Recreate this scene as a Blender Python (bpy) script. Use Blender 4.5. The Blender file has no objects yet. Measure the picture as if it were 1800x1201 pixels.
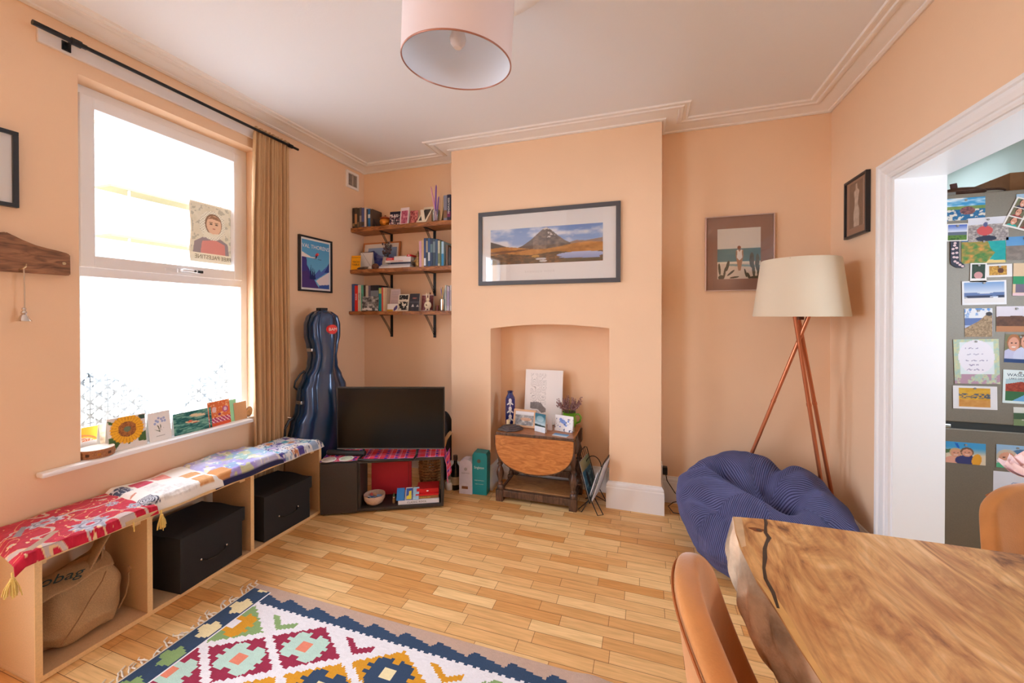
import bpy, bmesh, math, random
import numpy as np
from mathutils import Vector, Matrix, Euler

# ------------------------------------------------------------ camera, world, lights, exposure
SC = bpy.context.scene
C = SC.collection
cam_d = bpy.data.cameras.new('camera')
cam = bpy.data.objects.new('camera', cam_d)
C.objects.link(cam)
SC.camera = cam
cam_d.sensor_width = 36.0
cam_d.lens = 703.35 / 1800 * 36.0
cam_d.shift_y = -(600.5 - 560.86) / 1800
cam_d.clip_start = 0.05
cam.location = (0, 0, 1.32)
cam.rotation_euler = (math.radians(90 - 0.3945), 0, math.radians(18.328))

SC.view_settings.view_transform = 'Standard'
SC.view_settings.look = 'None'
SC.view_settings.gamma = 1.0
SC.view_settings.use_curve_mapping = False
SC.view_settings.exposure = 1.42
SC.cycles.use_denoising = True
SC.cycles.max_bounces = 10
SC.cycles.diffuse_bounces = 7
SC.cycles.transparent_max_bounces = 12
SC.cycles.sample_clamp_indirect = 6.0
SC.cycles.caustics_reflective = False
SC.cycles.caustics_refractive = False

world = bpy.data.worlds.new('sky')
SC.world = world
world.use_nodes = True
_bg = world.node_tree.nodes['Background']
_bg.inputs[0].default_value = (0.82, 0.95, 1.12, 1)
_bg.inputs[1].default_value = 5.0

def portal(name, loc, rot, sx, sy):
    d = bpy.data.lights.new(name, 'AREA')
    d.shape = 'RECTANGLE'; d.size = sx; d.size_y = sy
    d.cycles.is_portal = True
    o = bpy.data.objects.new(name, d); C.objects.link(o)
    o.location = loc; o.rotation_euler = rot
portal('window_portal', (-2.70, 1.55, 1.54), (0, math.radians(-90), 0), 1.8, 0.95)
portal('second_window_portal', (-2.70, -0.60, 1.42), (0, math.radians(-90), 0), 2.1, 1.6)
portal('added_skylight_portal', (1.75, 3.75, 2.66), (0, 0, 0), 0.5, 0.5)  # unseen skylight, added to brighten the kitchen above the fridge
portal('added_window_portal', (2.42, 1.60, 1.45), (0, math.radians(90), 0), 1.0, 1.0)  # unseen window, added to light the kitchen

# ------------------------------------------------------------ helpers
R = math.radians
def lin(c):
    out = []
    for v in c[:3]:
        v = v / 255.0
        out.append(v / 12.92 if v <= 0.04045 else ((v + 0.055) / 1.055) ** 2.4)
    return tuple(out)

_mats = {}
def mat(name, rgb, rough=0.6, metal=0.0, var=None, bump=None, sheen=0.0, coat=0.0, spec=0.5, stretch=None):
    """plain procedural material; var=(scale, amount) mottles the colour, bump=(scale, strength)"""
    if name in _mats: return _mats[name]
    m = bpy.data.materials.new(name); m.use_nodes = True; _mats[name] = m
    nt = m.node_tree; b = nt.nodes['Principled BSDF']
    col = lin(rgb) + (1,)
    b.inputs['Base Color'].default_value = col
    b.inputs['Roughness'].default_value = rough
    b.inputs['Metallic'].default_value = metal
    b.inputs['Specular IOR Level'].default_value = spec
    if sheen:
        b.inputs['Sheen Weight'].default_value = sheen
        b.inputs['Sheen Roughness'].default_value = 0.4
    if coat: b.inputs['Coat Weight'].default_value = coat; b.inputs['Coat Roughness'].default_value = 0.06
    if var or bump:
        tc = nt.nodes.new('ShaderNodeTexCoord'); mp = nt.nodes.new('ShaderNodeMapping')
        nt.links.new(tc.outputs['Object'], mp.inputs[0])
        if stretch: mp.inputs['Scale'].default_value = stretch
    if var:
        n = nt.nodes.new('ShaderNodeTexNoise'); n.inputs['Scale'].default_value = var[0]; n.inputs['Detail'].default_value = 5
        nt.links.new(mp.outputs[0], n.inputs[0])
        r = nt.nodes.new('ShaderNodeValToRGB')
        lo = [v * (1 - var[1]) for v in col[:3]]; hi = [min(1, v * (1 + var[1])) for v in col[:3]]
        r.color_ramp.elements[0].position = .3; r.color_ramp.elements[1].position = .7
        r.color_ramp.elements[0].color = lo + [1]; r.color_ramp.elements[1].color = hi + [1]
        nt.links.new(n.outputs[0], r.inputs[0]); nt.links.new(r.outputs[0], b.inputs['Base Color'])
    if bump:
        n2 = nt.nodes.new('ShaderNodeTexNoise'); n2.inputs['Scale'].default_value = bump[0]; n2.inputs['Detail'].default_value = 4
        nt.links.new(mp.outputs[0], n2.inputs[0])
        bp = nt.nodes.new('ShaderNodeBump'); bp.inputs['Strength'].default_value = bump[1]; bp.inputs['Distance'].default_value = 0.01
        nt.links.new(n2.outputs[0], bp.inputs['Height']); nt.links.new(bp.outputs[0], b.inputs['Normal'])
    return m

def mat_attr(name, rough=0.6, spec=0.3, bump=None, sheen=0.0, weave=None):
    """colour comes from the mesh's own colour attribute"""
    if name in _mats: return _mats[name]
    m = bpy.data.materials.new(name); m.use_nodes = True; _mats[name] = m
    nt = m.node_tree; b = nt.nodes['Principled BSDF']
    a = nt.nodes.new('ShaderNodeAttribute'); a.attribute_name = 'Col'
    nt.links.new(a.outputs['Color'], b.inputs['Base Color'])
    b.inputs['Roughness'].default_value = rough; b.inputs['Specular IOR Level'].default_value = spec
    if sheen: b.inputs['Sheen Weight'].default_value = sheen
    if bump:
        tc = nt.nodes.new('ShaderNodeTexCoord')
        n2 = nt.nodes.new('ShaderNodeTexNoise'); n2.inputs['Scale'].default_value = bump[0]; n2.inputs['Detail'].default_value = 4
        nt.links.new(tc.outputs['Object'], n2.inputs[0])
        bp = nt.nodes.new('ShaderNodeBump'); bp.inputs['Strength'].default_value = bump[1]; bp.inputs['Distance'].default_value = 0.005
        nt.links.new(n2.outputs[0], bp.inputs['Height']); nt.links.new(bp.outputs[0], b.inputs['Normal'])
    return m

def mat_wood(name, c1, c2, scale=6, stretch=(1, 8, 8), rough=0.45, dark=None, bump=0.15, detail=8, distort=1.5):
    if name in _mats: return _mats[name]
    m = bpy.data.materials.new(name); m.use_nodes = True; _mats[name] = m
    nt = m.node_tree; b = nt.nodes['Principled BSDF']; b.inputs['Roughness'].default_value = rough
    tc = nt.nodes.new('ShaderNodeTexCoord'); mp = nt.nodes.new('ShaderNodeMapping'); mp.inputs['Scale'].default_value = stretch
    nt.links.new(tc.outputs['Object'], mp.inputs[0])
    n = nt.nodes.new('ShaderNodeTexNoise'); n.inputs['Scale'].default_value = scale; n.inputs['Detail'].default_value = detail
    n.inputs['Distortion'].default_value = distort
    nt.links.new(mp.outputs[0], n.inputs[0])
    r = nt.nodes.new('ShaderNodeValToRGB'); e = r.color_ramp.elements
    e[0].position = .32; e[0].color = lin(c1) + (1,); e[1].position = .66; e[1].color = lin(c2) + (1,)
    if dark:
        k = e.new(.2); k.color = lin(dark) + (1,)
    nt.links.new(n.outputs[0], r.inputs[0]); nt.links.new(r.outputs[0], b.inputs['Base Color'])
    bp = nt.nodes.new('ShaderNodeBump'); bp.inputs['Strength'].default_value = bump; bp.inputs['Distance'].default_value = 0.004
    nt.links.new(n.outputs[0], bp.inputs['Height']); nt.links.new(bp.outputs[0], b.inputs['Normal'])
    return m

def mat_glass(name, tint=(1, 1, 1), refl=0.08, rough=0.02):
    if name in _mats: return _mats[name]
    m = bpy.data.materials.new(name); m.use_nodes = True; _mats[name] = m
    nt = m.node_tree; nt.nodes.clear()
    o = nt.nodes.new('ShaderNodeOutputMaterial'); mx = nt.nodes.new('ShaderNodeMixShader')
    t = nt.nodes.new('ShaderNodeBsdfTransparent'); t.inputs[0].default_value = tint + (1,)
    g = nt.nodes.new('ShaderNodeBsdfGlossy'); g.inputs['Roughness'].default_value = rough
    lw = nt.nodes.new('ShaderNodeLayerWeight'); lw.inputs[0].default_value = 0.3
    ma = nt.nodes.new('ShaderNodeMath'); ma.operation = 'MULTIPLY_ADD'; ma.inputs[1].default_value = .22; ma.inputs[2].default_value = refl
    nt.links.new(lw.outputs['Fresnel'], ma.inputs[0]); nt.links.new(ma.outputs[0], mx.inputs[0])
    nt.links.new(t.outputs[0], mx.inputs[1]); nt.links.new(g.outputs[0], mx.inputs[2]); nt.links.new(mx.outputs[0], o.inputs[0])
    return m

class MB:
    def __init__(s): s.bm = bmesh.new()
    def box(s, x0, x1, y0, y1, z0, z1, bev=0.0, mtx=None):
        vs = [s.bm.verts.new(p) for p in ((x0,y0,z0),(x1,y0,z0),(x1,y1,z0),(x0,y1,z0),(x0,y0,z1),(x1,y0,z1),(x1,y1,z1),(x0,y1,z1))]
        fs = [s.bm.faces.new([vs[i] for i in f]) for f in ((3,2,1,0),(4,5,6,7),(0,1,5,4),(1,2,6,5),(2,3,7,6),(3,0,4,7))]
        if bev > 0:
            es = list({e for f in fs for e in f.edges})
            r = bmesh.ops.bevel(s.bm, geom=es, offset=bev, segments=2, affect='EDGES', profile=.6)
            vs = list({v for f in r['faces'] for v in f.verts} | {v for v in vs if v.is_valid})
        if mtx is not None: bmesh.ops.transform(s.bm, matrix=mtx, verts=[v for v in vs if v.is_valid])
        return s
    def cyl(s, p0, p1, r0, r1=None, seg=16, cap=True):
        if r1 is None: r1 = r0
        p0, p1 = Vector(p0), Vector(p1); d = (p1 - p0).normalized()
        a = d.orthogonal().normalized(); b = d.cross(a)
        A, B = [], []
        for i in range(seg):
            t = 2 * math.pi * i / seg; o = a * math.cos(t) + b * math.sin(t)
            A.append(s.bm.verts.new(p0 + o * r0)); B.append(s.bm.verts.new(p1 + o * r1))
        for i in range(seg):
            j = (i + 1) % seg; s.bm.faces.new((A[i], A[j], B[j], B[i]))
        if cap: s.bm.faces.new(A[::-1]); s.bm.faces.new(B)
        return s
    def tube(s, pts, r, seg=8, closed=False, flat=1.0):
        pts = [Vector(p) for p in pts]; n = len(pts); rings = []
        rr = r if isinstance(r, (list, tuple)) else [r] * n
        up = None
        for i, p in enumerate(pts):
            if closed: d = pts[(i + 1) % n] - pts[i - 1]
            else: d = pts[min(i + 1, n - 1)] - pts[max(i - 1, 0)]
            d.normalize()
            if up is None: up = d.orthogonal().normalized()
            up = (up - d * up.dot(d))
            up = up.normalized() if up.length > 1e-6 else d.orthogonal().normalized()
            b = d.cross(up)
            rings.append([s.bm.verts.new(p + up * (math.cos(2*math.pi*k/seg) * rr[i]) + b * (math.sin(2*math.pi*k/seg) * rr[i] * flat)) for k in range(seg)])
        m = n if closed else n - 1
        for i in range(m):
            a, b2 = rings[i], rings[(i + 1) % n]
            for k in range(seg):
                j = (k + 1) % seg; s.bm.faces.new((a[k], a[j], b2[j], b2[k]))
        if not closed: s.bm.faces.new(rings[0][::-1]); s.bm.faces.new(rings[-1])
        return s
    def lathe(s, prof, c=(0, 0, 0), seg=32, axis='Z', sx=1, sy=1):
        c = Vector(c); rings = []
        for r, z in prof:
            if r < 1e-6: rings.append([s.bm.verts.new(c + s._ax(0, 0, z, axis))])
            else: rings.append([s.bm.verts.new(c + s._ax(r * sx * math.cos(2*math.pi*k/seg), r * sy * math.sin(2*math.pi*k/seg), z, axis)) for k in range(seg)])
        for a, b in zip(rings, rings[1:]):
            for k in range(seg):
                j = (k + 1) % seg
                if len(a) == 1 and len(b) == 1: continue
                if len(a) == 1: s.bm.faces.new((a[0], b[j], b[k]))
                elif len(b) == 1: s.bm.faces.new((a[k], a[j], b[0]))
                else: s.bm.faces.new((a[k], a[j], b[j], b[k]))
        return s
    @staticmethod
    def _ax(x, y, z, axis):
        return Vector((x, y, z)) if axis == 'Z' else (Vector((z, x, y)) if axis == 'X' else Vector((x, z, y)))
    def prism(s, poly, d0, d1, plane='XY', mtx=None):
        """poly in the named plane, extruded along the third axis from d0 to d1"""
        def P(a, b, d):
            return (a, b, d) if plane == 'XY' else ((a, d, b) if plane == 'XZ' else (d, a, b))
        A = [s.bm.verts.new(P(a, b, d0)) for a, b in poly]; B = [s.bm.verts.new(P(a, b, d1)) for a, b in poly]
        fs = [s.bm.faces.new(A), s.bm.faces.new(B[::-1])]
        for i in range(len(poly)):
            j = (i + 1) % len(poly); s.bm.faces.new((A[j], A[i], B[i], B[j]))
        if mtx is not None: bmesh.ops.transform(s.bm, matrix=mtx, verts=A + B)
        return s
    def sphere(s, c, r, sx=1, sy=1, sz=1, u=20, v=12):
        m = Matrix.Translation(c) @ Matrix.Diagonal((sx * r, sy * r, sz * r, 1))
        bmesh.ops.create_uvsphere(s.bm, u_segments=u, v_segments=v, radius=1, matrix=m); return s
    def surf(s, fn, nu, nv, cu=False, cv=False):
        g = [[s.bm.verts.new(fn(i / (nu if cu else nu - 1), j / (nv if cv else nv - 1))) for j in range(nv)] for i in range(nu)]
        for i in range(nu if cu else nu - 1):
            for j in range(nv if cv else nv - 1):
                s.bm.faces.new((g[i][j], g[(i+1) % nu][j], g[(i+1) % nu][(j+1) % nv], g[i][(j+1) % nv]))
        return s
    def build(s, name, m, parent=None, smooth=False, loc=(0,0,0), rot=(0,0,0)):
        bmesh.ops.recalc_face_normals(s.bm, faces=s.bm.faces)
        me = bpy.data.meshes.new(name); s.bm.to_mesh(me); s.bm.free()
        if smooth:
            me.polygons.foreach_set('use_smooth', [True] * len(me.polygons))
            if smooth != 'all':
                try: me.set_sharp_from_angle(angle=R(38))
                except Exception: pass
        me.materials.append(m)
        o = bpy.data.objects.new(name, me); C.objects.link(o)
        o.location = loc; o.rotation_euler = rot
        if parent: o.parent = parent
        return o

def thing(name, label, cat, loc=(0, 0, 0), rz=0.0, group=None, rot=None):
    o = bpy.data.objects.new(name, None); C.objects.link(o); o.empty_display_size = .05
    o.location = loc; o.rotation_euler = rot if rot else (0, 0, rz)
    return tag(o, label, cat, group)
def tag(o, label, cat, group=None, kind=None):
    o['label'] = label; o['category'] = cat
    if group: o['group'] = group
    if kind: o['kind'] = kind
    return o
def structure(o, label=None):
    o['kind'] = 'structure'
    if label: o['label'] = label
    return o

# ------------------------------------------------------------ painted panels: colour computed by a function on a grid
def _hash(ix, iy, seed):
    h = (ix.astype(np.int64) * 374761393 + iy.astype(np.int64) * 668265263 + seed * 974711) & 0xffffffff
    h = ((h ^ (h >> 13)) * 1274126177) & 0xffffffff
    return ((h ^ (h >> 16)) & 0xffff) / 65535.0
def vn(U, V, su, sv=None, seed=0, oct=3):
    sv = su if sv is None else sv; tot = 0; amp = 1; s = 0
    for k in range(oct):
        x = U * su * 2 ** k; y = V * sv * 2 ** k
        x0 = np.floor(x); y0 = np.floor(y); fx = x - x0; fy = y - y0
        fx = fx * fx * (3 - 2 * fx); fy = fy * fy * (3 - 2 * fy)
        a = _hash(x0, y0, seed + k); b = _hash(x0 + 1, y0, seed + k); c = _hash(x0, y0 + 1, seed + k); d = _hash(x0 + 1, y0 + 1, seed + k)
        tot = tot + amp * ((a * (1 - fx) + b * fx) * (1 - fy) + (c * (1 - fx) + d * fx) * fy); s += amp; amp *= .55
    return tot / s
def inpoly(U, V, pts):
    m = np.zeros(U.shape, bool); n = len(pts)
    for i in range(n):
        x0, y0 = pts[i]; x1, y1 = pts[(i + 1) % n]
        if y0 == y1: continue
        c = ((y0 > V) != (y1 > V)) & (U < (x1 - x0) * (V - y0) / (y1 - y0) + x0)
        m ^= c
    return m
def ell(U, V, cx, cy, rx, ry, a=0):
    dx, dy = U - cx, V - cy; c, s = math.cos(a), math.sin(a)
    return ((dx * c + dy * s) / rx) ** 2 + ((-dx * s + dy * c) / ry) ** 2 < 1
def canvas(U, c): 
    I = np.zeros(U.shape + (3,)); I[:] = c; return I
def put(I, m, c, a=1.0):
    c = np.asarray(c, float)
    I[m] = I[m] * (1 - a) + (c if c.ndim == 1 else c[m]) * a
def mixc(a, b, t): 
    t = np.clip(t, 0, 1)[..., None]; return np.asarray(a, float) * (1 - t) + np.asarray(b, float) * t
def lin_np(I):
    v = np.clip(I, 0, 255) / 255.0
    return np.where(v <= 0.04045, v / 12.92, ((v + 0.055) / 1.055) ** 2.4)

def _color_mesh(name, verts, faces, cols):
    me = bpy.data.meshes.new(name)
    me.from_pydata(verts, [], faces); me.update()
    at = me.color_attributes.new('Col', 'FLOAT_COLOR', 'POINT')
    buf = np.ones((len(verts), 4), np.float32); buf[:, :3] = cols
    at.data.foreach_set('color', buf.ravel())
    return me

MP = None
def paint(name, parent, w, h, f, nx=40, ny=None, loc=(0, 0, 0), rot=(0, 0, 0), th=0.0015, back=(235, 232, 225), m=None, org=(0.5, 0)):
    """flat panel, front faces -Y, base line at z=0 and centred on x (org); colour f(U,V) with U right, V up"""
    ny = ny or max(2, int(nx * h / w))
    u = np.linspace(0, 1, nx + 1); v = np.linspace(0, 1, ny + 1)
    U, V = np.meshgrid(u, v)
    cols = lin_np(np.asarray(f(U, V), float)).reshape(-1, 3)
    X = (U - org[0]) * w; Z = (V - org[1]) * h
    verts = np.stack([X, np.full_like(X, -th / 2), Z], -1).reshape(-1, 3).tolist()
    k = len(verts)
    W = nx + 1
    i, j = np.meshgrid(np.arange(nx), np.arange(ny))
    a = (j * W + i).ravel()
    faces = np.stack([a, a + 1, a + W + 1, a + W], -1).tolist()
    x0, x1, z0, z1 = -org[0] * w, (1 - org[0]) * w, -org[1] * h, (1 - org[1]) * h
    verts += [(x0, -th/2, z0), (x1, -th/2, z0), (x1, -th/2, z1), (x0, -th/2, z1), (x0, th/2, z0), (x1, th/2, z0), (x1, th/2, z1), (x0, th/2, z1)]
    faces += [(k+5, k+4, k+7, k+6), (k, k+4, k+5, k+1), (k+1, k+5, k+6, k+2), (k+2, k+6, k+7, k+3), (k+3, k+7, k+4, k)]
    cols = np.vstack([cols, np.tile(lin(back), (8, 1))])
    me = _color_mesh(name, verts, faces, cols)
    me.materials.append(m or mat_attr('printed_paper', .55))
    o = bpy.data.objects.new(name, me); C.objects.link(o)
    o.location = loc; o.rotation_euler = rot
    if parent: o.parent = parent
    return o
def paintsurf(name, parent, pos, col, nu, nv, m, smooth=True, solid=0.0):
    u = np.linspace(0, 1, nu); v = np.linspace(0, 1, nv); U, V = np.meshgrid(u, v)
    P = np.stack(pos(U, V), -1).reshape(-1, 3); cols = lin_np(np.asarray(col(U, V), float)).reshape(-1, 3)
    i, j = np.meshgrid(np.arange(nu - 1), np.arange(nv - 1)); a = (j * nu + i).ravel()
    me = _color_mesh(name, P.tolist(), np.stack([a, a + 1, a + nu + 1, a + nu], -1).tolist(), cols)
    me.materials.append(m)
    if smooth: me.polygons.foreach_set('use_smooth', [True] * len(me.polygons))
    o = bpy.data.objects.new(name, me); C.objects.link(o)
    if parent: o.parent = parent
    if solid:
        md = o.modifiers.new('thickness', 'SOLIDIFY'); md.thickness = solid; md.offset = -1
    return o

def lettering(s, parent, size, loc, rot, m, name='lettering', mirror=False, spacing=1.0, align='CENTER', sx=1.0, depth=0.0003, shear=0.0):
    cu = bpy.data.curves.new('txt', 'FONT'); cu.body = s; cu.size = size; cu.align_x = align; cu.align_y = 'CENTER'
    cu.space_character = spacing; cu.extrude = depth; cu.resolution_u = 3; cu.shear = shear
    t = bpy.data.objects.new('txt', cu); C.objects.link(t)
    dg = bpy.context.evaluated_depsgraph_get(); dg.update()
    me = bpy.data.meshes.new_from_object(t.evaluated_get(dg)); me.name = name
    bpy.data.objects.remove(t, do_unlink=True); bpy.data.curves.remove(cu)
    me.transform(Matrix.Diagonal(((-sx if mirror else sx), 1, 1, 1)))
    me.materials.clear(); me.materials.append(m)
    o = bpy.data.objects.new(name, me); C.objects.link(o)
    o.location = loc; o.rotation_euler = rot
    if parent: o.parent = parent
    return o
FRONT = (R(90), 0, 0)      # text standing up and facing -Y

def frame4(b, w, h, t, d0, d1, z0=0.0, bev=0.0015):
    """picture frame bars in the XZ plane, centred on x, base at z0"""
    b.box(-w/2, w/2, d0, d1, z0, z0 + t, bev); b.box(-w/2, w/2, d0, d1, z0 + h - t, z0 + h, bev)
    b.box(-w/2, -w/2 + t, d0, d1, z0 + t, z0 + h - t, bev); b.box(w/2 - t, w/2, d0, d1, z0 + t, z0 + h - t, bev)
# ------------------------------------------------------------ the room shell
XL, XR, YC, YA, YR, ZC, ZH = -2.431, 1.120, 2.834, 3.048, -1.6, 2.640, 2.610
peach = mat('peach_wall_paint', (241, 206, 171), .75, var=(3, .015), bump=(180, .04))
ceil_m = mat('white_ceiling_paint', (236, 235, 236), .85, bump=(90, .05))
gloss_white = mat('white_gloss_paint', (240, 240, 240), .28, bump=(14, .03))
plaster = mat('white_plaster', (240, 234, 228), .7)
upvc = mat('white_upvc', (236, 236, 238), .3)

def mat_parquet():
    m = bpy.data.materials.new('oak_parquet'); m.use_nodes = True
    nt = m.node_tree; N = nt.nodes.new; L = nt.links.new; b = nt.nodes['Principled BSDF']
    tc = N('ShaderNodeTexCoord')
    br = N('ShaderNodeTexBrick'); br.offset = .37; br.offset_frequency = 2; br.squash = 1; 
    br.inputs['Scale'].default_value = 1; br.inputs['Brick Width'].default_value = .305; br.inputs['Row Height'].default_value = .0620
    br.inputs['Mortar Size'].default_value = .0012; br.inputs['Mortar Smooth'].default_value = .4; br.inputs['Bias'].default_value = 0
    br.inputs['Color1'].default_value = lin((220, 156, 88)) + (1,); br.inputs['Color2'].default_value = lin((250, 212, 152)) + (1,)
    br.inputs['Mortar'].default_value = lin((128, 78, 38)) + (1,)
    # wander the block ends a little from row to row
    sx = N('ShaderNodeSeparateXYZ'); L(tc.outputs['Object'], sx.inputs[0])
    fl = N('ShaderNodeMath'); fl.operation = 'DIVIDE'; fl.inputs[1].default_value = .0620; L(sx.outputs['Y'], fl.inputs[0])
    f2 = N('ShaderNodeMath'); f2.operation = 'FLOOR'; L(fl.outputs[0], f2.inputs[0])
    wn = N('ShaderNodeTexWhiteNoise'); wn.noise_dimensions = '1D'; L(f2.outputs[0], wn.inputs['W'])
    ad = N('ShaderNodeMath'); ad.operation = 'MULTIPLY_ADD'; ad.inputs[1].default_value = .16; L(wn.outputs['Value'], ad.inputs[0]); L(sx.outputs['X'], ad.inputs[2])
    cb = N('ShaderNodeCombineXYZ'); L(ad.outputs[0], cb.inputs['X']); L(sx.outputs['Y'], cb.inputs['Y'])
    L(cb.outputs[0], br.inputs['Vector'])
    # grain along the blocks
    mp = N('ShaderNodeMapping'); mp.inputs['Scale'].default_value = (4, 60, 1); L(cb.outputs[0], mp.inputs[0])
    gn = N('ShaderNodeTexNoise'); gn.inputs['Scale'].default_value = 1.5; gn.inputs['Detail'].default_value = 6; gn.inputs['Distortion'].default_value = .6; L(mp.outputs[0], gn.inputs[0])
    gr = N('ShaderNodeValToRGB'); gr.color_ramp.elements[0].position = .3; gr.color_ramp.elements[0].color = (.74, .70, .62, 1); gr.color_ramp.elements[1].position = .62; gr.color_ramp.elements[1].color = (1, 1, 1, 1)
    L(gn.outputs[0], gr.inputs[0])
    mx = N('ShaderNodeMixRGB'); mx.blend_type = 'MULTIPLY'; mx.inputs[0].default_value = .8; L(br.outputs['Color'], mx.inputs[1]); L(gr.outputs[0], mx.inputs[2])
    # old dark stains
    sn = N('ShaderNodeTexNoise'); sn.inputs['Scale'].default_value = 2.6; sn.inputs['Detail'].default_value = 9; sn.inputs['Roughness'].default_value = .7; L(tc.outputs['Object'], sn.inputs[0])
    sr = N('ShaderNodeValToRGB'); sr.color_ramp.elements[0].position = .60; sr.color_ramp.elements[0].color = (1, 1, 1, 1); sr.color_ramp.elements[1].position = .78; sr.color_ramp.elements[1].color = (.55, .42, .30, 1)
    L(sn.outputs[0], sr.inputs[0])
    m2 = N('ShaderNodeMixRGB'); m2.blend_type = 'MULTIPLY'; m2.inputs[0].default_value = .75; L(mx.outputs[0], m2.inputs[1]); L(sr.outputs[0], m2.inputs[2])
    L(m2.outputs[0], b.inputs['Base Color'])
    b.inputs['Roughness'].default_value = .42; b.inputs['Specular IOR Level'].default_value = .35
    bp = N('ShaderNodeBump'); bp.inputs['Strength'].default_value = .25; bp.inputs['Distance'].default_value = .002; bp.invert = True
    L(br.outputs['Fac'], bp.inputs['Height']); L(bp.outputs[0], b.inputs['Normal'])
    return m

o = MB().box(XL - .3, 2.5, YR - .3, 4.6, -.1, 0).build('floor', mat_parquet()); structure(o, 'worn golden oak block parquet floor')
o = MB().box(XL - .3, XR + .19, YR - .3, 3.35, ZC, ZC + .12).build('ceiling', ceil_m); structure(o, 'plain white ceiling')

# left wall with the window opening (y 1.105..1.99, z .655..2.415)
WY0, WY1, WZ0, WZ1 = 1.105, 1.990, .640, 2.415
b = MB()
b.box(XL - .27, XL, YR - .3, -1.35, 0, ZC); b.box(XL - .27, XL, .15, WY0, 0, ZC); b.box(XL - .27, XL, -1.35, .15, 0, .42); b.box(XL - .27, XL, -1.35, .15, 2.40, ZC); b.box(XL - .27, XL, WY1, 3.35, 0, ZC)
b.box(XL - .27, XL, WY0, WY1, 0, WZ0); b.box(XL - .27, XL, WY0, WY1, WZ1, ZC)
structure(b.build('wall_left', peach), 'peach painted window wall')
# back wall: two alcoves and the chimney breast with its arched niche
b = MB()
b.box(XL, -1.44, YA, YA + .3, 0, ZC); b.box(.107, XR + .19, YA, YA + .3, 0, ZC); b.box(-1.44, .107, 3.07, YA + .3, 0, ZC)
arch = [(-1.110 + .88 * t, 1.226 + .010 * t + .030 * math.sin(math.pi * t) ** .9) for t in [i / 16 for i in range(17)]]
b.prism([(-1.44, 0), (-1.11, 0)] + arch + [(-.23, 0), (.107, 0), (.107, ZC), (-1.44, ZC)], YC, 3.07, 'XZ')
structure(b.build('wall_back', peach), 'peach chimney breast wall with an arched niche')
# right wall with the wide opening to the kitchen
OY0, OY1, OZ = .75, 2.383, 1.984
b = MB()
b.box(XR, XR + .19, OY1, YA, 0, ZC); b.box(XR, XR + .19, YR, OY0, 0, ZC); b.box(XR, XR + .19, OY0, OY1, OZ, ZC)
structure(b.build('wall_right', peach), 'peach wall with a wide white framed opening')
b = MB(); b.box(XL, XR + .19, YR - .2, YR, 0, ZC)
structure(b.build('wall_rear', peach))

# opening lining and moulded casing
b = MB()
b.box(XR - .002, XR + .192, OY1 - .018, OY1 + .001, 0, OZ); b.box(XR - .002, XR + .192, OY0, OY0 + .018, 0, OZ)
b.box(XR - .0015, XR + .1915, OY0 + .018, OY1 - .018, OZ - .018, OZ + .001)
structure(b.build('door_1', gloss_white), 'white painted lining of the wide kitchen opening')
def offset_path(path, d):
    n = len(path); out = []
    for i in range(n):
        p = Vector(path[i]); dirs = []
        if i > 0: dirs.append((p - Vector(path[i-1])).normalized())
        if i < n - 1: dirs.append((Vector(path[i+1]) - p).normalized())
        nr = [Vector((v.y, -v.x)) for v in dirs]
        if len(nr) == 1: q = p + nr[0] * d
        else:
            m = (nr[0] + nr[1]); m /= (1 + nr[0].dot(nr[1])); q = p + m * d
        out.append((q.x, q.y))
    return out
def sweep(b, path, prof):
    """profile points (d, z) carried along the wall line, room side on the right hand"""
    rows = []
    for d, z in prof:
        rows.append([b.bm.verts.new((x, y, z)) for x, y in offset_path(path, d)])
    n = len(prof)
    for k in range(n):
        a, c = rows[k], rows[(k + 1) % n]
        for i in range(len(path) - 1): b.bm.faces.new((a[i], a[i+1], c[i+1], c[i]))
    b.bm.faces.new([r[0] for r in rows]); b.bm.faces.new([r[-1] for r in rows][::-1])
# casing: profile swept round the opening in the YZ plane
cas = MB(); prof = [(0, 0), (0, .012), (.010, .016), (.020, .014), (.024, .020), (.045, .024), (.062, .022), (.066, .030), (.078, .032), (.082, .026), (.082, 0)]
rows = []
for d, t in prof:     # d measured outward from the opening edge, t proud of the wall
    rows.append([cas.bm.verts.new((XR - t, y, z)) for y, z in ((OY1 - .004 + d, 0), (OY1 - .004 + d, OZ - .004 + d), (OY0 + .004 - d, OZ - .004 + d), (OY0 + .004 - d, 0))])
for k in range(len(prof)):
    a, c = rows[k], rows[(k + 1) % len(prof)]
    for i in range(3): cas.bm.faces.new((a[i], a[i+1], c[i+1], c[i]))
structure(cas.build('trim_1', gloss_white), 'white moulded casing round the kitchen opening')

WALL = [(XL, YR), (XL, YA), (-1.44, YA), (-1.44, YC), (.107, YC), (.107, YA), (XR, YA), (XR, YR)]
b = MB()
cp = [(0, ZC), (0, ZH), (.012, ZH - .004), (.024, ZH + .001), (.026, ZH + .008), (.040, ZH + .010), (.060, ZH + .014), (.080, ZH + .019), (.096, ZH + .025),
      (.100, ZH + .018), (.112, ZH + .014), (.124, ZH + .017), (.128, ZH + .024), (.146, ZH + .025), (.150, ZH + .020), (.160, ZH + .021), (.165, ZC)]
sweep(b, WALL, cp)
structure(b.build('trim_2', plaster, smooth=True), 'white plaster cornice running round the room')
SK = [(0, 0), (.020, 0), (.020, .142), (.017, .150), (.019, .156), (.017, .166), (.010, .174), (.007, .183), (0, .184)]
b = MB(); sweep(b, [(XL, YR), (XL, YA), (-2.35, YA)], SK)
structure(b.build('baseboard_left', gloss_white))
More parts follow.
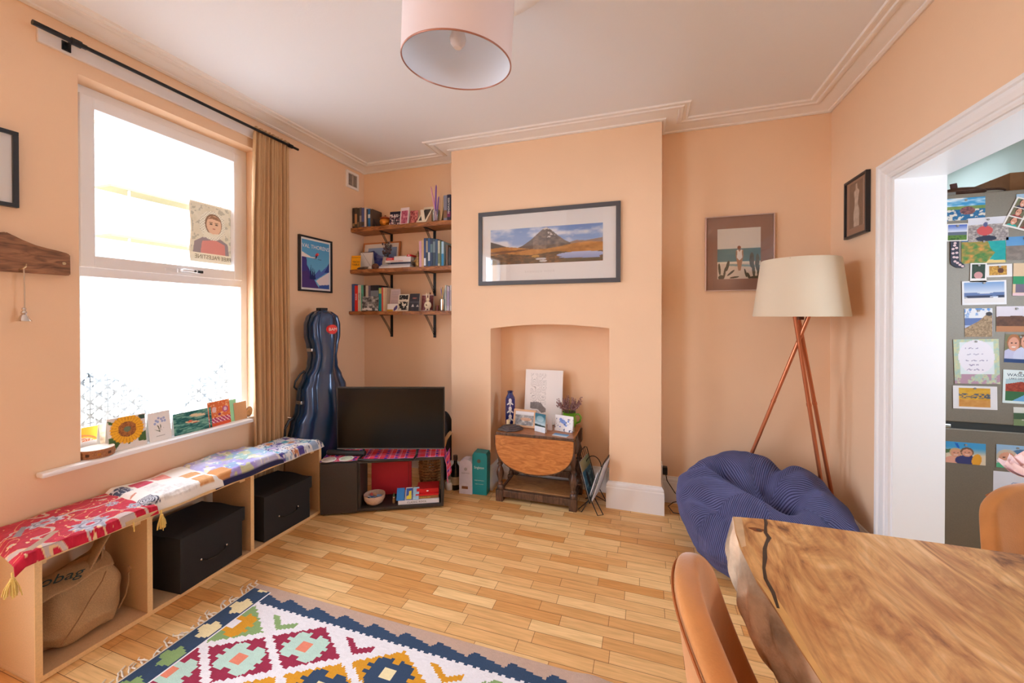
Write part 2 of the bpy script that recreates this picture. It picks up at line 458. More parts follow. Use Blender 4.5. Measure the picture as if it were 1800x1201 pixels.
b = MB(); sweep(b, [(-2.35, YA), (-1.44, YA), (-1.44, YC), (-1.11, YC), (-1.11, 3.07), (-.23, 3.07), (-.23, YC), (.107, YC), (.107, YA), (1.05, YA)], SK)
structure(b.build('baseboard_back', gloss_white))
b = MB(); sweep(b, [(1.05, YA), (XR, YA), (XR, OY1 + .080)], SK)
structure(b.build('baseboard_right', gloss_white))

# window
w1 = bpy.data.objects.new('window_1', None); C.objects.link(w1); w1.location = (XL - .10, WY0, WZ0); structure(w1, 'large white framed window with a frosted lower pane')
def W(b, name, m, **k):
    o = b.build(name, m, **k); o.parent = w1; o.location = -w1.location; return o
fx0, fx1 = XL - .165, XL - .100
b = MB()
b.box(fx0, fx1, WY0, WY0 + .05, WZ0, WZ1, .004); b.box(fx0, fx1, WY1 - .045, WY1, WZ0, WZ1, .004)
b.box(fx0, fx1 - .001, WY0 + .048, WY1 - .043, WZ1 - .045, WZ1, .003); b.box(fx0, fx1 - .001, WY0 + .048, WY1 - .043, WZ0, .72, .003); b.box(fx0, fx1 - .001, WY0 + .048, WY1 - .043, 1.51, 1.555, .003)
W(b, 'window_frame', upvc)
b = MB(); sx0, sx1 = XL - .150, XL - .086
b.box(sx0, sx1, WY0 + .045, WY0 + .10, 1.553, WZ1 - .04, .006); b.box(sx0, sx1, WY1 - .098, WY1 - .04, 1.553, WZ1 - .04, .006)
b.box(sx0, sx1 - .001, WY0 + .097, WY1 - .095, WZ1 - .098, WZ1 - .04, .004); b.box(sx0, sx1 - .001, WY0 + .097, WY1 - .095, 1.553, 1.612, .004)
W(b, 'sash', upvc)
b = MB(); b.box(XL - .130, XL - .126, WY0 + .05, WY1 - .09, 1.60, WZ1 - .09)
W(b, 'pane', mat_glass('window_glass', refl=.02))
# frosted patterned film pane
def mat_film():
    m = bpy.data.materials.new('frosted_lattice_film'); m.use_nodes = True; nt = m.node_tree; nt.nodes.clear(); N = nt.nodes.new; L = nt.links.new
    o = N('ShaderNodeOutputMaterial'); mx = N('ShaderNodeMixShader'); t = N('ShaderNodeBsdfTransparent'); tr = N('ShaderNodeBsdfTranslucent')
    tr.inputs[0].default_value = (.97, .98, 1, 1)
    tc = N('ShaderNodeTexCoord'); s = N('ShaderNodeSeparateXYZ'); L(tc.outputs['Object'], s.inputs[0])
    def mth(op, a, b2=None, c=None):
        n = N('ShaderNodeMath'); n.operation = op
        for i, v in enumerate((a, b2, c)):
            if v is None: continue
            if isinstance(v, (int, float)): n.inputs[i].default_value = v
            else: L(v, n.inputs[i])
        return n.outputs[0]
    y = mth('MULTIPLY', s.outputs['Y'], 15); z = mth('MULTIPLY', s.outputs['Z'], 15)
    def line(e, wd):
        f = mth('FRACT', e); return mth('LESS_THAN', mth('ABSOLUTE', mth('SUBTRACT', f, .5)), wd)
    d1 = line(mth('ADD', y, z), .11); d2 = line(mth('SUBTRACT', y, z), .11); h = line(mth('ADD', z, .5), .05); v = line(mth('ADD', y, .5), .05)
    # break the strokes at the crossings so each reads as a leaf
    gap = mth('GREATER_THAN', mth('ABSOLUTE', mth('SUBTRACT', mth('FRACT', mth('MULTIPLY', y, 2)), .5)), .05)
    a = mth('MULTIPLY', mth('MAXIMUM', mth('MAXIMUM', d1, d2), mth('MAXIMUM', h, v)), gap)
    fac = mth('SUBTRACT', .62, mth('MULTIPLY', a, .62))
    L(fac, mx.inputs[0]); L(t.outputs[0], mx.inputs[1]); L(tr.outputs[0], mx.inputs[2]); L(mx.outputs[0], o.inputs[0]); return m
b = MB(); b.box(XL - .130, XL - .127, WY0 + .045, WY1 - .04, .715, 1.515)
W(b, 'frosted_pane', mat_film())
b = MB(); b.box(XL - .094, XL - .086, 1.50, 1.66, 1.568, 1.588, .003)
b.box(XL - .086, XL - .072, 1.555, 1.585, 1.566, 1.590, .004); b.tube([(XL-.078, 1.57, 1.58), (XL-.06, 1.575, 1.583), (XL-.055, 1.60, 1.582), (XL-.055, 1.66, 1.578)], .0075, 8)
W(b, 'window_handle', mat('white_handle', (225, 226, 228), .25), smooth=True)
b = MB(); b.cyl((XL - .052, 1.63, 1.581), (XL - .045, 1.63, 1.581), .006); b.box(XL - .060, XL - .046, 1.645, 1.675, 1.572, 1.588, .003)
W(b, 'key_lock', mat('black_plastic', (22, 22, 24), .4))
b = MB()
b.box(XL - .11, XL + .002, WY0, WY1, .640, .662)
b.box(XL, XL + .050, .962, 1.915, .640, .662, .009)
W(b, 'window_sill', gloss_white, smooth=True)
# white batten above the window
structure(MB().box(XL, XL + .016, .975, 2.16, 2.475, 2.538, .003).build('trim_3', mat('white_batten_paint', (232, 226, 224), .5)), 'white painted timber batten behind the curtain rod')

# second window further along the same wall, behind the camera's left
b = MB()
b.box(XL - .165, XL - .10, -1.345, -1.30, .43, 2.38); b.box(XL - .165, XL - .10, -.62, -.575, .43, 2.38); b.box(XL - .165, XL - .10, .10, .145, .43, 2.38)
for z in (.43, 1.52, 2.335):
    b.box(XL - .164, XL - .101, -1.30, -.62, z, z + .045); b.box(XL - .164, XL - .101, -.575, .10, z, z + .045)
structure(b.build('window_2', upvc))

# kitchen shell beyond the opening; its window and skylight are added for light
kw = mat('pale_green_grey_paint', (205, 214, 205), .8)
b = MB(); b.box(2.2, 2.35, .2, 1.15, 0, 2.47); b.box(2.2, 2.35, 2.05, 4.4, 0, 2.47); b.box(2.2, 2.35, 1.15, 2.05, 0, 1.0); b.box(2.2, 2.35, 1.15, 2.05, 1.9, 2.47)  # window gap added to let light into the kitchen
structure(b.build('wall_kitchen_right', kw))
b = MB()
for y in (1.15, 1.58, 2.005): b.box(2.25, 2.31, y, y + .045, 1.0, 1.9)
for z in (1.0, 1.855): b.box(2.251, 2.309, 1.195, 2.005, z, z + .045)
structure(b.build('added_kitchen_window', upvc))  # frame for the added, unseen window
structure(MB().box(1.31, 2.35, 4.25, 4.4, 0, 2.47).build('wall_kitchen_back', kw))
structure(MB().box(1.31, 2.35, .05, .2, 0, 2.47).build('wall_kitchen_front', kw))
structure(MB().box(1.16, 1.31, 3.35, 4.4, 0, 2.47).build('wall_kitchen_left', kw))
b = MB(); b.box(1.312, 2.35, .05, 3.52, 2.47, 2.57); b.box(1.312, 2.35, 3.98, 4.4, 2.47, 2.57); b.box(1.312, 1.52, 3.52, 3.98, 2.47, 2.57); b.box(1.98, 2.35, 3.52, 3.98, 2.47, 2.57)  # skylight gap added to brighten the wall behind the fridge
structure(b.build('ceiling_kitchen', mat('kitchen_ceiling_paint', (212, 206, 204), .85)))

# ------------------------------------------------------------ outside
structure(MB().box(-40, XL - .3, -20, 30, -.6, -.1).build('ground', mat('pale_paving', (190, 188, 184), .9, var=(2, .1))), 'pale street outside the window')
h = thing('neighbouring_house', 'pale rendered house across the street, overexposed through the window', 'building', (-14, 8, -.1))
b = MB(); b.box(-2, 0, -7, 12, 0, 6.6); o = b.build('wall', mat('pale_render', (236, 228, 214), .9), h)
b = MB(); b.box(-2.2, .25, -7.2, 12.2, 6.6, 6.8); b.build('roof_edge', mat('pale_eaves', (225, 210, 180), .8), h)
for k, (y0, z0) in enumerate(((-4, 1.2), (-.8, 1.2), (2.4, 1.2), (-4, 4.2), (-.8, 4.2), (2.4, 4.2))):
    f = MB().box(-.05, .03, y0, y0 + 1.3, z0, z0 + 1.6).build('window', mat('white_window_paint', (225, 225, 225), .5), h)
    MB().box(.03, .035, y0 + .08, y0 + 1.22, z0 + .08, z0 + 1.52).build('window_glass', mat('dark_window_glass', (110, 125, 140), .1), f)
s = thing('scaffolding', 'scaffold poles and boards on the house across the street', 'scaffolding', (-12.8, 9, -.1))
for y0 in (-2.2, .2, 2.6, 5.0):
    MB().cyl((0, y0, 0), (0, y0, 6.4), .03).build('upright_pole', mat('scaffold_steel', (110, 108, 104), .5), s)
for z0 in (3.45, 4.7):
    MB().box(-.6, .05, -2.6, 5.4, z0, z0 + .06).build('scaffold_board', mat('scaffold_timber', (120, 106, 66), .8), s)
    MB().cyl((0, -2.6, z0 + .5), (0, 5.4, z0 + .5), .025).build('guard_rail', mat('scaffold_steel', (110, 108, 104), .5), s)
for k, (x, y, r, lab) in enumerate(((-3.75, 1.75, .42, 'dark shrub outside, added to darken the lower left of the patterned glass'), (-3.75, 2.78, .46, 'dark shrub outside, added to darken the lower right of the patterned glass'))):
    q = thing('dark_mound', lab, 'mound', (x, y, -.1)); b = MB()  # unidentified dark forms, added so the film's pattern lines show grey
    def sf(u, v, r=r, k=k):
        a = u * 2 * math.pi; t = v * math.pi / 2; n = 1 + .06 * math.sin(7 * a + k) * math.cos(t) + .05 * math.sin(11 * a + 9 * t)
        return (r * n * math.cos(t) * math.cos(a) * .8, r * n * math.cos(t) * math.sin(a), .97 * math.sin(t) ** .8 * n)
    b.surf(sf, 40, 16, cu=True).build('mound_body', mat('dark_mound_grey', (104, 106, 106), .95, var=(30, .4)), q, 'all')
# ------------------------------------------------------------ art (colours computed on a grid)
def art_mountain(U, V):
    I = mixc((176, 196, 226), (120, 152, 208), V * 1.3 - .2)
    cl = vn(U, V, 7, 5, 3, 4); I = mixc(I, (226, 228, 236), (cl - .48) * 3.2)
    put(I, inpoly(U, V, [(0, .66), (.06, .60), (.15, .50), (.22, .46), (.22, 0), (0, 0)]), (84, 84, 84))
    put(I, inpoly(U, V, [(.70, .52), (.78, .58), (.86, .56), (1, .62), (1, .3), (.7, .3)]), (150, 124, 108))
    pk = inpoly(U, V, [(.22, .42), (.30, .50), (.38, .66), (.44, .82), (.50, .97), (.525, .98), (.56, .90), (.62, .74), (.68, .60), (.73, .52), (.74, .38), (.22, .36)])
    n = vn(U, V, 26, 18, 9, 4); sh = np.where(U < .52, 1.0, .82)
    put(I, pk, mixc((92, 80, 76), (186, 162, 140), (n - .2) * 1.3) * sh[..., None])
    put(I, pk & (n > .62) & (V > .7), (214, 204, 196))
    put(I, pk & (U < .40), (88, 74, 68), .7)
    moor = V < .44 + .05 * np.sin(U * 9 + .5) + .07 * (U > .66) * (U - .66) * 3
    m2 = vn(U, V, 16, 10, 21, 4)
    put(I, moor, mixc((150, 96, 40), (214, 150, 78), m2 * 1.4 - .2))
    put(I, V < .27 + .03 * np.sin(U * 13), mixc((66, 56, 40), (150, 100, 56), vn(U, V, 40, 30, 5, 3) * 1.5 - .35))
    put(I, inpoly(U, V, [(0, .36), (.12, .39), (.3, .40), (.42, .42), (.30, .36), (.14, .32), (0, .30)]), (92, 60, 48), .7)
    put(I, ell(U, V, .82, .20, .21, .075) | inpoly(U, V, [(.62, .12), (.98, .09), (.96, .19), (.7, .2)]), mixc((120, 140, 196), (196, 204, 232), V * 3))
    put(I, ell(U, V, .85, .06, .2, .03), (90, 84, 60))
    put(I, ell(U, V, .47, .12, .05, .03) | ell(U, V, .49, .06, .035, .03), (226, 226, 230), .85); put(I, ell(U, V, .42, .2, .035, .035), (226, 170, 80), .8)
    return I
def art_val(U, V):
    I = mixc((120, 192, 226), (84, 160, 212), V)
    put(I, inpoly(U, V, [(0, .74), (.3, .66), (.55, .645), (.55, .635), (.2, .64), (0, .64)]), (238, 228, 226))
    put(I, inpoly(U, V, [(0, .64), (.16, .63), (.17, .48), (.30, .34), (.44, .18), (.60, 0), (0, 0)]), (66, 62, 140))
    put(I, inpoly(U, V, [(0, .32), (.18, .36), (.34, .24), (.62, 0), (0, 0)]), (78, 56, 120), .8)
    put(I, inpoly(U, V, [(.36, .22), (.52, .34), (.62, .42), (.68, .36), (.84, .46), (1, .56), (1, .40), (.62, .24), (.48, .18)]), (80, 110, 190))
    put(I, inpoly(U, V, [(.90, .46), (1, .60), (1, .36), (.80, .36)]), (40, 60, 140))
    put(I, inpoly(U, V, [(.50, .16), (.62, .22), (.86, .32), (1, .38), (1, .08), (.62, .06)]), (232, 222, 226))
    put(I, inpoly(U, V, [(.62, .07), (1, .10), (1, 0), (.58, 0)]), (60, 92, 170))
    for cx, hh in ((.31, .24), (.38, .20), (.44, .15)):
        put(I, inpoly(U, V, [(cx - .045, .18), (cx, .26 + hh), (cx + .045, .18)]), (30, 42, 96))
    put(I, ell(U, V, .53, .715, .07, .035, .5), (206, 60, 64)); put(I, ell(U, V, .58, .735, .03, .018), (236, 120, 110))
    put(I, inpoly(U, V, [(.49, .70), (.54, .70), (.52, .635), (.48, .635)]), (40, 40, 70)); put(I, (abs(V - .628 + (U - .5) * .02) < .004) & (U > .40) & (U < .70), (60, 60, 90))
    return I
def art_beach(U, V):
    I = canvas(U, (226, 220, 208))
    put(I, (V < .60), mixc((104, 140, 140), (70, 120, 130), vn(U, V, 3, 14, 2))); put(I, (V < .32), (222, 206, 186))
    put(I, (V < .345) & (V > .30), (236, 226, 206)); put(I, inpoly(U, V, [(.25, .30), (1, .26), (1, .22), (.25, .26)]), (120, 160, 160), .8)
    put(I, ell(U, V, .51, .615, .042, .038), (140, 78, 50))
    put(I, inpoly(U, V, [(.44, .57), (.60, .57), (.61, .46), (.575, .30), (.545, .16), (.49, .16), (.465, .30), (.43, .46)]), (178, 132, 100))
    put(I, inpoly(U, V, [(.46, .57), (.485, .575), (.515, .53), (.555, .575), (.58, .57), (.57, .50), (.585, .42), (.52, .36), (.455, .42), (.465, .50)]), (240, 234, 224))
    dk = (72, 68, 48)
    for cx, cy, rx, ry, a in ((.05, .20, .028, .12, .1), (.24, .26, .035, .11, -.3), (.17, .12, .025, .12, -.2), (.32, .12, .022, .10, -1.0), (.40, .03, .11, .018, .1), (.09, .03, .07, .05, 0),
                              (.66, .11, .022, .09, .3), (.80, .36, .055, .15, 0), (.93, .36, .045, .12, 0), (.84, .17, .035, .14, .1), (.95, .15, .03, .14, 0), (.73, .05, .03, .08, .5), (.88, .02, .12, .03, 0), (.90, .25, .02, .1, .2)):
        put(I, ell(U, V, cx, cy, rx, ry, a), dk)
    return I
def art_statue(U, V):
    I = mixc((120, 92, 74), (84, 62, 52), vn(U, V, 6, 8, 4))
    put(I, inpoly(U, V, [(.34, .02), (.72, .02), (.70, .16), (.74, .34), (.62, .50), (.66, .66), (.72, .78), (.60, .84), (.56, .96), (.46, .96), (.45, .84), (.32, .78), (.38, .64), (.40, .50), (.30, .30)]), mixc((178, 160, 142), (226, 212, 196), vn(U, V, 9, 12, 7) * 1.4 - .2))
    return I
def art_rings(U, V):
    I = canvas(U, (243, 241, 238)); d = np.hypot((U - .42) / .5, (V - .5) / .5) * 16 + vn(U, V, 4, 4, 2) * 2
    put(I, (np.abs(d % 1 - .5) > .43) & (d < 14), (206, 204, 202)); return I
def art_poster(U, V):
    """seen from behind through the paper, so mirrored"""
    U = 1 - U
    I = mixc((196, 182, 148), (214, 202, 176), vn(U, V, 10, 10, 4))
    put(I, vn(U, V, 12, 18, 8) > .58, (150, 142, 122), .7)
    put(I, inpoly(U, V, [(.12, .16), (.14, .36), (.34, .44), (.7, .44), (.90, .34), (.92, .16)]), (132, 114, 112))
    put(I, inpoly(U, V, [(.22, .16), (.22, .34), (.44, .40), (.74, .36), (.76, .16)]), (196, 116, 104))
    put(I, ell(U, V, .50, .64, .30, .25), (222, 214, 190)); chk = ((np.floor(U * 34) + np.floor(V * 46)) % 2 > 0) & ell(U, V, .50, .64, .30, .25)
    put(I, chk, (156, 144, 120), .6)
    put(I, ell(U, V, .48, .66, .20, .185), (120, 88, 66)); put(I, ell(U, V, .47, .65, .175, .165), (208, 160, 126)); put(I, inpoly(U, V, [(.32, .74), (.40, .80), (.52, .81), (.62, .74), (.52, .76)]), (132, 92, 66))
    for cx in (.41, .54): put(I, ell(U, V, cx, .665, .035, .014), (84, 66, 54)); put(I, ell(U, V, cx, .695, .045, .008), (110, 80, 60))
    put(I, ell(U, V, .47, .59, .035, .011), (164, 96, 80)); put(I, inpoly(U, V, [(.30, .52), (.44, .44), (.72, .42), (.70, .54), (.50, .50)]), (212, 202, 174), .9)
    put(I, V < .16, (222, 206, 174)); put(I, (U < .035) | (U > .965) | (V > .975), (224, 208, 178)); return I

black_frame = mat('black_frame_paint', (34, 36, 40), .35)
charcoal = mat('charcoal_frame', (78, 78, 82), .45)
mount_m = mat('white_mount_board', (238, 235, 232), .8)
pic_glass = mat_glass('picture_glass', refl=.04, rough=.01)

def wall_picture(name, label, loc, rz, w, h, t, fm, mount, art, aw, ah, ax=0, az=None, glass=True, nx=120, dep=.022, group=None):
    """hangs on a wall; loc is the bottom centre on the wall plane, local -Y faces the room"""
    p = thing(name, label, 'picture', loc, rz)
    b = MB(); frame4(b, w, h, t, -dep, -.001); b.build('picture_frame', fm, p)
    if mount: MB().box(-w/2 + t*.8, w/2 - t*.8, -dep * .5, -.002, t*.8, h - t*.8).build('mount', mount, p)
    az = (h - ah) / 2 if az is None else az
    pr = paint('print', p, aw, ah, art, nx, loc=(ax, -dep * .5 - .0015, az), th=.001)
    if glass: MB().box(-w/2 + t*.9, w/2 - t*.9, -dep * .8, -dep * .8 + .001, t*.9, h - t*.9).build('glass', pic_glass, p)
    return p
p = wall_picture('landscape_picture', 'wide black framed mountain landscape print on the chimney breast', (-.679, YC, 1.553), 0, 1.046, .552, .030, charcoal, mount_m, art_mountain, .830, .262, -.010, .152, nx=250)
lettering('RANNOCH MOOR', p, .020, (-.045, -.0125, .092), FRONT, mat('pale_grey_ink', (214, 210, 206), .8), spacing=1.5)
p = wall_picture('ski_poster', 'blue framed ski poster of snowy slopes beside the curtain', (XL, 2.470, 1.508), R(90), .326, .418, .013, black_frame, mount_m, art_val, .272, .362, glass=False, nx=80)
lettering('VAL THORENS', p, .042, (0, -.0130, .343), FRONT, mat('white_ink', (240, 236, 230), .7), sx=.98)
p = wall_picture('beach_print', 'woman in white swimsuit at the beach in brown mount, behind the floor lamp', (.602, YA, 1.490), 0, .414, .508, .007, mat('pale_pink_metal', (214, 190, 182), .3, .6), mat('brown_mount_board', (148, 108, 90), .7), art_beach, .258, .340, -.002, .082, nx=130)
p = wall_picture('statue_photo', 'small dark framed sepia photo of a pale torso, right of the floor lamp', (XR, 2.697, 1.762), R(-90), .246, .326, .013, black_frame, mat('brown_mount_board', (148, 108, 90), .7), art_statue, .150, .250, 0, .050, nx=50)
p = wall_picture('line_drawing', 'black framed pale drawing cropped by the left picture edge', (XL, .74, 1.759), R(90), .352, .306, .016, black_frame, mount_m, art_rings, .250, .210, 0, nx=90)

# poster taped inside the upper window pane
p = thing('window_poster', 'paper poster taped to the window, reading FREE PALESTINE back to front', 'poster', (XL - .122, 1.778, 1.648), R(90))
pm = bpy.data.materials.new('backlit_paper'); pm.use_nodes = True; nt = pm.node_tree; nt.nodes.clear()
_o = nt.nodes.new('ShaderNodeOutputMaterial'); _m = nt.nodes.new('ShaderNodeMixShader'); _d = nt.nodes.new('ShaderNodeBsdfDiffuse'); _t = nt.nodes.new('ShaderNodeBsdfTranslucent'); _a = nt.nodes.new('ShaderNodeAttribute'); _a.attribute_name = 'Col'
_m.inputs[0].default_value = .05
_g = nt.nodes.new('ShaderNodeGamma'); _g.inputs[1].default_value = .8; nt.links.new(_a.outputs[0], _g.inputs[0])
for n in (_d, _t): nt.links.new(_g.outputs[0], n.inputs[0])
nt.links.new(_d.outputs[0], _m.inputs[1]); nt.links.new(_t.outputs[0], _m.inputs[2]); nt.links.new(_m.outputs[0], _o.inputs[0])
def pos(U, V): return ((U - .5) * .262 + .004 * np.sin(V * 9) * (2 * U - 1), -.006 + .004 * np.sin(U * 7 + V * 3) * (1 - V), V * .362)
paintsurf('poster_sheet', p, pos, art_poster, 110, 150, pm)
lettering('FREE PALESTINE', p, .036, (.0, -.0125, .032), FRONT, mat('grey_brown_ink', (140, 124, 98), .8), mirror=True, sx=.86, name='mirrored_lettering')

# air vent
p = thing('air_vent', 'small white air vent high on the wall near the corner', 'vent', (XL, 2.886, 2.432), R(90))
b = MB(); frame4(b, .150, .145, .020, -.014, 0); b.build('vent_frame', plaster, p)
MB().box(-.058, .058, -.004, -.001, .018, .127).build('backing', mat('vent_dark', (70, 62, 56), .8), p)
b = MB()
for k in range(9): b.box(-.056, .056, -.011, -.004, .024 + k * .0115, .028 + k * .0115)
b.box(-.004, .004, -.0145, -.003, .018, .127); b.build('slats', mat('vent_cream', (196, 184, 170), .6), p)

# driftwood rail and bell on a cord
p = thing('driftwood_rail', 'rough brown live edged wooden rail on the left wall', 'coat rail', (XL, .80, 1.497), R(90))
random.seed(4)
top = [(-.24, .142), (-.10, .150), (.02, .152), (.055, .146), (.075, .158), (.095, .146), (.12, .128), (.155, .118), (.19, .110), (.225, .104), (.250, .098), (.262, .094), (.263, .002)]
b = MB(); b.prism([(-.24, 0)] + [(x, z) for x, z in [(x, z) for x, z in top]], -.034, -.001, 'XZ')
bmesh.ops.bevel(b.bm, geom=[e for e in b.bm.edges], offset=.004, segments=2, affect='EDGES')
b.build('rail', mat_wood('weathered_walnut', (96, 62, 40), (168, 118, 82), 9, (1, 1, 5), .6, (66, 42, 28), .5), p)
MB().cyl((.240, -.034, .052), (.240, -.038, .052), .006).build('screw', mat('brass_screw', (200, 170, 130), .3, .9), p)
b = MB(); b.tube([(.108, -.036, .012), (.112, -.055, .015), (.118, -.06, .024), (.122, -.052, .034), (.12, -.038, .036)], .0022); b.build('hook', mat('brass_screw', (200, 170, 130), .3, .9), p, True)
p = thing('hanging_bell', 'small silver bell on a pale cord below the wooden rail', 'bell', (XL + .05, .915, 1.300))
MB().tube([(.004, 0, .048), (0, .002, .12), (.002, 0, .21)], .0022).build('cord', mat('pale_cord', (196, 176, 156), .8), p)
MB().lathe([(0, .056), (.005, .054), (.007, .048), (.005, .043), (.008, .038), (.009, .032), (.006, .028), (.011, .022), (.015, .012), (.020, .003), (.0225, 0), (.019, .001), (.010, .018), (0, .022)], seg=24).build('bell', mat('silver', (206, 196, 188), .22, 1), p, True)

# curtain rod and curtain
p = thing('curtain_rod', 'thin black metal curtain rod above the window', 'curtain rod', (XL + .075, 0, 2.512))
blk = mat('black_metal', (26, 25, 26), .4, .3)
b = MB(); b.cyl((0, .935, 0), (0, 1.10, 0), .0105); b.cyl((0, 1.10, 0), (0, 2.245, 0), .0085); b.build('rod', blk, p, True)
b = MB(); b.box(-.059, -.053, 1.045, 1.075, -.028, .012, .002); b.box(-.056, .002, 1.056, 1.064, -.004, .004); b.cyl((.0, 1.05, 0), (0, 1.082, 0), .015); b.cyl((-.053, 1.06, -.02), (-.048, 1.06, -.02), .005); b.build('bracket', blk, p)
b = MB(); b.box(-.059, -.053, 2.175, 2.195, -.028, .012, .002); b.box(-.056, .002, 2.181, 2.189, -.004, .004); b.cyl((.0, 2.165, 0), (0, 2.195, 0), .013); b.build('bracket', blk, p)
p = thing('curtain', 'gathered sand brown curtain hanging at the right of the window', 'curtain', (XL + .048, 2.05, 0))
cur_m = mat('sand_linen', (200, 162, 118), .9, var=(30, .06), bump=(260, .25), sheen=.2, stretch=(1, 1, .2))
def cpos(u, v):
    z = .03 + 2.505 * v; wd = .128 + .012 * math.sin(v * 3); 
    y = (u - .5) * 2 * wd - .02 * (1 - v) ** 2 + .012 * math.sin(v * 5 + 1)
    amp = .019 * (.5 + .5 * min(1, (1 - v) * 6)) if v > .80 else .019 + .003 * math.sin(v * 6)
    ph = u * 2 * math.pi * (8.2) + .5 * math.sin(v * 4 + u * 5)
    x = amp * math.sin(ph) * (.75 + .25 * math.sin(u * 17)) + .004 * math.sin(ph * 2.3)
    return (x + (.022 if v > .985 else .012 * v), y, z)
o = MB().surf(cpos, 170, 60).build('curtain_cloth', cur_m, p, 'all'); md = o.modifiers.new('s', 'SOLIDIFY'); md.thickness = .0015

# things on the sill
SZ = .662
cards = [('abstract orange and yellow dome greetings card at the left end of the sill', 1.168, .105, .125, 'dome'),
         ('small cream and brown beach photo card behind the sunflower card', 1.236, .060, .135, 'cream'),
         ('sunflower botanical card standing on the sill', 1.290, .150, .158, 'sun'),
         ('white card with blue forget-me-not drawing', 1.428, .104, .150, 'forget'),
         ('tiny blue edged card peeking out between the flower card and the koi card', 1.484, .05, .135, 'blue'),
         ('teal card of swimmers in rippling water', 1.592, .196, .118, 'swim'),
         ('pale grey card edge rising behind the teal card', 1.665, .12, .150, 'pale'),
         ('orange and pink folk bird card beside the mint envelope', 1.742, .138, .146, 'folk'),
         ('plain mint green card on the sill', 1.826, .055, .136, 'mint'),
         ('plain kraft brown card at the right end of the sill', 1.872, .080, .112, 'kraft')]
def art_card(kind):
    def f(U, V):
        if kind == 'dome':
            I = canvas(U, (246, 200, 66)); d = np.hypot(U - .45, (V - .12) * 1.1); put(I, (d < .66) & (d > .60), (236, 150, 96)); put(I, d < .55, (250, 226, 200)); put(I, (d < .52) & (vn(U, V, 26, 26, 3) > .5), (226, 110, 80)); put(I, V < .14, (248, 226, 214)); return I
        if kind == 'cream': return mixc((214, 190, 160), (250, 240, 224), vn(U, V, 2, 9, 5) * 1.6 - .3)
        if kind == 'sun':
            I = canvas(U, (230, 222, 216)); put(I, inpoly(U, V, [(0, .42), (.18, .40), (.30, .22), (.16, .02), (.02, .16)]) | inpoly(U, V, [(0, .95), (.16, .86), (.2, .76), (.05, .82)]) | inpoly(U, V, [(.80, .36), (1, .46), (1, .12), (.76, .16)]), (74, 104, 52)); put(I, inpoly(U, V, [(.80, .96), (1, .98), (1, .84), (.85, .84)]), (64, 84, 70))
            put(I, inpoly(U, V, [(.47, .30), (.53, .30), (.56, .12), (.50, .12)]), (86, 110, 60))
            a = np.arctan2(V - .60, U - .50); r = np.hypot(U - .50, V - .60); put(I, r < .40 + .05 * np.abs(np.sin(a * 13)), (244, 180, 40)); put(I, (r < .44) & (r > .24) & (np.abs(np.sin(a * 13)) < .25), (206, 130, 24))
            put(I, r < .24, (176, 110, 52)); put(I, (r < .24) & (vn(U, V, 40, 40, 3) > .55), (130, 80, 44)); put(I, r < .09, (110, 124, 96)); return I
        if kind == 'forget':
            I = canvas(U, (240, 238, 236))
            for x, y in ((.34, .70), (.46, .78), (.28, .60), (.58, .74), (.70, .76), (.62, .66), (.74, .66), (.42, .66)): put(I, ell(U, V, x, y, .055, .04), (140, 164, 222)); put(I, ell(U, V, x, y, .015, .012), (240, 220, 140))
            for p_ in ([(.50, .28), (.22, .42), (.46, .34)], [(.50, .28), (.52, .56), (.56, .52)], [(.50, .28), (.80, .54), (.62, .38)], [(.5, .26), (.36, .56), (.45, .5)]): put(I, inpoly(U, V, p_), (70, 86, 66))
            put(I, (np.abs(V - .16) < .008) & (U > .28) & (U < .72) & (np.sin(U * 160) > -.3), (120, 120, 120)); return I
        if kind == 'blue': return mixc((90, 160, 226), (240, 234, 220), (1 - V) * 1.3)
        if kind == 'swim':
            n = vn(U + .2 * V, V, 7, 22, 6, 3); I = mixc((22, 92, 92), (120, 176, 160), (n - .38) * 4)
            put(I, ell(U, V, .62, .76, .22, .07, -.2) | ell(U, V, .48, .48, .20, .055, -.25), (228, 206, 168)); put(I, ell(U, V, .42, .53, .07, .04) | ell(U, V, .55, .43, .06, .03), (222, 110, 86)); return I
        if kind == 'pale': return mixc((222, 222, 224), (240, 240, 242), vn(U, V, 6, 3, 1))
        if kind == 'folk':
            I = canvas(U, (228, 120, 70)); put(I, vn(U, V, 14, 14, 8) > .60, (246, 190, 140)); put(I, ell(U, V, .78, .62, .14, .13), (190, 90, 150)); put(I, ell(U, V, .78, .62, .08, .08), (222, 200, 216)); put(I, ell(U, V, .28, .66, .10, .12), (236, 200, 200)); put(I, ell(U, V, .5, .45, .07, .05), (150, 60, 110))
            put(I, V < .34, (186, 50, 110)); put(I, (V < .34) & (((np.floor(U * 18) + np.floor(V * 20)) % 3) == 0), (250, 220, 220)); put(I, V < .12, (226, 96, 60)); return I
        if kind == 'mint': return canvas(U, (160, 224, 178))
        if kind == 'kraft': return mixc((206, 164, 124), (196, 152, 112), vn(U, V, 20, 20, 2))
    return f
for k, (lab, y, w, h, kind) in enumerate(cards):
    behind = kind in ('cream', 'blue', 'pale', 'dome')
    g = thing('greetings_card', lab, 'greetings card', (XL + (-.102 if kind == 'dome' else -.062 if behind else -.012 + (.006 if k % 2 else 0)), y, SZ), R(90 + (-6, 5, -4, 3, 0, -3, 2, 4, 0, -3)[k]))
    paint('front_leaf', g, w, h, art_card(kind), 50 if w > .1 else 24, loc=(0, 0, 0), rot=(R(-7), 0, 0))
    o = paint('back_leaf', g, w, h, lambda U, V: canvas(U, (240, 238, 234)), 2, loc=(0, h * math.sin(R(7)) * 2 + .002, 0), rot=(R(7), 0, 0))
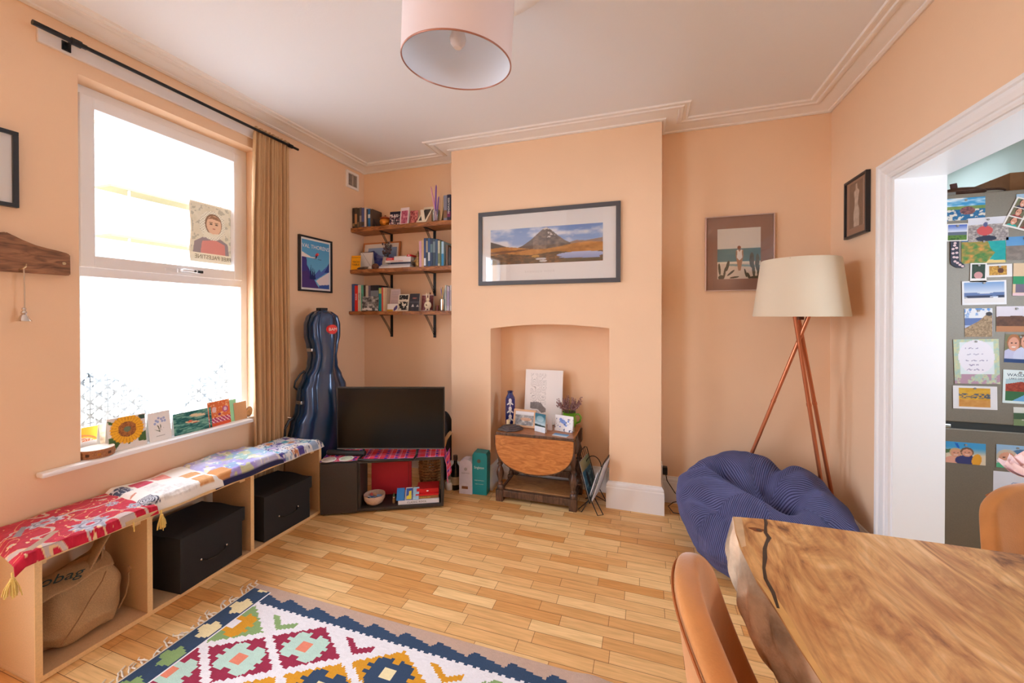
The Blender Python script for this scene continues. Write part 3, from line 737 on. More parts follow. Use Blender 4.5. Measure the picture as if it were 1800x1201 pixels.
p = thing('tambourine', 'wooden tambourine lying on the left end of the sill', 'tambourine', (XL - .022, 1.172, SZ))
b = MB(); b.lathe([(.060, 0), (.062, .002), (.062, .036), (.060, .038), (.057, .036), (.057, .002), (.060, 0)], seg=48); b.build('hoop', mat_wood('tambourine_wood', (140, 86, 48), (186, 130, 84), 20, rough=.5), p, True)
MB().cyl((0, 0, .0375), (0, 0, .0395), .0605, seg=48).build('skin', mat('drum_skin', (238, 230, 220), .5), p)
for k in range(10):
    a = 2 * math.pi * k / 10; MB().box(-.006, .006, -.0012, .0012, .012, .024).build('inlay', mat('dark_inlay', (84, 48, 28), .5) if k % 2 else mat('brass_inlay', (190, 130, 60), .3, .6), p, loc=(.0625 * math.sin(a), -.0625 * math.cos(a), 0), rot=(0, 0, a))
p = thing('cotton_reel', 'small woven round trinket at the right end of the sill', 'ornament', (XL - .03, 1.935, SZ + .035), rot=(0, R(90), R(20)))
MB().lathe([(.0, 0), (.022, 0), (.028, .004), (.028, .012), (.022, .016), (0, .016)], seg=28).build('disc', mat('woven_straw', (206, 164, 118), .8, var=(60, .3)), p, True)
MB().tube([(.030 * math.cos(a), .030 * math.sin(a), .008) for a in [i * .3142 for i in range(20)]], .004, closed=True).build('rim', mat('dark_rim', (150, 118, 92), .6), p, True)
# ------------------------------------------------------------ storage bench
mdf = mat('raw_mdf', (212, 176, 134), .75, var=(220, .07))
mdf_edge = mat('mdf_cut_edge', (236, 200, 146), .7, var=(160, .06))
BX0, BX1, BZ = -2.356, -2.062, .452
p = thing('storage_bench', 'low raw fibreboard bench with three open bays under the window', 'bench', (-2.22, 1.48, 0))
def bb(name, x0, x1, y0, y1, z0, z1, m=mdf, **k): return MB().box(x0 + 2.22, x1 + 2.22, y0 - 1.48, y1 - 1.48, z0, z1, .0012).build(name, m, p, **k)
bb('top_board', BX0, BX1, .812, 2.142, BZ - .016, BZ)
bb('bottom_board', BX0, BX1, .812, 2.142, 0.002, .020)
for y0 in (.812, 1.152, 1.636, 2.124): bb('divider', BX0, BX1 - .001, y0, y0 + .018, .020, BZ - .016)
for y0 in (.811, 1.151, 1.635, 2.123): bb('front_edge_strip', BX1, BX1 + .003, y0, y0 + .020, .020, BZ - .016, mdf_edge)
bb('front_edge_strip', BX1, BX1 + .003, .811, 2.143, BZ - .017, BZ, mdf_edge)
bb('front_edge_strip', BX1, BX1 + .003, .811, 2.143, .002, .021, mdf_edge)
for y0, s in ((.83, 1), (1.152, -1), (1.17, 1), (1.636, -1), (1.654, 1), (2.124, -1)):
    bb('corner_block', BX1 - .07, BX1 - .04, min(y0, y0 + s * .03), max(y0, y0 + s * .03), BZ - .046, BZ - .016, mdf_edge)

# black fabric storage boxes
blkf = mat('black_woven_fabric', (38, 38, 40), .9, var=(420, .35), bump=(500, .3))
def storage_box(y, label, rz):
    p = thing('storage_box', label, 'box', (-2.20, y, .021), rz, group='black fabric storage boxes in the bench')
    MB().box(-.145, .140, -.160, .160, 0, .215, .004).build('box_body', blkf, p)
    b = MB()
    def lid(u, v):
        return ((u - .5) * .300, (v - .5) * .334, .262 - .018 * math.sin(math.pi * u) * math.sin(math.pi * v) + .003 * math.sin(9 * u + 4 * v))
    b.surf(lid, 14, 14)
    bm = b.bm; bm.edges.ensure_lookup_table()
    be = [e for e in bm.edges if e.is_boundary]; r = bmesh.ops.extrude_edge_only(bm, edges=be)
    for v in [g for g in r['geom'] if isinstance(g, bmesh.types.BMVert)]: v.co.z = .192
    o = b.build('lid', blkf, p, True)
    b = MB(); b.tube([(.1415, -.062, .112), (.158, -.045, .100), (.160, 0, .094), (.158, .045, .100), (.1415, .062, .112)], .006, 6, flat=.4); b.build('handle', mat('black_webbing', (24, 24, 25), .7), p, True)
    for s in (-1, 1): MB().sphere((.146, s * .066, .112), .0055, .6).build('rivet', mat('chrome', (225, 225, 228), .15, 1), p, True)
    return p
storage_box(1.425, 'black fabric lidded box in the middle bay of the bench', R(4))
storage_box(1.885, 'black fabric lidded box in the far bay of the bench', R(-2))

# jute bag in the near bay
jute = mat('jute_weave', (196, 160, 116), .95, var=(300, .16), bump=(420, .5))
p = thing('jute_bag', 'slumped brown jute shopping bag in the near bay of the bench', 'bag', (-2.215, .985, .021))
def bag(u, v):
    a = u * 2 * math.pi; ca, sa = math.cos(a), math.sin(a)
    # v 0 bottom rim .. 1 open mouth; mouth leans towards +y
    prof = [(0, .0), (.04, .10), (.25, .138), (.5, .128), (.75, .10), (1, .085)]
    for (v0, r0), (v1, r1) in zip(prof, prof[1:]):
        if v0 <= v <= v1: rr = r0 + (r1 - r0) * (v - v0) / (v1 - v0); break
    q = .72; cx = abs(ca) ** q * (1 if ca > 0 else -1); sy = abs(sa) ** q * (1 if sa > 0 else -1)
    z = .235 * v ** .85 + (.10 * max(0, sa) ** 2 * v ** 2) + .010 * math.sin(5 * a + 6 * v)
    x = cx * rr * .86 + .008 * math.sin(7 * v + 3 * a) - .045 * v
    y = sy * rr * 1.02 + .02 * v ** 1.5 + .008 * math.sin(9 * v + 2 * a)
    return (x, max(-.135, min(.135, y)), z)
o = MB().surf(bag, 72, 34, cu=True).build('bag_body', jute, p, 'all'); md = o.modifiers.new('s', 'SOLIDIFY'); md.thickness = .002; md.offset = 0
def fl(u, v):
    return (.075 - .17 * v + .004 * math.sin(8 * u), -.125 + .215 * u + .012 * math.sin(4 * v), .222 + .030 * math.sin(math.pi * v) + .030 * u + .006 * math.sin(10 * u + 6 * v))
o = MB().surf(fl, 24, 24).build('folded_flap', jute, p, 'all'); md = o.modifiers.new('s', 'SOLIDIFY'); md.thickness = .004
def roll(u, v):
    a = u * 2 * math.pi; r = .020 + .004 * math.sin(a * 2)
    c = Vector((.035 - .06 * v, .010 + .115 * v, .235 + .125 * v)); return (c.x + r * 1.2 * math.cos(a), c.y + r * .75 * math.sin(a), c.z + r * .5 * math.sin(a + 1))
MB().surf(roll, 20, 14, cu=True).build('rolled_corner', jute, p, 'all')
MB().tube([(.118, -.09, .05), (.120, -.045, .11), (.112, 0, .17), (.10, .04, .21), (.085, .06, .235)], .0022).build('seam', mat('jute_seam', (150, 112, 74), .9), p, True)
MB().tube([(.10, .095, .06), (.112, .112, .11), (.105, .125, .15), (.10, .128, .19), (.112, .132, .205), (.105, .126, .222)], .003).build('piping', mat('jute_seam', (150, 112, 74), .9), p, True)
lettering('obag', p, .062, (.022, -.048, .262), (R(22), R(0), R(62)), mat('dark_teal_ink', (50, 84, 84), .8), shear=.25)

# ------------------------------------------------------------ covers on the bench
cloth = mat_attr('cover_cloth', .9, .2, bump=(160, .35), sheen=.15)
def cover(name, label, y0, y1, shear0, shear1, puff, col, front=-2.046, back=-2.412, drop=.018, base=BZ + .003, nu=70, nv=90, seed=1, near=0, group=None):
    """v runs from the front edge to the wall, u from the near end to the far end"""
    p = thing(name, label, 'cover', ((front + back) / 2, (y0 + y1) / 2, base), group=group)
    ox, oy, oz = p.location
    def pos(U, V):
        n = vn(U * (y1 - y0) * 5 + seed, V * 2, 1.6, 1.6, seed, 3) - .5
        x = front + (back - front) * V + .006 * np.sin(U * 11 + seed) * (V < .05)
        y = y0 + shear0 * V + (y1 + shear1 * V - y0 - shear0 * V) * U
        edge = np.minimum(1, V / .10) ; eb = np.minimum(1, (1 - V) / .08); eu = np.minimum(1, np.minimum(U, 1 - U) / .10)
        h = puff * (np.sin(edge * math.pi / 2) * np.sin(eb * math.pi / 2) * (.35 + .65 * np.sin(eu * math.pi / 2))) * (1 + .5 * n) + .004 + .005 * n
        z = base + h
        z = z - drop * np.clip(1 - V / .035, 0, 1)
        if near: z = z - near * np.clip(1 - U / .06, 0, 1)
        return (x - ox, y - oy, z - oz)
    o = paintsurf('cover_top', p, pos, col, nu, nv, cloth)
    md = o.modifiers.new('s', 'SOLIDIFY'); md.thickness = .006; md.offset = -1
    return p
def hsq(U, V, seed): return _hash(np.floor(U), np.floor(V), seed)
def col_red(U, V):
    I = mixc((172, 26, 52), (214, 44, 70), vn(U, V, 40, 30, 3) )
    n = vn(U + .4 * V, V, 5, 4, 7, 2); put(I, (np.abs(n - .50) < .030), (198, 180, 176)); put(I, (np.abs(n - .50) < .036) & (np.abs(n - .50) > .028), (230, 196, 150))
    n2 = vn(U - .5 * V + 3, V + 2, 7, 5, 11, 2); put(I, np.abs(n2 - .5) < .010, (226, 176, 120)); put(I, vn(U, V, 30, 22, 15, 2) > .80, (232, 196, 150))
    for cx, cy, rx, ry in ((.52, .18, .15, .16), (.34, .66, .16, .10), (.80, .50, .06, .06), (.88, .22, .06, .10)):
        a = np.arctan2(V - cy, U - cx); r = np.hypot((U - cx) / rx, (V - cy) / ry); m = r < .86 + .14 * np.sin(a * 9)
        put(I, m, mixc((146, 146, 162), (212, 212, 222), vn(U, V, 44, 36, 4) * 1.6 - .3)); put(I, m & (np.abs(r - .5) < .05), (120, 120, 138)); put(I, r < .22, (206, 70, 86))
    put(I, inpoly(U, V, [(.06, .10), (.30, .34), (.34, .30), (.12, .06)]), (176, 152, 130)); put(I, inpoly(U, V, [(.10, .55), (.20, .75), (.23, .72), (.14, .50)]), (142, 138, 146))
    return I
def col_patch(U, V):
    I = canvas(U, (240, 236, 230)); gx, gy = U * 4.4 + .15 * V, V * 3.4; cx, cy = np.floor(gx), np.floor(gy); fx, fy = gx - cx, gy - cy
    inside = (fx > .09) & (fx < .91) & (fy > .09) & (fy < .91)
    n = vn(U, V, 40, 26, 6, 3); n2 = vn(U, V, 22, 16, 9, 2)
    pal = {(0, 0): 'rose', (0, 1): 'twig', (0, 2): 'navy', (1, 0): 'lace', (1, 1): 'white', (2, 0): 'lace', (2, 2): 'salmon', (1, 2): 'crimson', (2, 1): 'white', (3, 0): 'tan', (3, 1): 'tan', (3, 2): 'white', (1, 1): 'lace', (3, 3): 'salmon', (2, 3): 'salmon'}
    for (a, c), k in pal.items():
        m = inside & (cx == a) & (cy == c)
        if k == 'rose': put(I, m, (206, 206, 212)); r = np.hypot(fx - .5, fy - .5) + .12 * n2; put(I, m & ((r * 9 % 1) < .45), (66, 70, 86))
        elif k == 'navy': put(I, m, (60, 74, 98)); put(I, m & (np.abs(n2 - .5) < .05), (206, 212, 220))
        elif k == 'crimson': put(I, m, mixc((196, 60, 92), (214, 92, 116), n))
        elif k == 'salmon': put(I, m, mixc((222, 130, 120), (236, 170, 160), n))
        elif k == 'tan': put(I, m, mixc((206, 146, 92), (226, 178, 126), n))
        elif k == 'lace': put(I, m, mixc((214, 210, 206), (238, 234, 230), n * 2 - .5))
        elif k == 'twig': put(I, m & (ell(fx, fy, .45, .5, .22, .06, .5) | ell(fx, fy, .66, .62, .06, .06)), (214, 150, 126))
    return I
def col_tie(U, V):
    n = vn(U, V, 4, 3, 31, 4); n2 = vn(U, V, 7, 5, 37, 4); I = mixc((150, 130, 206), (206, 210, 236), n * 2.4 - .7)
    put(I, n2 > .56, mixc((196, 206, 120), (236, 232, 190), n * 2 - .5), .75); put(I, vn(U, V, 5, 6, 41, 3) > .62, (140, 196, 210), .6); put(I, vn(U, V, 18, 13, 43, 2) > .66, (250, 246, 240), .7)
    put(I, inpoly(U, V, [(-.1, .0), (.02, .34), (.22, .30), (.26, .10), (.10, -.1)]), (214, 152, 96)); put(I, V < .026, (44, 46, 84)); return I
def col_small(U, V):
    gx, gy = U * 7, V * 7; h = hsq(gx, gy, 5); h2 = hsq(gx, gy, 8); fx, fy = gx % 1, gy % 1
    pal = np.array([(206, 214, 226), (180, 160, 200), (96, 170, 190), (226, 200, 180), (84, 74, 150), (230, 226, 220), (200, 130, 90), (150, 170, 200)], float)
    I = pal[(h * 7.99).astype(int)]; n = hsq(gx * 5, gy * 5, 12); put(I, (n > .6) & (h2 > .35), (236, 232, 230), .8); put(I, (n < .2) & (h2 > .4), (60, 70, 120), .8)
    put(I, (fx < .06) | (fy < .06), (236, 234, 232)); return I
c3 = cover('patchwork_cushion', 'small patch cushion cover at the far end of the bench by the cello case', 1.80, 2.156, .05, -.02, .036, col_small, back=-2.364, seed=5, nu=100, nv=100)
c2 = cover('tie_dye_cushion', 'lilac and lime tie dye cushion cover on the bench', 1.44, 1.835, .05, .05, .045, col_tie, base=BZ + .008, seed=9, nu=110, nv=100)
c1 = cover('patchwork_quilt', 'white patchwork quilt with crimson and navy squares on the bench', 1.135, 1.475, .03, .05, .036, col_patch, base=BZ + .014, seed=3, nu=140, nv=120)
c0 = cover('embroidered_throw', 'red embroidered throw with grey flowers and gold tassels on the bench', .752, 1.178, .06, .035, .012, col_red, front=-2.030, base=BZ + .026, drop=.03, seed=2, nu=180, nv=160, near=.02)
gold = mat('gold_thread', (226, 196, 112), .8, var=(200, .1))
def tassel(x, y, z, L, par, lab=None):
    ox, oy, oz = par.location; b = MB()
    b.tube([(x - ox, y - oy, z - oz), (x - ox + .003, y - oy, z - oz - L * .22)], .003, 6)
    rnd = random.Random(int(y * 1000))
    b.lathe([(0, 0), (.006, -.002), (.007, -.010), (.005, -.014), (.009, -.020)], (x - ox + .003, y - oy, z - oz - L * .2), 12)
    for k in range(34):
        a = rnd.random() * 6.28; r = rnd.random() * .021 + .003; e = L * (.75 + .25 * rnd.random())
        b.tube([(x - ox + .003 + .005 * math.cos(a), y - oy + .005 * math.sin(a), z - oz - L * .27), (x - ox + .003 + r * .8 * math.cos(a), y - oy + r * .8 * math.sin(a), z - oz - L * .27 - e * .4), (x - ox + .003 + r * math.cos(a), y - oy + r * math.sin(a), z - oz - L * .27 - e * .72)], .0016, 4)
    b.build('tassel', gold, par, True)
tassel(-2.024, .745, .455, .085, c0); tassel(-2.028, 1.186, .462, .085, c0)
MB().tube([(-2.028 - c0.location.x, 1.086 - c0.location.y, -.02), (-2.026 - c0.location.x, 1.087 - c0.location.y, -.06)], .0022).build('loose_thread', gold, c0)
MB().box(.0, .013, -.115, .0, -.028, -.012, .002).build('lining_edge', mat('cream_lining', (206, 176, 130), .9), c0, loc=(-2.046 - c0.location.x, 1.178 - c0.location.y, 0))
# ------------------------------------------------------------ cello case in the corner
navy = bpy.data.materials.new('blue_gloss_shell'); navy.use_nodes = True
_b = navy.node_tree.nodes['Principled BSDF']; _b.inputs['Base Color'].default_value = lin((22, 62, 104)) + (1,); _b.inputs['Roughness'].default_value = .25; _b.inputs['Metallic'].default_value = .35
_b.inputs['Coat Weight'].default_value = .8; _b.inputs['Coat Roughness'].default_value = .08
steel = mat('brushed_steel', (206, 200, 194), .25, 1)
p = thing('cello_case', 'glossy navy blue hard cello case standing in the corner', 'cello case', (-2.275, 2.378, 0), R(-12))
def halfw(z):
    K = [(0, .11), (.04, .18), (.12, .222), (.28, .240), (.44, .238), (.56, .212), (.64, .178), (.72, .170), (.80, .165), (.88, .132), (.96, .092), (1.03, .082), (1.10, .092), (1.18, .112), (1.26, .114), (1.32, .096), (1.355, .060), (1.368, .004)]
    for (z0, w0), (z1, w1) in zip(K, K[1:]):
        if z0 <= z <= z1:
            t = (z - z0) / (z1 - z0); 
            if z < 1.30 and z > .04: t = t * t * (3 - 2 * t)
            return w0 + (w1 - w0) * t
    return .004
def depth(z): return min(.125, .085 + .05 * math.sin(min(1, max(0, z / .9)) * math.pi)) if z < .9 else .085 + .018 * math.sin((z - .9) / .47 * math.pi)
def shell(side):
    """side +1: lid towards the room (+x), -1: back half towards the wall"""
    def f(u, v):
        z = 1.368 * v; w = halfw(z); D = depth(z) * (.95 if side > 0 else .85)
        D *= min(1, (1.372 - z) / .05) ** .5 * min(1, (z + .01) / .04) ** .5
        a = math.pi * u; cy = math.cos(a); sx = math.sin(a)
        y = w * (abs(cy) ** .72) * (1 if cy > 0 else -1)
        x = D * sx ** .45
        if side > 0:   # raised central ridge with flutes
            g = abs(y) / max(w, .01); x += .030 * math.exp(-(g / .32) ** 2) * min(1, w / .08) - .014 * math.exp(-((g - .60) / .14) ** 2) * (D > .06)
        return (side * (x + .004), y, z)
    return f
for s, nm in ((1, 'lid_shell'), (-1, 'back_shell')):
    MB().surf(shell(s), 49, 90).build(nm, navy, p, 'all')
b = MB(); 
rim = [(0, halfw(z) + .003, z) for z in [1.366 * t / 60 for t in range(61)]]
b.tube(rim, .006, 6); b.tube([(0, -y, z) for _, y, z in rim], .006, 6); b.build('rim_seal', mat('dark_rubber', (14, 20, 30), .5), p, True)
for z in (1.075, .80 - .09, .35):
    w = halfw(z); b = MB(); b.box(-.030, .030, -w - .012, -w + .004, z - .012, z + .012, .004); b.cyl((-.022, -w - .014, z), (.026, -w - .014, z), .006); b.build('latch', steel, p, True)
w = halfw(.86); b = MB(); b.tube([(-.03, -.120, .925), (-.03, -.150, .905), (-.03, -.188, .855), (-.03, -.196, .82), (-.03, -.176, .80)], .010, 8, flat=.6); b.build('carry_handle', mat('black_plastic', (22, 22, 24), .4), p, True)
b = MB(); b.tube([(-.03, -.205, .60), (-.03, -.235, .59), (-.03, -.262, .54), (-.03, -.266, .47), (-.03, -.240, .45)], .009, 8); b.build('carry_handle', mat('black_plastic', (22, 22, 24), .4), p, True)
MB().tube([(-.02, -.235, .61), (-.01, -.25, .62), (0, -.235, .615)], .004).build('handle_ring', steel, p, True)
MB().tube([(-.02, -.236, .42), (-.01, -.252, .41), (0, -.24, .42)], .004).build('handle_ring', steel, p, True)
MB().box(-.03, .03, -.028, .028, 1.362, 1.382, .005).build('top_hinge', mat('black_plastic', (22, 22, 24), .4), p)
MB().cyl((.098, -.004, 1.225), (.141, -.010, 1.225), .034, seg=32).build('round_sticker', mat('red_sticker', (222, 50, 44), .5), p)
lettering('BAM', p, .030, (.1418, -.010, 1.225), (R(90), 0, R(82)), mat('white_ink', (240, 236, 230), .7))

# ------------------------------------------------------------ television cabinet
ang = math.atan2(2.465 - 2.10, -1.30 + 2.03); A = (-2.028, 2.102)
blackwood = mat('black_brown_veneer', (52, 46, 42), .55, var=(300, .25))
p = thing('television_cabinet', 'low black brown television cabinet with one open bay', 'cabinet', (A[0], A[1], 0), ang)
Wc, Dc, Hc, T = .800, .235, .352, .018
for nm, a in (('top_panel', (0, Wc, 0, Dc, Hc - T, Hc)), ('bottom_panel', (0, Wc, 0, Dc, .012, .012 + T)), ('side_panel', (0, T, 0.001, Dc, .012 + T, Hc - T)), ('side_panel', (Wc - T, Wc, .001, Dc, .012 + T, Hc - T)), ('divider_panel', (.232, .250, .003, Dc, .012 + T, Hc - T))):
    MB().box(*a, .001).build(nm, blackwood, p)
MB().box(.002, .234, -.016, -.001, .014, Hc - .006, .002).build('door', blackwood, p)
for x in (.05, .72):
    MB().box(x, x + .04, .03, .20, 0, .012).build('foot', blackwood, p)
ca, sa = math.cos(ang), math.sin(ang)
def CB(x, y): return (A[0] + ca * x - sa * y, A[1] + sa * x + ca * y)     # cabinet frame to room

# checked cloth over the cabinet
def col_check(U, V):
    # real size pattern: metres along and across
    a, c = U * 26, V * 9.5; I = canvas(U, (226, 52, 66))
    put(I, (a % 2) < 1, (214, 74, 96)); va = (a % 2) < .62; hc = (c % 2) < .85
    put(I, va, (190, 50, 150), .75); put(I, hc, (226, 90, 130), .45); put(I, va & hc, (62, 46, 160)); put(I, ((a % 1) < .09) | ((c % 1) < .09), (236, 190, 226), .8); return I
p = thing('checked_cloth', 'red and purple checked cloth laid over the television cabinet', 'cloth', (A[0], A[1], Hc + .001), ang)
ck = mat_attr('checked_cotton', .85, .2, bump=(200, .2))
def cc(U, V):
    L = .885 * U; x = np.where(L < .83, L - .004, .826 + .012 * np.clip((L - .83) / .03, 0, 1)); z = np.where(L < .83, .004, .004 - np.maximum(0, L - .83) * .98)
    x = L - .006; x = np.where(x > .805, .805 + (x - .805) * .25, x); z = .004 - np.maximum(0, L - .811) * 1.0
    y = -.002 + (.236) * V + .004 * np.sin(L * 30) * (V < .04)
    return (x, y, z + .001 * np.sin(L * 60 + V * 20))
paintsurf('cloth_top', p, cc, col_check, 220, 60, ck, solid=.0012)
def ctail(U, V): return (.812 + .030 * U + .012 * V + .010 * np.sin(U * 9 + 2) * V, .02 + .15 * U - .04 * V * (1 - U), .002 - (.19 - .06 * U) * V)
o = paintsurf('hanging_corner', p, ctail, lambda U, V: col_check(V * .22, U * .62), 40, 50, ck, solid=.0012)
def cback(U, V): return (.26 + .54 * U, .238 + .012 * V + .004 * np.sin(U * 60), .004 - (.055 + .012 * np.sin(U * 57)) * V)
paintsurf('hanging_back', p, cback, lambda U, V: col_check(.3 + .6 * U, V * .3), 150, 14, ck, solid=.0012)

# television parallel to the view
ty = R(18.3)
p = thing('television', 'black flat screen television on the checked cloth', 'television', (-1.650, 2.335, Hc + .006), ty)
gloss_b = mat('black_screen', (5, 5, 6), .16, spec=.28); bez = mat('black_bezel', (14, 14, 15), .3)
b = MB(); b.box(-.368, .368, .002, .030, .052, .475, .004); b.box(-.22, .22, .028, .058, .10, .36, .010); b.build('housing', bez, p)
MB().box(-.360, .360, -.0005, .003, .064, .467).build('screen', gloss_b, p)
MB().box(-.366, .366, -.003, .004, .0525, .056).build('trim_line', mat('grey_trim', (120, 122, 126), .3, .5), p)
b = MB(); b.tube([(-.19, .02, .052), (-.19, -.005, .012), (-.19, -.075, .006), (-.13, -.085, .006), (.12, -.085, .006), (.175, -.078, .006), (.18, -.01, .012), (.18, .02, .052)], .0085, 8); b.build('stand', bez, p, True)
p = thing('soundbar', 'short black soundbar lying left of the television stand', 'soundbar', CB(.040, .120) + (Hc + .027,), R(14))
b = MB(); b.cyl((-.03, 0, 0), (.235, 0, 0), .018, seg=20); b.build('speaker_body', mat('black_grille', (26, 26, 28), .7), p, True)
MB().cyl((-.034, 0, 0), (-.030, 0, 0), .014, seg=20).build('end_cap', mat('grey_trim', (120, 122, 126), .3, .5), p, True)
for k, (x, y, lab, c) in enumerate(((.045, .030, 'pale oval coaster nearest the bench on the checked cloth', (214, 204, 196)), (.155, .035, 'pale green round coaster on the checked cloth', (206, 212, 186)))):
    q = thing('coaster', lab, 'coaster', CB(x, y) + (Hc + .0065,), group='coasters by the television')
    MB().cyl((0, 0, 0), (0, 0, .004), .047, seg=32).build('coaster_base', mat('ceramic_white', (236, 232, 226), .4), q)
    MB().cyl((0, 0, .004), (0, 0, .0045), .038, seg=32).build('centre', mat('coaster_print%d' % k, c, .5, var=(60, .3)), q)

# inside the open bay
cx, cy_ = CB(.330, .070)
p = thing('ceramic_bowl', 'speckled pinkish stoneware bowl of badges in the cabinet bay', 'bowl', (cx, cy_, .031), ang)
MB().lathe([(0, 0), (.035, 0), (.055, .012), (.068, .036), (.071, .056), (.070, .066), (.066, .064), (.064, .050), (.056, .030), (.035, .014), (0, .010)], seg=40).build('bowl_body', mat('pink_stoneware', (206, 176, 156), .6, var=(120, .12)), p, True)
q = thing('flag_badge', 'blue and white saltire badge in the stoneware bowl', 'badge', (cx - .004, cy_ - .022, .078), rot=(R(35), R(8), ang))
MB().box(-.028, .028, -.0015, .0015, -.018, .018, .001).build('badge_face', mat('flag_blue', (30, 110, 176), .5), q)
b = MB()
for s in (-1, 1): b.box(-.033, .033, -.0028, -.0010, -.0035, .0035, mtx=Matrix.Rotation(s * R(32.7), 4, 'Y'))
b.build('white_cross', mat('white_enamel', (240, 240, 240), .5), q)
for x, z, c, nm in ((-.03, .078, (226, 110, 110), 'coral pink'), (.030, .080, (120, 150, 190), 'pale blue'), (.0, .084, (206, 150, 120), 'tan')):
    q = thing('trinket', nm + ' trinket at the rim of the stoneware bowl', 'trinket', (cx + x, cy_ + .012, z + .001), rot=(R(20), R(10), x * 20))
    MB().box(-.018, .018, -.010, .010, -.006, .006, .004).build('body', mat('trinket_' + nm.replace(' ', '_'), c, .5), q)
# red folder and basket seen behind, through the open back
cx, cy_ = CB(.425, .205)
p = thing('red_file_box', 'red storage file box behind the bowl in the cabinet', 'box', (cx, cy_, .031), ang)
MB().box(-.140, .140, -.010, .022, 0, .235, .003).build('box_body', mat('red_card', (186, 26, 44), .6, var=(200, .06)), p)
MB().box(.118, .122, -.0115, -.009, 0, .235).build('edge_fold', mat('dark_red_card', (132, 18, 32), .6), p)
cx, cy_ = CB(.700, .345)
p = thing('wicker_basket', 'brown wicker basket on the floor behind the cabinet', 'basket', (cx, cy_, 0))
wick = mat('brown_wicker', (150, 108, 62), .8, var=(90, .25))
b = MB(); 
for k in range(11):
    z = .012 + k * .021; r = .070 + .018 * math.sin(k / 10 * math.pi * .7)
    b.tube([((r + .003 * math.cos(i * math.pi + k * math.pi)) * math.cos(i * .196), (r + .003 * math.cos(i * math.pi + k * math.pi)) * math.sin(i * .196), z) for i in range(32)], .0085, 6, closed=True)
b.build('weave', wick, p, True)
b = MB()
for i in range(24):
    a = i * 2 * math.pi / 24; b.tube([((.073 + .018 * math.sin(t * math.pi * .7)) * math.cos(a), (.073 + .018 * math.sin(t * math.pi * .7)) * math.sin(a), .005 + .24 * t) for t in (0, .25, .5, .75, 1)], .004, 5)
b.build('stakes', wick, p, True)
MB().tube([(.083 * math.cos(a), .083 * math.sin(a), .245) for a in [i * .2 for i in range(31)]], .010, 8, closed=True).build('rim', wick, p, True)
# books in the bay
def book(name, label, cat, loc, rz, w, d, h, col, group=None, page=(236, 228, 212), rot=None, text=None, tcol=None, tsize=.012, spine='-Y'):
    """lying book: spine towards -Y, w wide, d deep, h thick"""
    p = thing(name, label, cat, loc, rz, group, rot)
    cm = mat('cover_%d_%d_%d' % col, col, .4)
    b = MB(); b.box(0, w, 0, d, 0, .0018); b.box(0, w, 0, d, h - .0018, h); b.box(0, w, 0, .0018, .0018, h - .0018); b.build('cover', cm, p)
    MB().box(.002, w - .003, .002, d - .003, .002, h - .002).build('pages', mat('paper_%d' % page[0], page, .85, var=(3, .02)), p)
    if text: lettering(text, p, tsize, (w * .45, -.0006, h / 2), FRONT, mat('ink_%d_%d_%d' % tcol, tcol, .6), spacing=1.15)
    return p
bx, by = CB(.495, .018)
book('coffee_table_book', 'white spined book lettered CLASSIC ROCK at the bottom of the stack', 'book', (bx, by, .0315), ang, .275, .200, .026, (226, 226, 232), 'books lying in the cabinet bay', text='CLASSIC ROCK', tcol=(60, 60, 66), tsize=.017)
bx, by = CB(.595, .030)
book('cookery_book', 'brown spined book above the white one in the cabinet', 'book', (bx, by, .058), ang, .170, .175, .018, (142, 98, 56), 'books lying in the cabinet bay', text='Fabulous Gin', tcol=(236, 196, 90), tsize=.0125)
bx, by = CB(.610, .034)
book('red_hardback', 'bright red book with white pages near the top of the cabinet stack', 'book', (bx, by, .0765), ang, .156, .165, .011, (206, 28, 38), 'books lying in the cabinet bay')
p_ = thing('slipcase', 'upright red slipcase with a small white emblem in the cabinet stack', 'book', CB(.690, .050) + (.088,), ang, group='books lying in the cabinet bay')
MB().box(-.074, .076, 0, .12, 0, .030, .001).build('case', mat('cover_206_28_38', (206, 28, 38), .4), p_)
MB().sphere((0, -.001, .014), .006, 1.3, .3, .7).build('emblem', mat('white_enamel', (240, 240, 240), .5), p_)
for k, (x, w, col, lab) in enumerate(((.508, .052, (28, 118, 190), 'bright blue book leaning at the left of the cabinet stack'), (.565, .045, (56, 90, 160), 'navy and yellow magazine cover beside the blue book'), (.612, .040, (150, 190, 214), 'pale blue booklet between the navy cover and the red slipcase'))):
    q = thing('leaning_book', lab, 'book', CB(x, .022) + (.0585,), ang, rot=(R(-38), 0, ang))
    if k == 1: paint('cover', q, w, .082, lambda U, V: (lambda I: (put(I, (U < .08) | (V > .94), (236, 236, 240)), put(I, inpoly(U, V, [(.15, .05), (.15, .3), (.45, .36), (.5, .7), (.85, .74), (.9, .05)]), (214, 200, 60)), I)[-1])(canvas(U, (44, 82, 160))), 24, th=.008)
    else: MB().box(-w / 2, w / 2, -.004, .004, 0, .082, .0008).build('cover', mat('cover_%d_%d_%d' % col, col, .4), q)
p = thing('garden_gnome', 'tiny green capped figure between the bowl and the books', 'figurine', CB(.462, .055) + (.031,))
MB().lathe([(0, 0), (.010, 0), (.011, .02), (.008, .034), (0, .036)], seg=16).build('figure_body', mat('gnome_tan', (150, 110, 70), .7), p, True)
MB().sphere((0, 0, .041), .008).build('head', mat('gnome_skin', (226, 190, 160), .6), p, True)
MB().lathe([(.009, .045), (.005, .058), (0, .074)], seg=16).build('cap', mat('gnome_green', (60, 84, 50), .7), p, True)

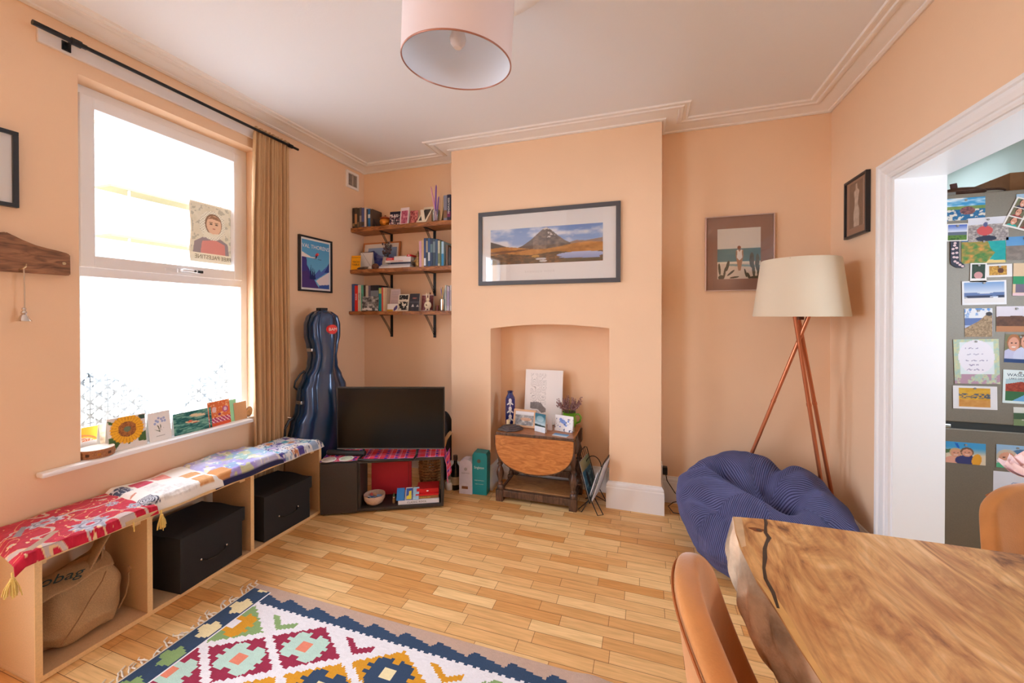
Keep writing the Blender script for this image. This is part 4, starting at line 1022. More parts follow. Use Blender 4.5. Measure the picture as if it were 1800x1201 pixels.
# items on the floor between the cabinet and the chimney
p = thing('wine_bottle', 'dark glass bottle with a cream label behind the hanging cloth', 'bottle', (-1.372, 2.765, 0))
MB().lathe([(0, 0), (.034, 0), (.037, .004), (.037, .150), (.034, .166), (.020, .184), (.014, .196), (.0135, .238), (.0155, .240), (.0155, .250), (0, .251)], seg=32).build('bottle_glass', mat('dark_bottle_glass', (24, 26, 24), .1, coat=.5), p, True)
MB().lathe([(.0375, .040), (.0375, .100)], seg=32).build('label', mat('cream_label', (206, 196, 176), .7), p, True)
MB().lathe([(0, .256), (.0165, .255), (.0168, .222), (.015, .220)], seg=24).build('capsule', mat('brown_capsule', (72, 50, 42), .4), p, True)
p = thing('white_jar', 'small white jar behind the cabinet leg next to the bottle', 'jar', (-1.412, 2.752, 0))
MB().lathe([(0, 0), (.035, 0), (.037, .004), (.037, .045), (.030, .055), (0, .055)], seg=28).build('jar_body', mat('ceramic_white', (236, 232, 226), .4), p, True)
p = thing('whisky_gift_box', 'pale lilac gift box with a rounded top and brown label', 'gift box', (-1.262, 2.742, 0), R(6))
MB().prism([(-.050, 0), (.050, 0), (.050, .225), (.040, .244), (.016, .254), (-.020, .254), (-.040, .244), (-.050, .225)], -.040, .040, 'XZ').build('carton', mat('lilac_carton', (212, 212, 230), .5, var=(30, .05)), p)
MB().box(-.030, .018, -.0412, -.040, .038, .058).build('label', mat('brown_label', (132, 84, 56), .6), p)
MB().cyl((0, -.0412, .185), (0, -.040, .185), .012, seg=24).build('seal', mat('grey_seal', (168, 172, 186), .4, .4), p)
lettering('GLEN MOR', p, .012, (0, -.0415, .155), FRONT, mat('grey_ink', (140, 140, 160), .6))
p = thing('teal_gift_box', 'tall teal carton with white lettering standing by the chimney breast', 'gift box', (-1.158, 2.765, 0), R(5))
b = MB(); b.prism([(-.054, 0), (.054, 0), (.058, .285), (.050, .308), (-.044, .312), (-.056, .290)], -.042, .042, 'XZ'); b.build('carton', mat('teal_carton', (0, 142, 152), .4), p)
MB().cyl((-.006, -.0435, .248), (-.006, -.042, .248), .014, seg=28).build('emblem', mat('bronze_emblem', (92, 96, 84), .4, .5), p)
wi = mat('pale_teal_ink', (222, 240, 240), .6)
lettering('Singleton', p, .026, (-.004, -.0430, .200), FRONT, wi, sx=.82)
lettering('SWEET TRUFFLES 12', p, .0085, (-.002, -.0430, .105), FRONT, wi); lettering('PERFECTLY BALANCED', p, .006, (-.002, -.0430, .078), FRONT, wi)
p = thing('black_bag', 'dark nylon bag with a tan handle behind the television', 'bag', (-1.53, 2.915, .0))
def blob(c, rx, ry, rz, seed, nu=40, nv=24):
    def f(u, v):
        a = u * 2 * math.pi; t = (v - .5) * math.pi; n = 1 + .10 * math.sin(3 * a + seed) * math.cos(t) + .06 * math.sin(5 * a + 4 * t + seed * 2)
        return (c[0] + rx * n * math.cos(t) * math.cos(a), c[1] + ry * n * math.cos(t) * math.sin(a), c[2] + rz * math.sin(t) * (1 + .05 * math.sin(4 * a)))
    return f
MB().surf(blob((0, -.02, .27), .072, .085, .27, 1.3), 40, 30, cu=True).build('bag_body', mat('black_nylon', (26, 26, 32), .5, bump=(30, .5)), p, 'all')
MB().tube([(.040, -.115, .30), (.060, -.118, .36), (.085, -.112, .40), (.098, -.10, .415)], .014, 8).build('handle', mat('tan_strap', (206, 164, 110), .6), p, True)
# ------------------------------------------------------------ three live edged shelves in the left alcove
shelf_wood = mat_wood('dark_oiled_oak', (110, 62, 30), (184, 118, 62), 7, (1.2, 7, 7), .5, (60, 34, 18), .4)
def shelf(zt, th, label, seed, yf, dx0=0):
    p = thing('wall_shelf', label, 'shelf', (-1.935, 2.95, zt), group='live edged shelves in the left alcove')
    rnd = random.Random(seed); b = MB(); x0, x1 = XL + .002 + 1.935, -1.442 + 1.935
    front = [(x0 + (x1 - x0) * t / 20, yf - 2.95 + .008 * math.sin(t * 1.3 + seed) + .004 * rnd.random()) for t in range(21)]
    b.prism(front + [(x1, YA - 2.95 - .001), (x0, YA - 2.95 - .001)], -th, 0)
    # wane on the lower front edge
    bmesh.ops.bevel(b.bm, geom=[e for e in b.bm.edges if all(v.co.y < -.05 for v in e.verts) and all(v.co.z < -th * .5 for v in e.verts)], offset=.007, segments=2, affect='EDGES')
    b.build('board', shelf_wood, p)
    br = mat('black_bracket_iron', (36, 34, 34), .5, .4)
    for bxx in (-2.136, -1.706):
        x = bxx + 1.935; b = MB(); yw = YA - 2.95
        b.box(x - .012, x + .012, yw - .006, yw - .0005, -th - .195, -th, .001); b.box(x - .012, x + .012, yw - .165, yw - .001, -th - .005, -th, .001)
        for dx in (-.009, 0, .009): b.tube([(x + dx, yw - .150, -th - .004), (x + dx, yw - .06, -th - .10), (x + dx, yw - .005, -th - .172)], .0022, 5)
        b.build('bracket', br, p)
    return p
ZT, ZM, ZB = 2.085, 1.722, 1.362
shelf(ZT, .036, 'topmost dark wooden shelf in the left alcove', 1, 2.862)
shelf(ZM, .034, 'middle dark wooden shelf in the left alcove', 2, 2.848)
shelf(ZB, .030, 'lowest dark wooden shelf in the left alcove', 3, 2.842)

def upright(lab, x0, x1, h, col, zt, grp, d=.135, y=2.888, lean=0, text=None, tc=(235, 230, 220), band=None, page=(228, 220, 204), name='book'):
    w = (x1 - x0) - .0012
    p = thing(name, lab, 'book', ((x0 + x1) / 2, y, zt + .0005), group=grp, rot=(0, lean, 0))
    cm = mat('cover_%d_%d_%d' % col, col, .45, var=(60, .05))
    b = MB(); b.box(-w/2, w/2, 0, .0016, 0, h); b.box(-w/2, -w/2 + .0016, .0016, d, 0, h); b.box(w/2 - .0016, w/2, .0016, d, 0, h); b.build('cover', cm, p)
    MB().box(-w/2 + .0018, w/2 - .0018, .002, d - .003, .003, h - .003).build('pages', mat('paper_%d' % page[0], page, .85, var=(3, .02)), p)
    if band: MB().box(-w/2 * .96, w/2 * .96, -.0006, .0002, h * band[0], h * band[1]).build('spine_band', mat('band_%d_%d_%d' % band[2], band[2], .5), p)
    if text: lettering(text, p, min(w * .72, .022), (0, -.0009, h * .56), (R(90), R(-90), 0), mat('ink_%d_%d_%d' % tc, tc, .6), sx=.9)
    return p
G1 = 'books at the left end of the top shelf'
L = [(-2.424, -2.400, .178, (40, 34, 30), 'black spined book at the far left of the top shelf', (.10, .25, (150, 130, 90))),
     (-2.400, -2.374, .178, (62, 54, 42), 'dark brown book second from left on the top shelf', (.2, .7, (176, 130, 86))),
     (-2.374, -2.350, .175, (48, 44, 36), 'olive black book third from left on the top shelf', (.05, .3, (120, 96, 70))),
     (-2.350, -2.328, .176, (92, 84, 78), 'mottled grey brown book on the top shelf beside the olive one', (.3, .6, (160, 150, 140))),
     (-2.328, -2.300, .172, (74, 86, 140), 'slate blue book left of the white spine on the top shelf', (.1, .3, (60, 60, 60))),
     (-2.300, -2.278, .172, (214, 200, 190), 'cream white book among dark ones on the top shelf', None),
     (-2.278, -2.262, .158, (60, 62, 70), 'thin charcoal book right of the cream spine', None),
     (-2.262, -2.238, .158, (36, 110, 170), 'bright blue book on the top shelf', (.5, .7, (200, 220, 230))),
     (-2.238, -2.216, .154, (84, 70, 60), 'brown book closest to the gold pot', None)]
for x0, x1, h, c, lab, bd in L: upright(lab, x0, x1, h, c, ZT, G1, .13, 2.885, band=bd)
upright('dark thin book leaning down toward the gold pot', -2.196, -2.182, .150, (50, 46, 48), ZT, G1, .12, 2.90, lean=R(-24))
p = thing('gold_pot', 'small orange and gold lidded pot on the top shelf', 'pot', (-2.118, 2.930, ZT))
MB().lathe([(0, 0), (.030, 0), (.032, .010), (.046, .028), (.050, .046), (.044, .062), (.034, .068)], seg=32).build('pot_body', mat('amber_lustre', (206, 130, 40), .25, .5, var=(30, .35)), p, True)
MB().lathe([(.036, .066), (.046, .070), (.044, .078), (.016, .090), (.006, .094), (.008, .100), (0, .104)], seg=32).build('pot_lid', mat('copper_brown', (170, 80, 36), .3, .5), p, True)
p = thing('brown_pot', 'dark copper cup half hidden between the gold pot and the black card', 'pot', (-2.052, 2.960, ZT))
MB().lathe([(0, 0), (.020, 0), (.024, .010), (.026, .085), (.023, .085), (.021, .012), (0, .006)], seg=28).build('cup_body', mat('dark_copper', (130, 66, 38), .35, .4), p, True)
def small_card(lab, x, y, z, w, h, f, rz=0, lean=-8, nx=36, name='greetings_card', grp=None, cat='greetings card', easel=True):
    p = thing(name, lab, cat, (x, y, z), R(rz), grp)
    paint('front_leaf', p, w, h, f, nx, rot=(R(lean), 0, 0))
    if easel: paint('back_leaf', p, w, h * .96, lambda U, V: canvas(U, (226, 222, 216)), 2, loc=(0, h * math.sin(R(-lean)) * 1.9 + .002, 0), rot=(R(-lean), 0, 0))
    return p
def art_bouq(U, V):
    I = canvas(U, (28, 24, 48)); put(I, (vn(U, V, 9, 8, 4) > .52) & (V < .8), (222, 206, 206)); put(I, (vn(U, V, 12, 12, 14) > .62) & (V < .6), (120, 60, 80)); return I
def art_pink(U, V):
    I = canvas(U, (236, 220, 226)); put(I, (U > .12) & (U < .88) & (V > .06) & (V < .82), mixc((150, 50, 84), (222, 150, 166), vn(U, V, 8, 9, 3) * 1.6 - .3)); return I
def art_coral(U, V): return mixc((120, 40, 50), (236, 150, 140), vn(U, V, 9, 9, 6) * 2.2 - .6)
small_card('black card with white flowers on the top shelf', -1.998, 2.890, ZT, .102, .120, art_bouq, 4)
small_card('white bordered pink blossom card on the top shelf', -1.905, 2.885, ZT, .086, .145, art_pink, -3)
small_card('coral speckled card behind the pink blossom card', -1.826, 2.905, ZT, .074, .118, art_coral, 3)
p = thing('framed_photo', 'tilted cream framed dark photo on the top shelf', 'photo frame', (-1.722, 2.885, ZT + .003), rot=(R(-14), 0, 0))
q = Matrix.Rotation(R(-30), 4, 'Y')
b = MB(); 
def para(x, z): return (x + .46 * z, z)
def quad(b, w0, w1, h0, h1, d0, d1): b.prism([para(w0, h0), para(w1, h0), para(w1, h1), para(w0, h1)], d0, d1, 'XZ')
quad(b, -.062, .030, 0, .014, -.008, 0); quad(b, -.062, .030, .112, .130, -.008, 0); quad(b, -.062, -.050, .014, .112, -.008, 0); quad(b, .014, .030, .014, .112, -.008, 0); b.build('picture_frame', mat('cream_paint', (232, 216, 190), .5), p)
b = MB(); quad(b, -.050, .014, .014, .112, -.004, -.001); b.build('photo', mat('dark_photo', (74, 70, 66), .3, var=(60, .5)), p)
b = MB(); b.box(-.01, .02, .0, .004, 0, .10, mtx=Matrix.Rotation(R(30), 4, 'X')); b.build('easel_back', mat('cream_paint', (232, 216, 190), .5), p)
p = thing('glass_tumbler', 'clear glass holding tall candles on the top shelf', 'glass', (-1.612, 2.895, ZT))
MB().lathe([(0, .001), (.030, .001), (.034, .006), (.036, .095), (.034, .095), (.031, .010), (0, .008)], seg=32).build('tumbler', mat_glass('thick_glass', tint=(.86, .92, .92), refl=.12), p, True)
for lab, c, x, dx, h in (('pale pink taper candle leaning left in the glass', (222, 160, 178), .012, -.058, .285), ('lilac taper candle upright in the glass', (130, 90, 176), -.006, .012, .292), ('violet taper candle leaning right in the glass', (150, 110, 190), .0, .024, .20)):
    q = thing('taper_candle', lab, 'candle', (-1.612 + x, 2.895 + (0 if h > .25 else .010), ZT + .010), group='taper candles in the glass')
    b = MB(); b.cyl((0, 0, 0), (dx * .9, 0, h * .94), .0095, .006, seg=14); b.cyl((dx * .9, 0, h * .94), (dx, 0, h), .006, .001, seg=14); b.build('wax', mat('wax_%d' % c[0], c, .4), q, True)
upright('pale tan book leaning right of the candles', -1.585, -1.565, .205, (206, 170, 120), ZT, 'books at the right end of the top shelf', .12, 2.90, lean=R(10))
upright('grey spined book left of the navy one on the top shelf', -1.528, -1.496, .200, (128, 128, 146), ZT, 'books at the right end of the top shelf', .13, 2.87, band=(.1, .4, (130, 92, 60)))
upright('navy book with vertical white lettering at the right end of the top shelf', -1.496, -1.464, .203, (30, 30, 62), ZT, 'books at the right end of the top shelf', .13, 2.87, text='MINDFULNESS', band=(.12, .34, (120, 30, 80)))
upright('blue grey book wedged against the chimney side on the top shelf', -1.463, -1.444, .200, (70, 90, 130), ZT, 'books at the right end of the top shelf', .13, 2.89)

# middle shelf
p = thing('yellow_card', 'bright yellow card with black lettering at the left end of the middle shelf', 'greetings card', (-2.378, 2.868, ZM), R(8))
paint('front_leaf', p, .088, .125, lambda U, V: (lambda I: (put(I, (V > .84) & (np.sin(U * 90) > 0) & (V < .9), (60, 50, 20)), I)[-1])(canvas(U, (242, 170, 20))), 30, rot=(R(-6), 0, 0))
dk = mat('black_ink', (30, 26, 22), .6)
lettering('TECH', p, .024, (0, .006, .068), (R(84), 0, 0), dk, sx=1.1); lettering('TABLE', p, .022, (0, .003, .044), (R(84), 0, 0), dk, sx=1.1)
small_card('white card with a faint curved line beside the yellow card', -2.322, 2.925, ZM, .130, .165, lambda U, V: (lambda I: (put(I, np.abs(V - .75 + 1.0 * (U - .35)) < .012, (150, 146, 140)), put(I, V > .97, (60, 56, 52)), I)[-1])(canvas(U, (226, 224, 222))), 0)
def art_blue(U, V):
    I = mixc((112, 150, 206), (150, 180, 222), V); put(I, inpoly(U, V, [(0, .78), (.20, .86), (.40, .60), (.62, .50), (.80, .52), (1, .40), (1, 0), (0, 0)]), mixc((44, 58, 140), (120, 130, 190), vn(U, V, 8, 8, 3) * 1.6 - .3)); put(I, inpoly(U, V, [(.5, 0), (.62, .34), (.8, .42), (1, .34), (1, 0)]), (130, 150, 190), .6); return I
p = thing('mountain_print', 'pine framed blue mountain print leaning behind the middle shelf items', 'picture', (-2.225, 3.005, ZM + .002), rot=(R(-7), 0, 0))
b = MB(); frame4(b, .385, .255, .012, -.014, 0); b.build('picture_frame', mat('orange_pine', (196, 126, 72), .5), p)
MB().box(-.184, .184, -.008, -.001, .010, .246).build('mount', mount_m, p); paint('print', p, .30, .17, art_blue, 70, loc=(.012, -.0095, .036), th=.001)
p = thing('stem_vase', 'small frosted glass vase of dried thistles on the middle shelf', 'vase', (-2.096, 2.905, ZM))
MB().lathe([(0, 0), (.026, 0), (.030, .010), (.030, .060), (.024, .085), (.026, .100), (.023, .100), (.021, .085), (.026, .058), (0, .010)], seg=28).build('vase_body', mat('frosted_grey_glass', (168, 164, 160), .35), p, True)
rnd = random.Random(8); b = MB(); hb = MB()
for k in range(22):
    a = rnd.random() * 6.28; r = .010 + rnd.random() * .040; h = .13 + rnd.random() * .095; e = Vector((r * math.cos(a) + .012, r * math.sin(a) * .6, h))
    b.tube([(0, 0, .05), e * .6 + Vector((0, 0, .03)), e], .0011, 4); hb.sphere(e, .0075 + rnd.random() * .004, 1, 1, 1.3, 8, 6)
b.build('stems', mat('dry_stem', (84, 72, 66), .9), p); hb.build('thistle_heads', mat('grey_purple_thistle', (96, 82, 86), .95, var=(200, .4)), p)
def stone(name, lab, x, y, z, rx, ry, rz, col, seed, cat='stone'):
    p = thing(name, lab, cat, (x, y, z)); MB().surf(blob((0, 0, rz * .92), rx, ry, rz, seed), 28, 16, cu=True).build('stone_body', mat(name + '_rock', col, .9, var=(60, .25), bump=(80, .6)), p, 'all'); return p
stone('slate_stone', 'flat grey slate piece on the middle shelf front edge', -2.285, 2.880, ZM, .085, .026, .013, (98, 84, 74), 2)
stone('white_shell', 'small white shell between the two stones on the middle shelf', -2.228, 2.868, ZM, .022, .014, .012, (226, 218, 206), 5, 'shell')
stone('brown_stone', 'ridged brown stone beside the magazines on the middle shelf', -2.180, 2.872, ZM, .034, .018, .024, (112, 72, 56), 7)
G2 = 'magazines and books stacked on the middle shelf'
book('magazine', 'lowest white magazine of the middle shelf stack', 'magazine', (-2.135, 2.862, ZM + .001), 0, .300, .145, .016, (226, 226, 230), G2)
book('magazine', 'grey striped magazine second from the bottom of the middle shelf stack', 'magazine', (-2.120, 2.868, ZM + .018), 0, .285, .140, .014, (176, 178, 190), G2)
book('navy_book', 'dark navy book in the middle shelf stack', 'book', (-2.030, 2.880, ZM + .033), 0, .195, .125, .016, (42, 46, 74), G2)
book('white_book', 'white book with red lettering in the middle shelf stack', 'book', (-2.080, 2.876, ZM + .050), 0, .245, .130, .018, (230, 224, 222), G2, text='STREETS OF LONDON', tcol=(206, 80, 80), tsize=.011)
book('red_tin', 'red box with white lettering on the middle shelf stack', 'box', (-2.072, 2.878, ZM + .069), 0, .072, .10, .020, (214, 34, 40), None, text='CAMERA', tcol=(240, 230, 226), tsize=.012)
book('white_book', 'thick white book with a red end near the top of the stack', 'book', (-1.996, 2.880, ZM + .069), 0, .160, .125, .024, (228, 224, 226), G2)
book('thin_booklet', 'thin pale booklet on top of the middle shelf stack', 'book', (-2.000, 2.884, ZM + .094), 0, .120, .12, .008, (206, 200, 196), G2)
MBX = thing('red_label_book', 'small book with a red square end at the right of the stack', 'book', (-1.870, 2.878, ZM + .094), 0, G2); MB().box(0, .034, 0, .10, 0, .016, .001).build('cover', mat('cover_214_34_40', (214, 34, 40), .4), MBX); MB().box(.012, .022, -.001, 0, .004, .012).build('emblem', mat('white_enamel', (240, 240, 240), .5), MBX)
p = thing('brass_figure', 'small brass seated figure right of the magazine stack', 'figurine', (-1.778, 2.900, ZM))
br_ = mat('aged_brass', (168, 140, 90), .35, .8, var=(60, .4))
MB().lathe([(0, 0), (.026, 0), (.028, .008), (.022, .016), (.024, .030), (.027, .045), (.018, .064), (.014, .080), (.016, .088), (0, .090)], seg=24).build('figure_body', br_, p, True)
MB().sphere((0, -.004, .102), .015, v=10).build('head', br_, p, True); MB().lathe([(.010, .113), (.006, .124), (.002, .140), (0, .141)], seg=14).build('headdress', br_, p, True)
MB().tube([(-.020, 0, .068), (-.030, -.012, .05), (-.012, -.022, .042)], .006).build('arm', br_, p, True); MB().tube([(.020, 0, .068), (.030, -.012, .05), (.012, -.022, .042)], .006).build('arm', br_, p, True)
p = thing('silver_tin', 'dull silver round tin behind the brass figure', 'tin', (-1.822, 2.965, ZM)); MB().lathe([(0, 0), (.028, 0), (.029, .004), (.029, .088), (.027, .092), (0, .092)], seg=28).build('tin_body', mat('dull_tin', (150, 142, 134), .4, .6), p, True)
G3 = 'tall books at the right end of the middle shelf'
L = [(-1.750, -1.727, .210, (208, 158, 180), 'pink spined book at the left of the tall row', None), (-1.727, -1.706, .222, (206, 170, 128), 'tan spined book second in the tall row', None),
     (-1.706, -1.686, .232, (34, 60, 116), 'deep blue book next to the tan one', (.04, .3, (226, 230, 236))), (-1.686, -1.668, .232, (40, 56, 70), 'dark slate book with pale foot in the tall row', (.5, .9, (160, 150, 130))),
     (-1.668, -1.648, .230, (40, 80, 130), 'blue travel guide in the middle of the tall row', (.2, .5, (200, 206, 210))), (-1.648, -1.624, .226, (30, 50, 84), 'navy travel guide right of the blue one', (.5, .8, (90, 120, 130))),
     (-1.624, -1.600, .222, (44, 66, 78), 'dark teal guide book in the tall row', (.5, .9, (110, 130, 140))), (-1.600, -1.578, .218, (52, 80, 112), 'steel blue guide book in the tall row', None),
     (-1.578, -1.560, .206, (196, 190, 160), 'cream green spined book in the tall row', (.1, .5, (120, 130, 90))), (-1.560, -1.546, .200, (66, 90, 60), 'thin green book in the tall row', None), (-1.546, -1.524, .196, (170, 206, 226), 'pale sky blue book in the tall row', (.0, .5, (40, 140, 190)))]
for x0, x1, h, c, lab, bd in L: upright(lab, x0, x1, h, c, ZM, G3, .13, 2.868, band=bd)
for k in range(3): upright(('brown leather book leaning near the right end', 'dark brown book leaning behind the leather one', 'grey violet book against the chimney side')[k], -1.516 + k * .024, -1.496 + k * .024, (.170, .150, .140)[k], ((110, 84, 62), (50, 40, 36), (140, 136, 160))[k], ZM, G3, .13, 2.885)

# lowest shelf
G4 = 'books at the left end of the lowest shelf'
L = [(-2.428, -2.398, .238, (52, 86, 146), 'tall blue book at the far left of the lowest shelf', None, None), (-2.398, -2.364, .224, (226, 40, 30), 'bright red book on the lowest shelf', None, 'ROUX'),
     (-2.364, -2.332, .230, (214, 210, 200), 'white spined book with black lettering beside the red one', None, 'HOUSE'), (-2.332, -2.306, .226, (90, 176, 150), 'mint green book on the lowest shelf', None, 'DAUNT'),
     (-2.306, -2.284, .226, (42, 36, 34), 'black book right of the mint green one', None, None), (-2.284, -2.256, .222, (196, 188, 172), 'stone coloured book half behind the group photo', None, None),
     (-2.256, -2.234, .220, (104, 98, 120), 'grey purple book behind the group photo', None, None), (-2.234, -2.150, .222, (30, 28, 34), 'thick black box book above the group photo', (.1, .80, (120, 130, 140)), None),
     (-2.150, -2.122, .200, (20, 150, 160), 'teal and lime spined book on the lowest shelf', (.75, .98, (180, 200, 110)), None), (-2.122, -2.106, .202, (222, 90, 70), 'thin coral red book on the lowest shelf', None, None),
     (-2.106, -2.090, .200, (226, 206, 170), 'thin cream book next to the coral one', None, None), (-2.090, -2.072, .200, (206, 180, 150), 'thin tan book at the end of the lowest row', None, None)]
for x0, x1, h, c, lab, bd, tx in L: upright(lab, x0, x1, h, c, ZB, G4, .13, 2.880, band=bd, text=tx, tc=(240, 236, 226) if c[0] in (226, 52) else (36, 40, 40))
def art_group(U, V):
    I = mixc((60, 60, 62), (206, 204, 202), vn(U, V, 8, 7, 5, 4) * 2.2 - .6); put(I, (V < .22) & (vn(U, V, 9, 5, 6) > .4), (230, 228, 226)); put(I, V < .06, (60, 58, 58)); return I
small_card('black and white group photo leaning on the lowest shelf books', -2.228, 2.862, ZB, .165, .128, art_group, 0, -5, 60, 'group_photo', cat='photograph', easel=False)
small_card('pale lilac page of text beside the books', -2.018, 2.905, ZB, .095, .190, lambda U, V: (lambda I: (put(I, (np.sin(V * 95) > .5) & (U > .12) & (U < .88) & (V > .1) & (V < .9) & (vn(U, V, 20, 3, 2) > .3), (170, 150, 152)), I)[-1])(canvas(U, (206, 184, 186))), 0, nx=44)
small_card('small white card with purple leaf in front of the lilac page', -2.006, 2.862, ZB, .098, .062, lambda U, V: (lambda I: (put(I, ell(U, V, .84, .42, .15, .40, -.4), (86, 76, 130)), put(I, (V < .22) & (U < .6), (196, 150, 40)), I)[-1])(canvas(U, (232, 228, 224))), 0, nx=24)
def art_lino(U, V):
    I = canvas(U, (226, 218, 202)); m = (U > .08) & (U < .92) & (V > .06) & (V < .95); put(I, m, (28, 26, 28))
    put(I, m & (V > .68) & (vn(U, V, 12, 16, 3) > .70), (226, 220, 206)); put(I, m & (V < .68) & (V > .56), (212, 202, 184)); put(I, m & (V < .56) & (vn(U, V, 7, 8, 9) > .58), (216, 206, 188)); return I
small_card('black and cream linocut card on the lowest shelf', -1.905, 2.868, ZB, .100, .142, art_lino, 0, nx=48)
small_card('charcoal card with pale tents on the lowest shelf', -1.803, 2.872, ZB, .092, .146, lambda U, V: (lambda I: (put(I, ell(U, V, .5, .74, .24, .03), (176, 110, 100)), put(I, (np.abs(V - .52) < .03) & (np.sin(U * 60) > 0), (110, 106, 110)), put(I, inpoly(U, V, [(.2, .24), (.36, .42), (.5, .24)]) | inpoly(U, V, [(.7, .24), (.84, .38), (.98, .24)]), (206, 196, 190)), I)[-1])(canvas(U, (48, 44, 50))), 0, nx=40)
small_card('maroon patterned card behind the white rabbit', -1.702, 2.905, ZB, .112, .138, lambda U, V: (lambda I: (put(I, (U < .05) | (V > .95) | (V < .05), (214, 190, 180)), I)[-1])(mixc((96, 44, 48), (140, 84, 84), vn(U, V, 10, 10, 4))), 0, nx=40)
p = thing('felt_rabbit', 'cream rabbit ornament with long ears on the lowest shelf', 'ornament', (-1.676, 2.878, ZB))
cr_ = mat('cream_felt', (226, 210, 180), .9)
MB().sphere((0, 0, .048), .030, 1.05, .6, 1.05).build('rabbit_body', cr_, p, True); MB().sphere((0, 0, .092), .016, 1, .7, 1).build('head', cr_, p, True)
for s in (-1, 1): MB().sphere((s * .011, 0, .124), .006, 1, .7, 4.0).build('ear', cr_, p, True)
for s in (-1, 1): MB().tube([(s * .012, 0, .026), (s * .014, -.004, .012), (s * .013, -.008, .004)], .006).build('leg', cr_, p, True)
b = MB()
for a in (40, 100, 160, 220): b.box(-.002, .008, -.020, -.018, -.002, .002, mtx=Matrix.Translation((0, 0, .05)) @ Matrix.Rotation(R(a), 4, 'Y'))
b.build('stitching', mat('dark_stitch', (90, 70, 50), .9), p)
p = thing('hanging_mouse', 'tiny brown wooden mouse clipped to the upper shelf bracket', 'ornament', (-1.688, 2.935, 1.480))
MB().sphere((0, 0, .012), .010, .8, .8, 1.4).build('mouse_body', mat('brown_wood_bead', (140, 84, 52), .6), p, True); MB().sphere((.004, -.003, .030), .007).build('head', mat('brown_wood_bead', (140, 84, 52), .6), p, True)
MB().tube([(0, 0, .034), (-.004, .01, .07), (0, .04, .09)], .001).build('cord', mat('pale_cord', (196, 176, 156), .8), p)
p = thing('pen_tin', 'shiny steel tin holding pens on the lowest shelf', 'pen pot', (-1.545, 2.890, ZB))
MB().lathe([(0, 0), (.024, 0), (.025, .002), (.025, .095), (.0235, .095), (.0235, .004), (0, .003)], seg=28).build('tin_body', mat('shiny_steel', (214, 212, 210), .18, 1), p, True)
rnd = random.Random(3)
for k, (c, nm) in enumerate((((170, 140, 196), 'lilac'), ((214, 204, 220), 'white'), ((186, 160, 200), 'mauve'), ((60, 60, 70), 'black'), ((226, 190, 110), 'yellow'), ((120, 170, 170), 'sea green'))):
    a = k * 1.05; q = thing('pen', nm + ' pen standing in the steel tin', 'pen', (-1.545 + .010 * math.cos(a), 2.890 + .010 * math.sin(a), ZB + .005), group='pens in the steel tin')
    dx, dy = -.026 + .010 * k, .012 * math.sin(a); b = MB(); b.cyl((0, 0, 0), (dx, dy, .165 + .012 * rnd.random()), .0038, seg=10); b.cyl((dx, dy, .165), (dx * 1.12, dy * 1.1, .188), .0038, .0012, seg=10); b.build('barrel', mat('pen_' + nm.replace(' ', '_'), c, .4), q, True)
G5 = 'slim booklets at the right end of the lowest shelf'
for k, (c, nm) in enumerate((((196, 206, 196), 'pale green'), ((206, 190, 200), 'pale pink'), ((176, 170, 186), 'grey lilac'), ((222, 214, 206), 'off white'), ((150, 140, 150), 'dusty mauve'))):
    upright(nm + ' slim booklet at the right end of the lowest shelf', -1.514 + k * .0136, -1.502 + k * .0136, .205 - .006 * (k % 3), c, ZB, G5, .12, 2.868 + .004 * (k % 2), band=(.2, .8, (c[0] - 30, c[1] - 34, c[2] - 20)))
small_ = thing('red_sharpener', 'small maroon block left of the pen tin', 'ornament', (-1.588, 2.885, ZB)); MB().box(-.006, .006, -.008, .008, 0, .046, .002).build('block', mat('maroon_block', (120, 54, 56), .6), small_)
# ------------------------------------------------------------ gateleg table in the niche
dko = mat_wood('dark_jacobean_oak', (58, 40, 32), (108, 78, 60), 8, (5, 5, 1.2), .32, (34, 24, 20), .25)
mido = mat_wood('honey_oak_leaf', (168, 98, 44), (206, 136, 72), 5, (2, 9, 9), .35, (140, 76, 32), .12)
midt = mat_wood('polished_oak_top', (140, 84, 46), (184, 120, 72), 6, (2, 8, 8), .3, (110, 62, 34), .12)
TX, TY = -.722, 2.825
p = thing('gateleg_table', 'small dark oak gateleg table with its round leaf hanging in the niche', 'table', (TX, TY, 0), R(1.0))
HX, HY, TT = .275, .178, .502
MB().box(-HX, HX, -HY, HY, TT - .017, TT, .004).build('table_top', midt, p)
MB().box(-HX, HX, -HY - .004, -HY + .004, TT - .018, TT + .001, .002).build('top_edge', dko, p)
def leaf(y0, m, tilt):
    pts = [(-HX * math.cos(math.pi * t / 30), -.245 * math.sin(math.pi * t / 30) ** .62) for t in range(31)]
    b = MB(); b.prism(pts, -.008, .008, 'XZ'); o = b.build('drop_leaf', m, p, loc=(0, y0, TT - .016), rot=(tilt, 0, 0)); return o
l1 = leaf(-HY - .010, mido, R(-1.5)); leaf(HY + .010, mido, R(1))
MB().tube([(-HX * math.cos(math.pi * t / 40), 0, -.247 * math.sin(math.pi * t / 40) ** .62) for t in range(41)], .0085, 6).build('leaf_edge', dko, l1, True)
legp = [(.022, 0), (.024, .004), (.024, .018), (.020, .026), (.015, .032), (.019, .040), (.019, .044), (.014, .050), (.017, .070), (.027, .100), (.028, .118), (.021, .142), (.013, .160), (.013, .166), (.020, .172), (.020, .178), (.013, .186), (.016, .210), (.024, .240), (.024, .252), (.014, .280), (.013, .290), (.018, .296), (.018, .304)]
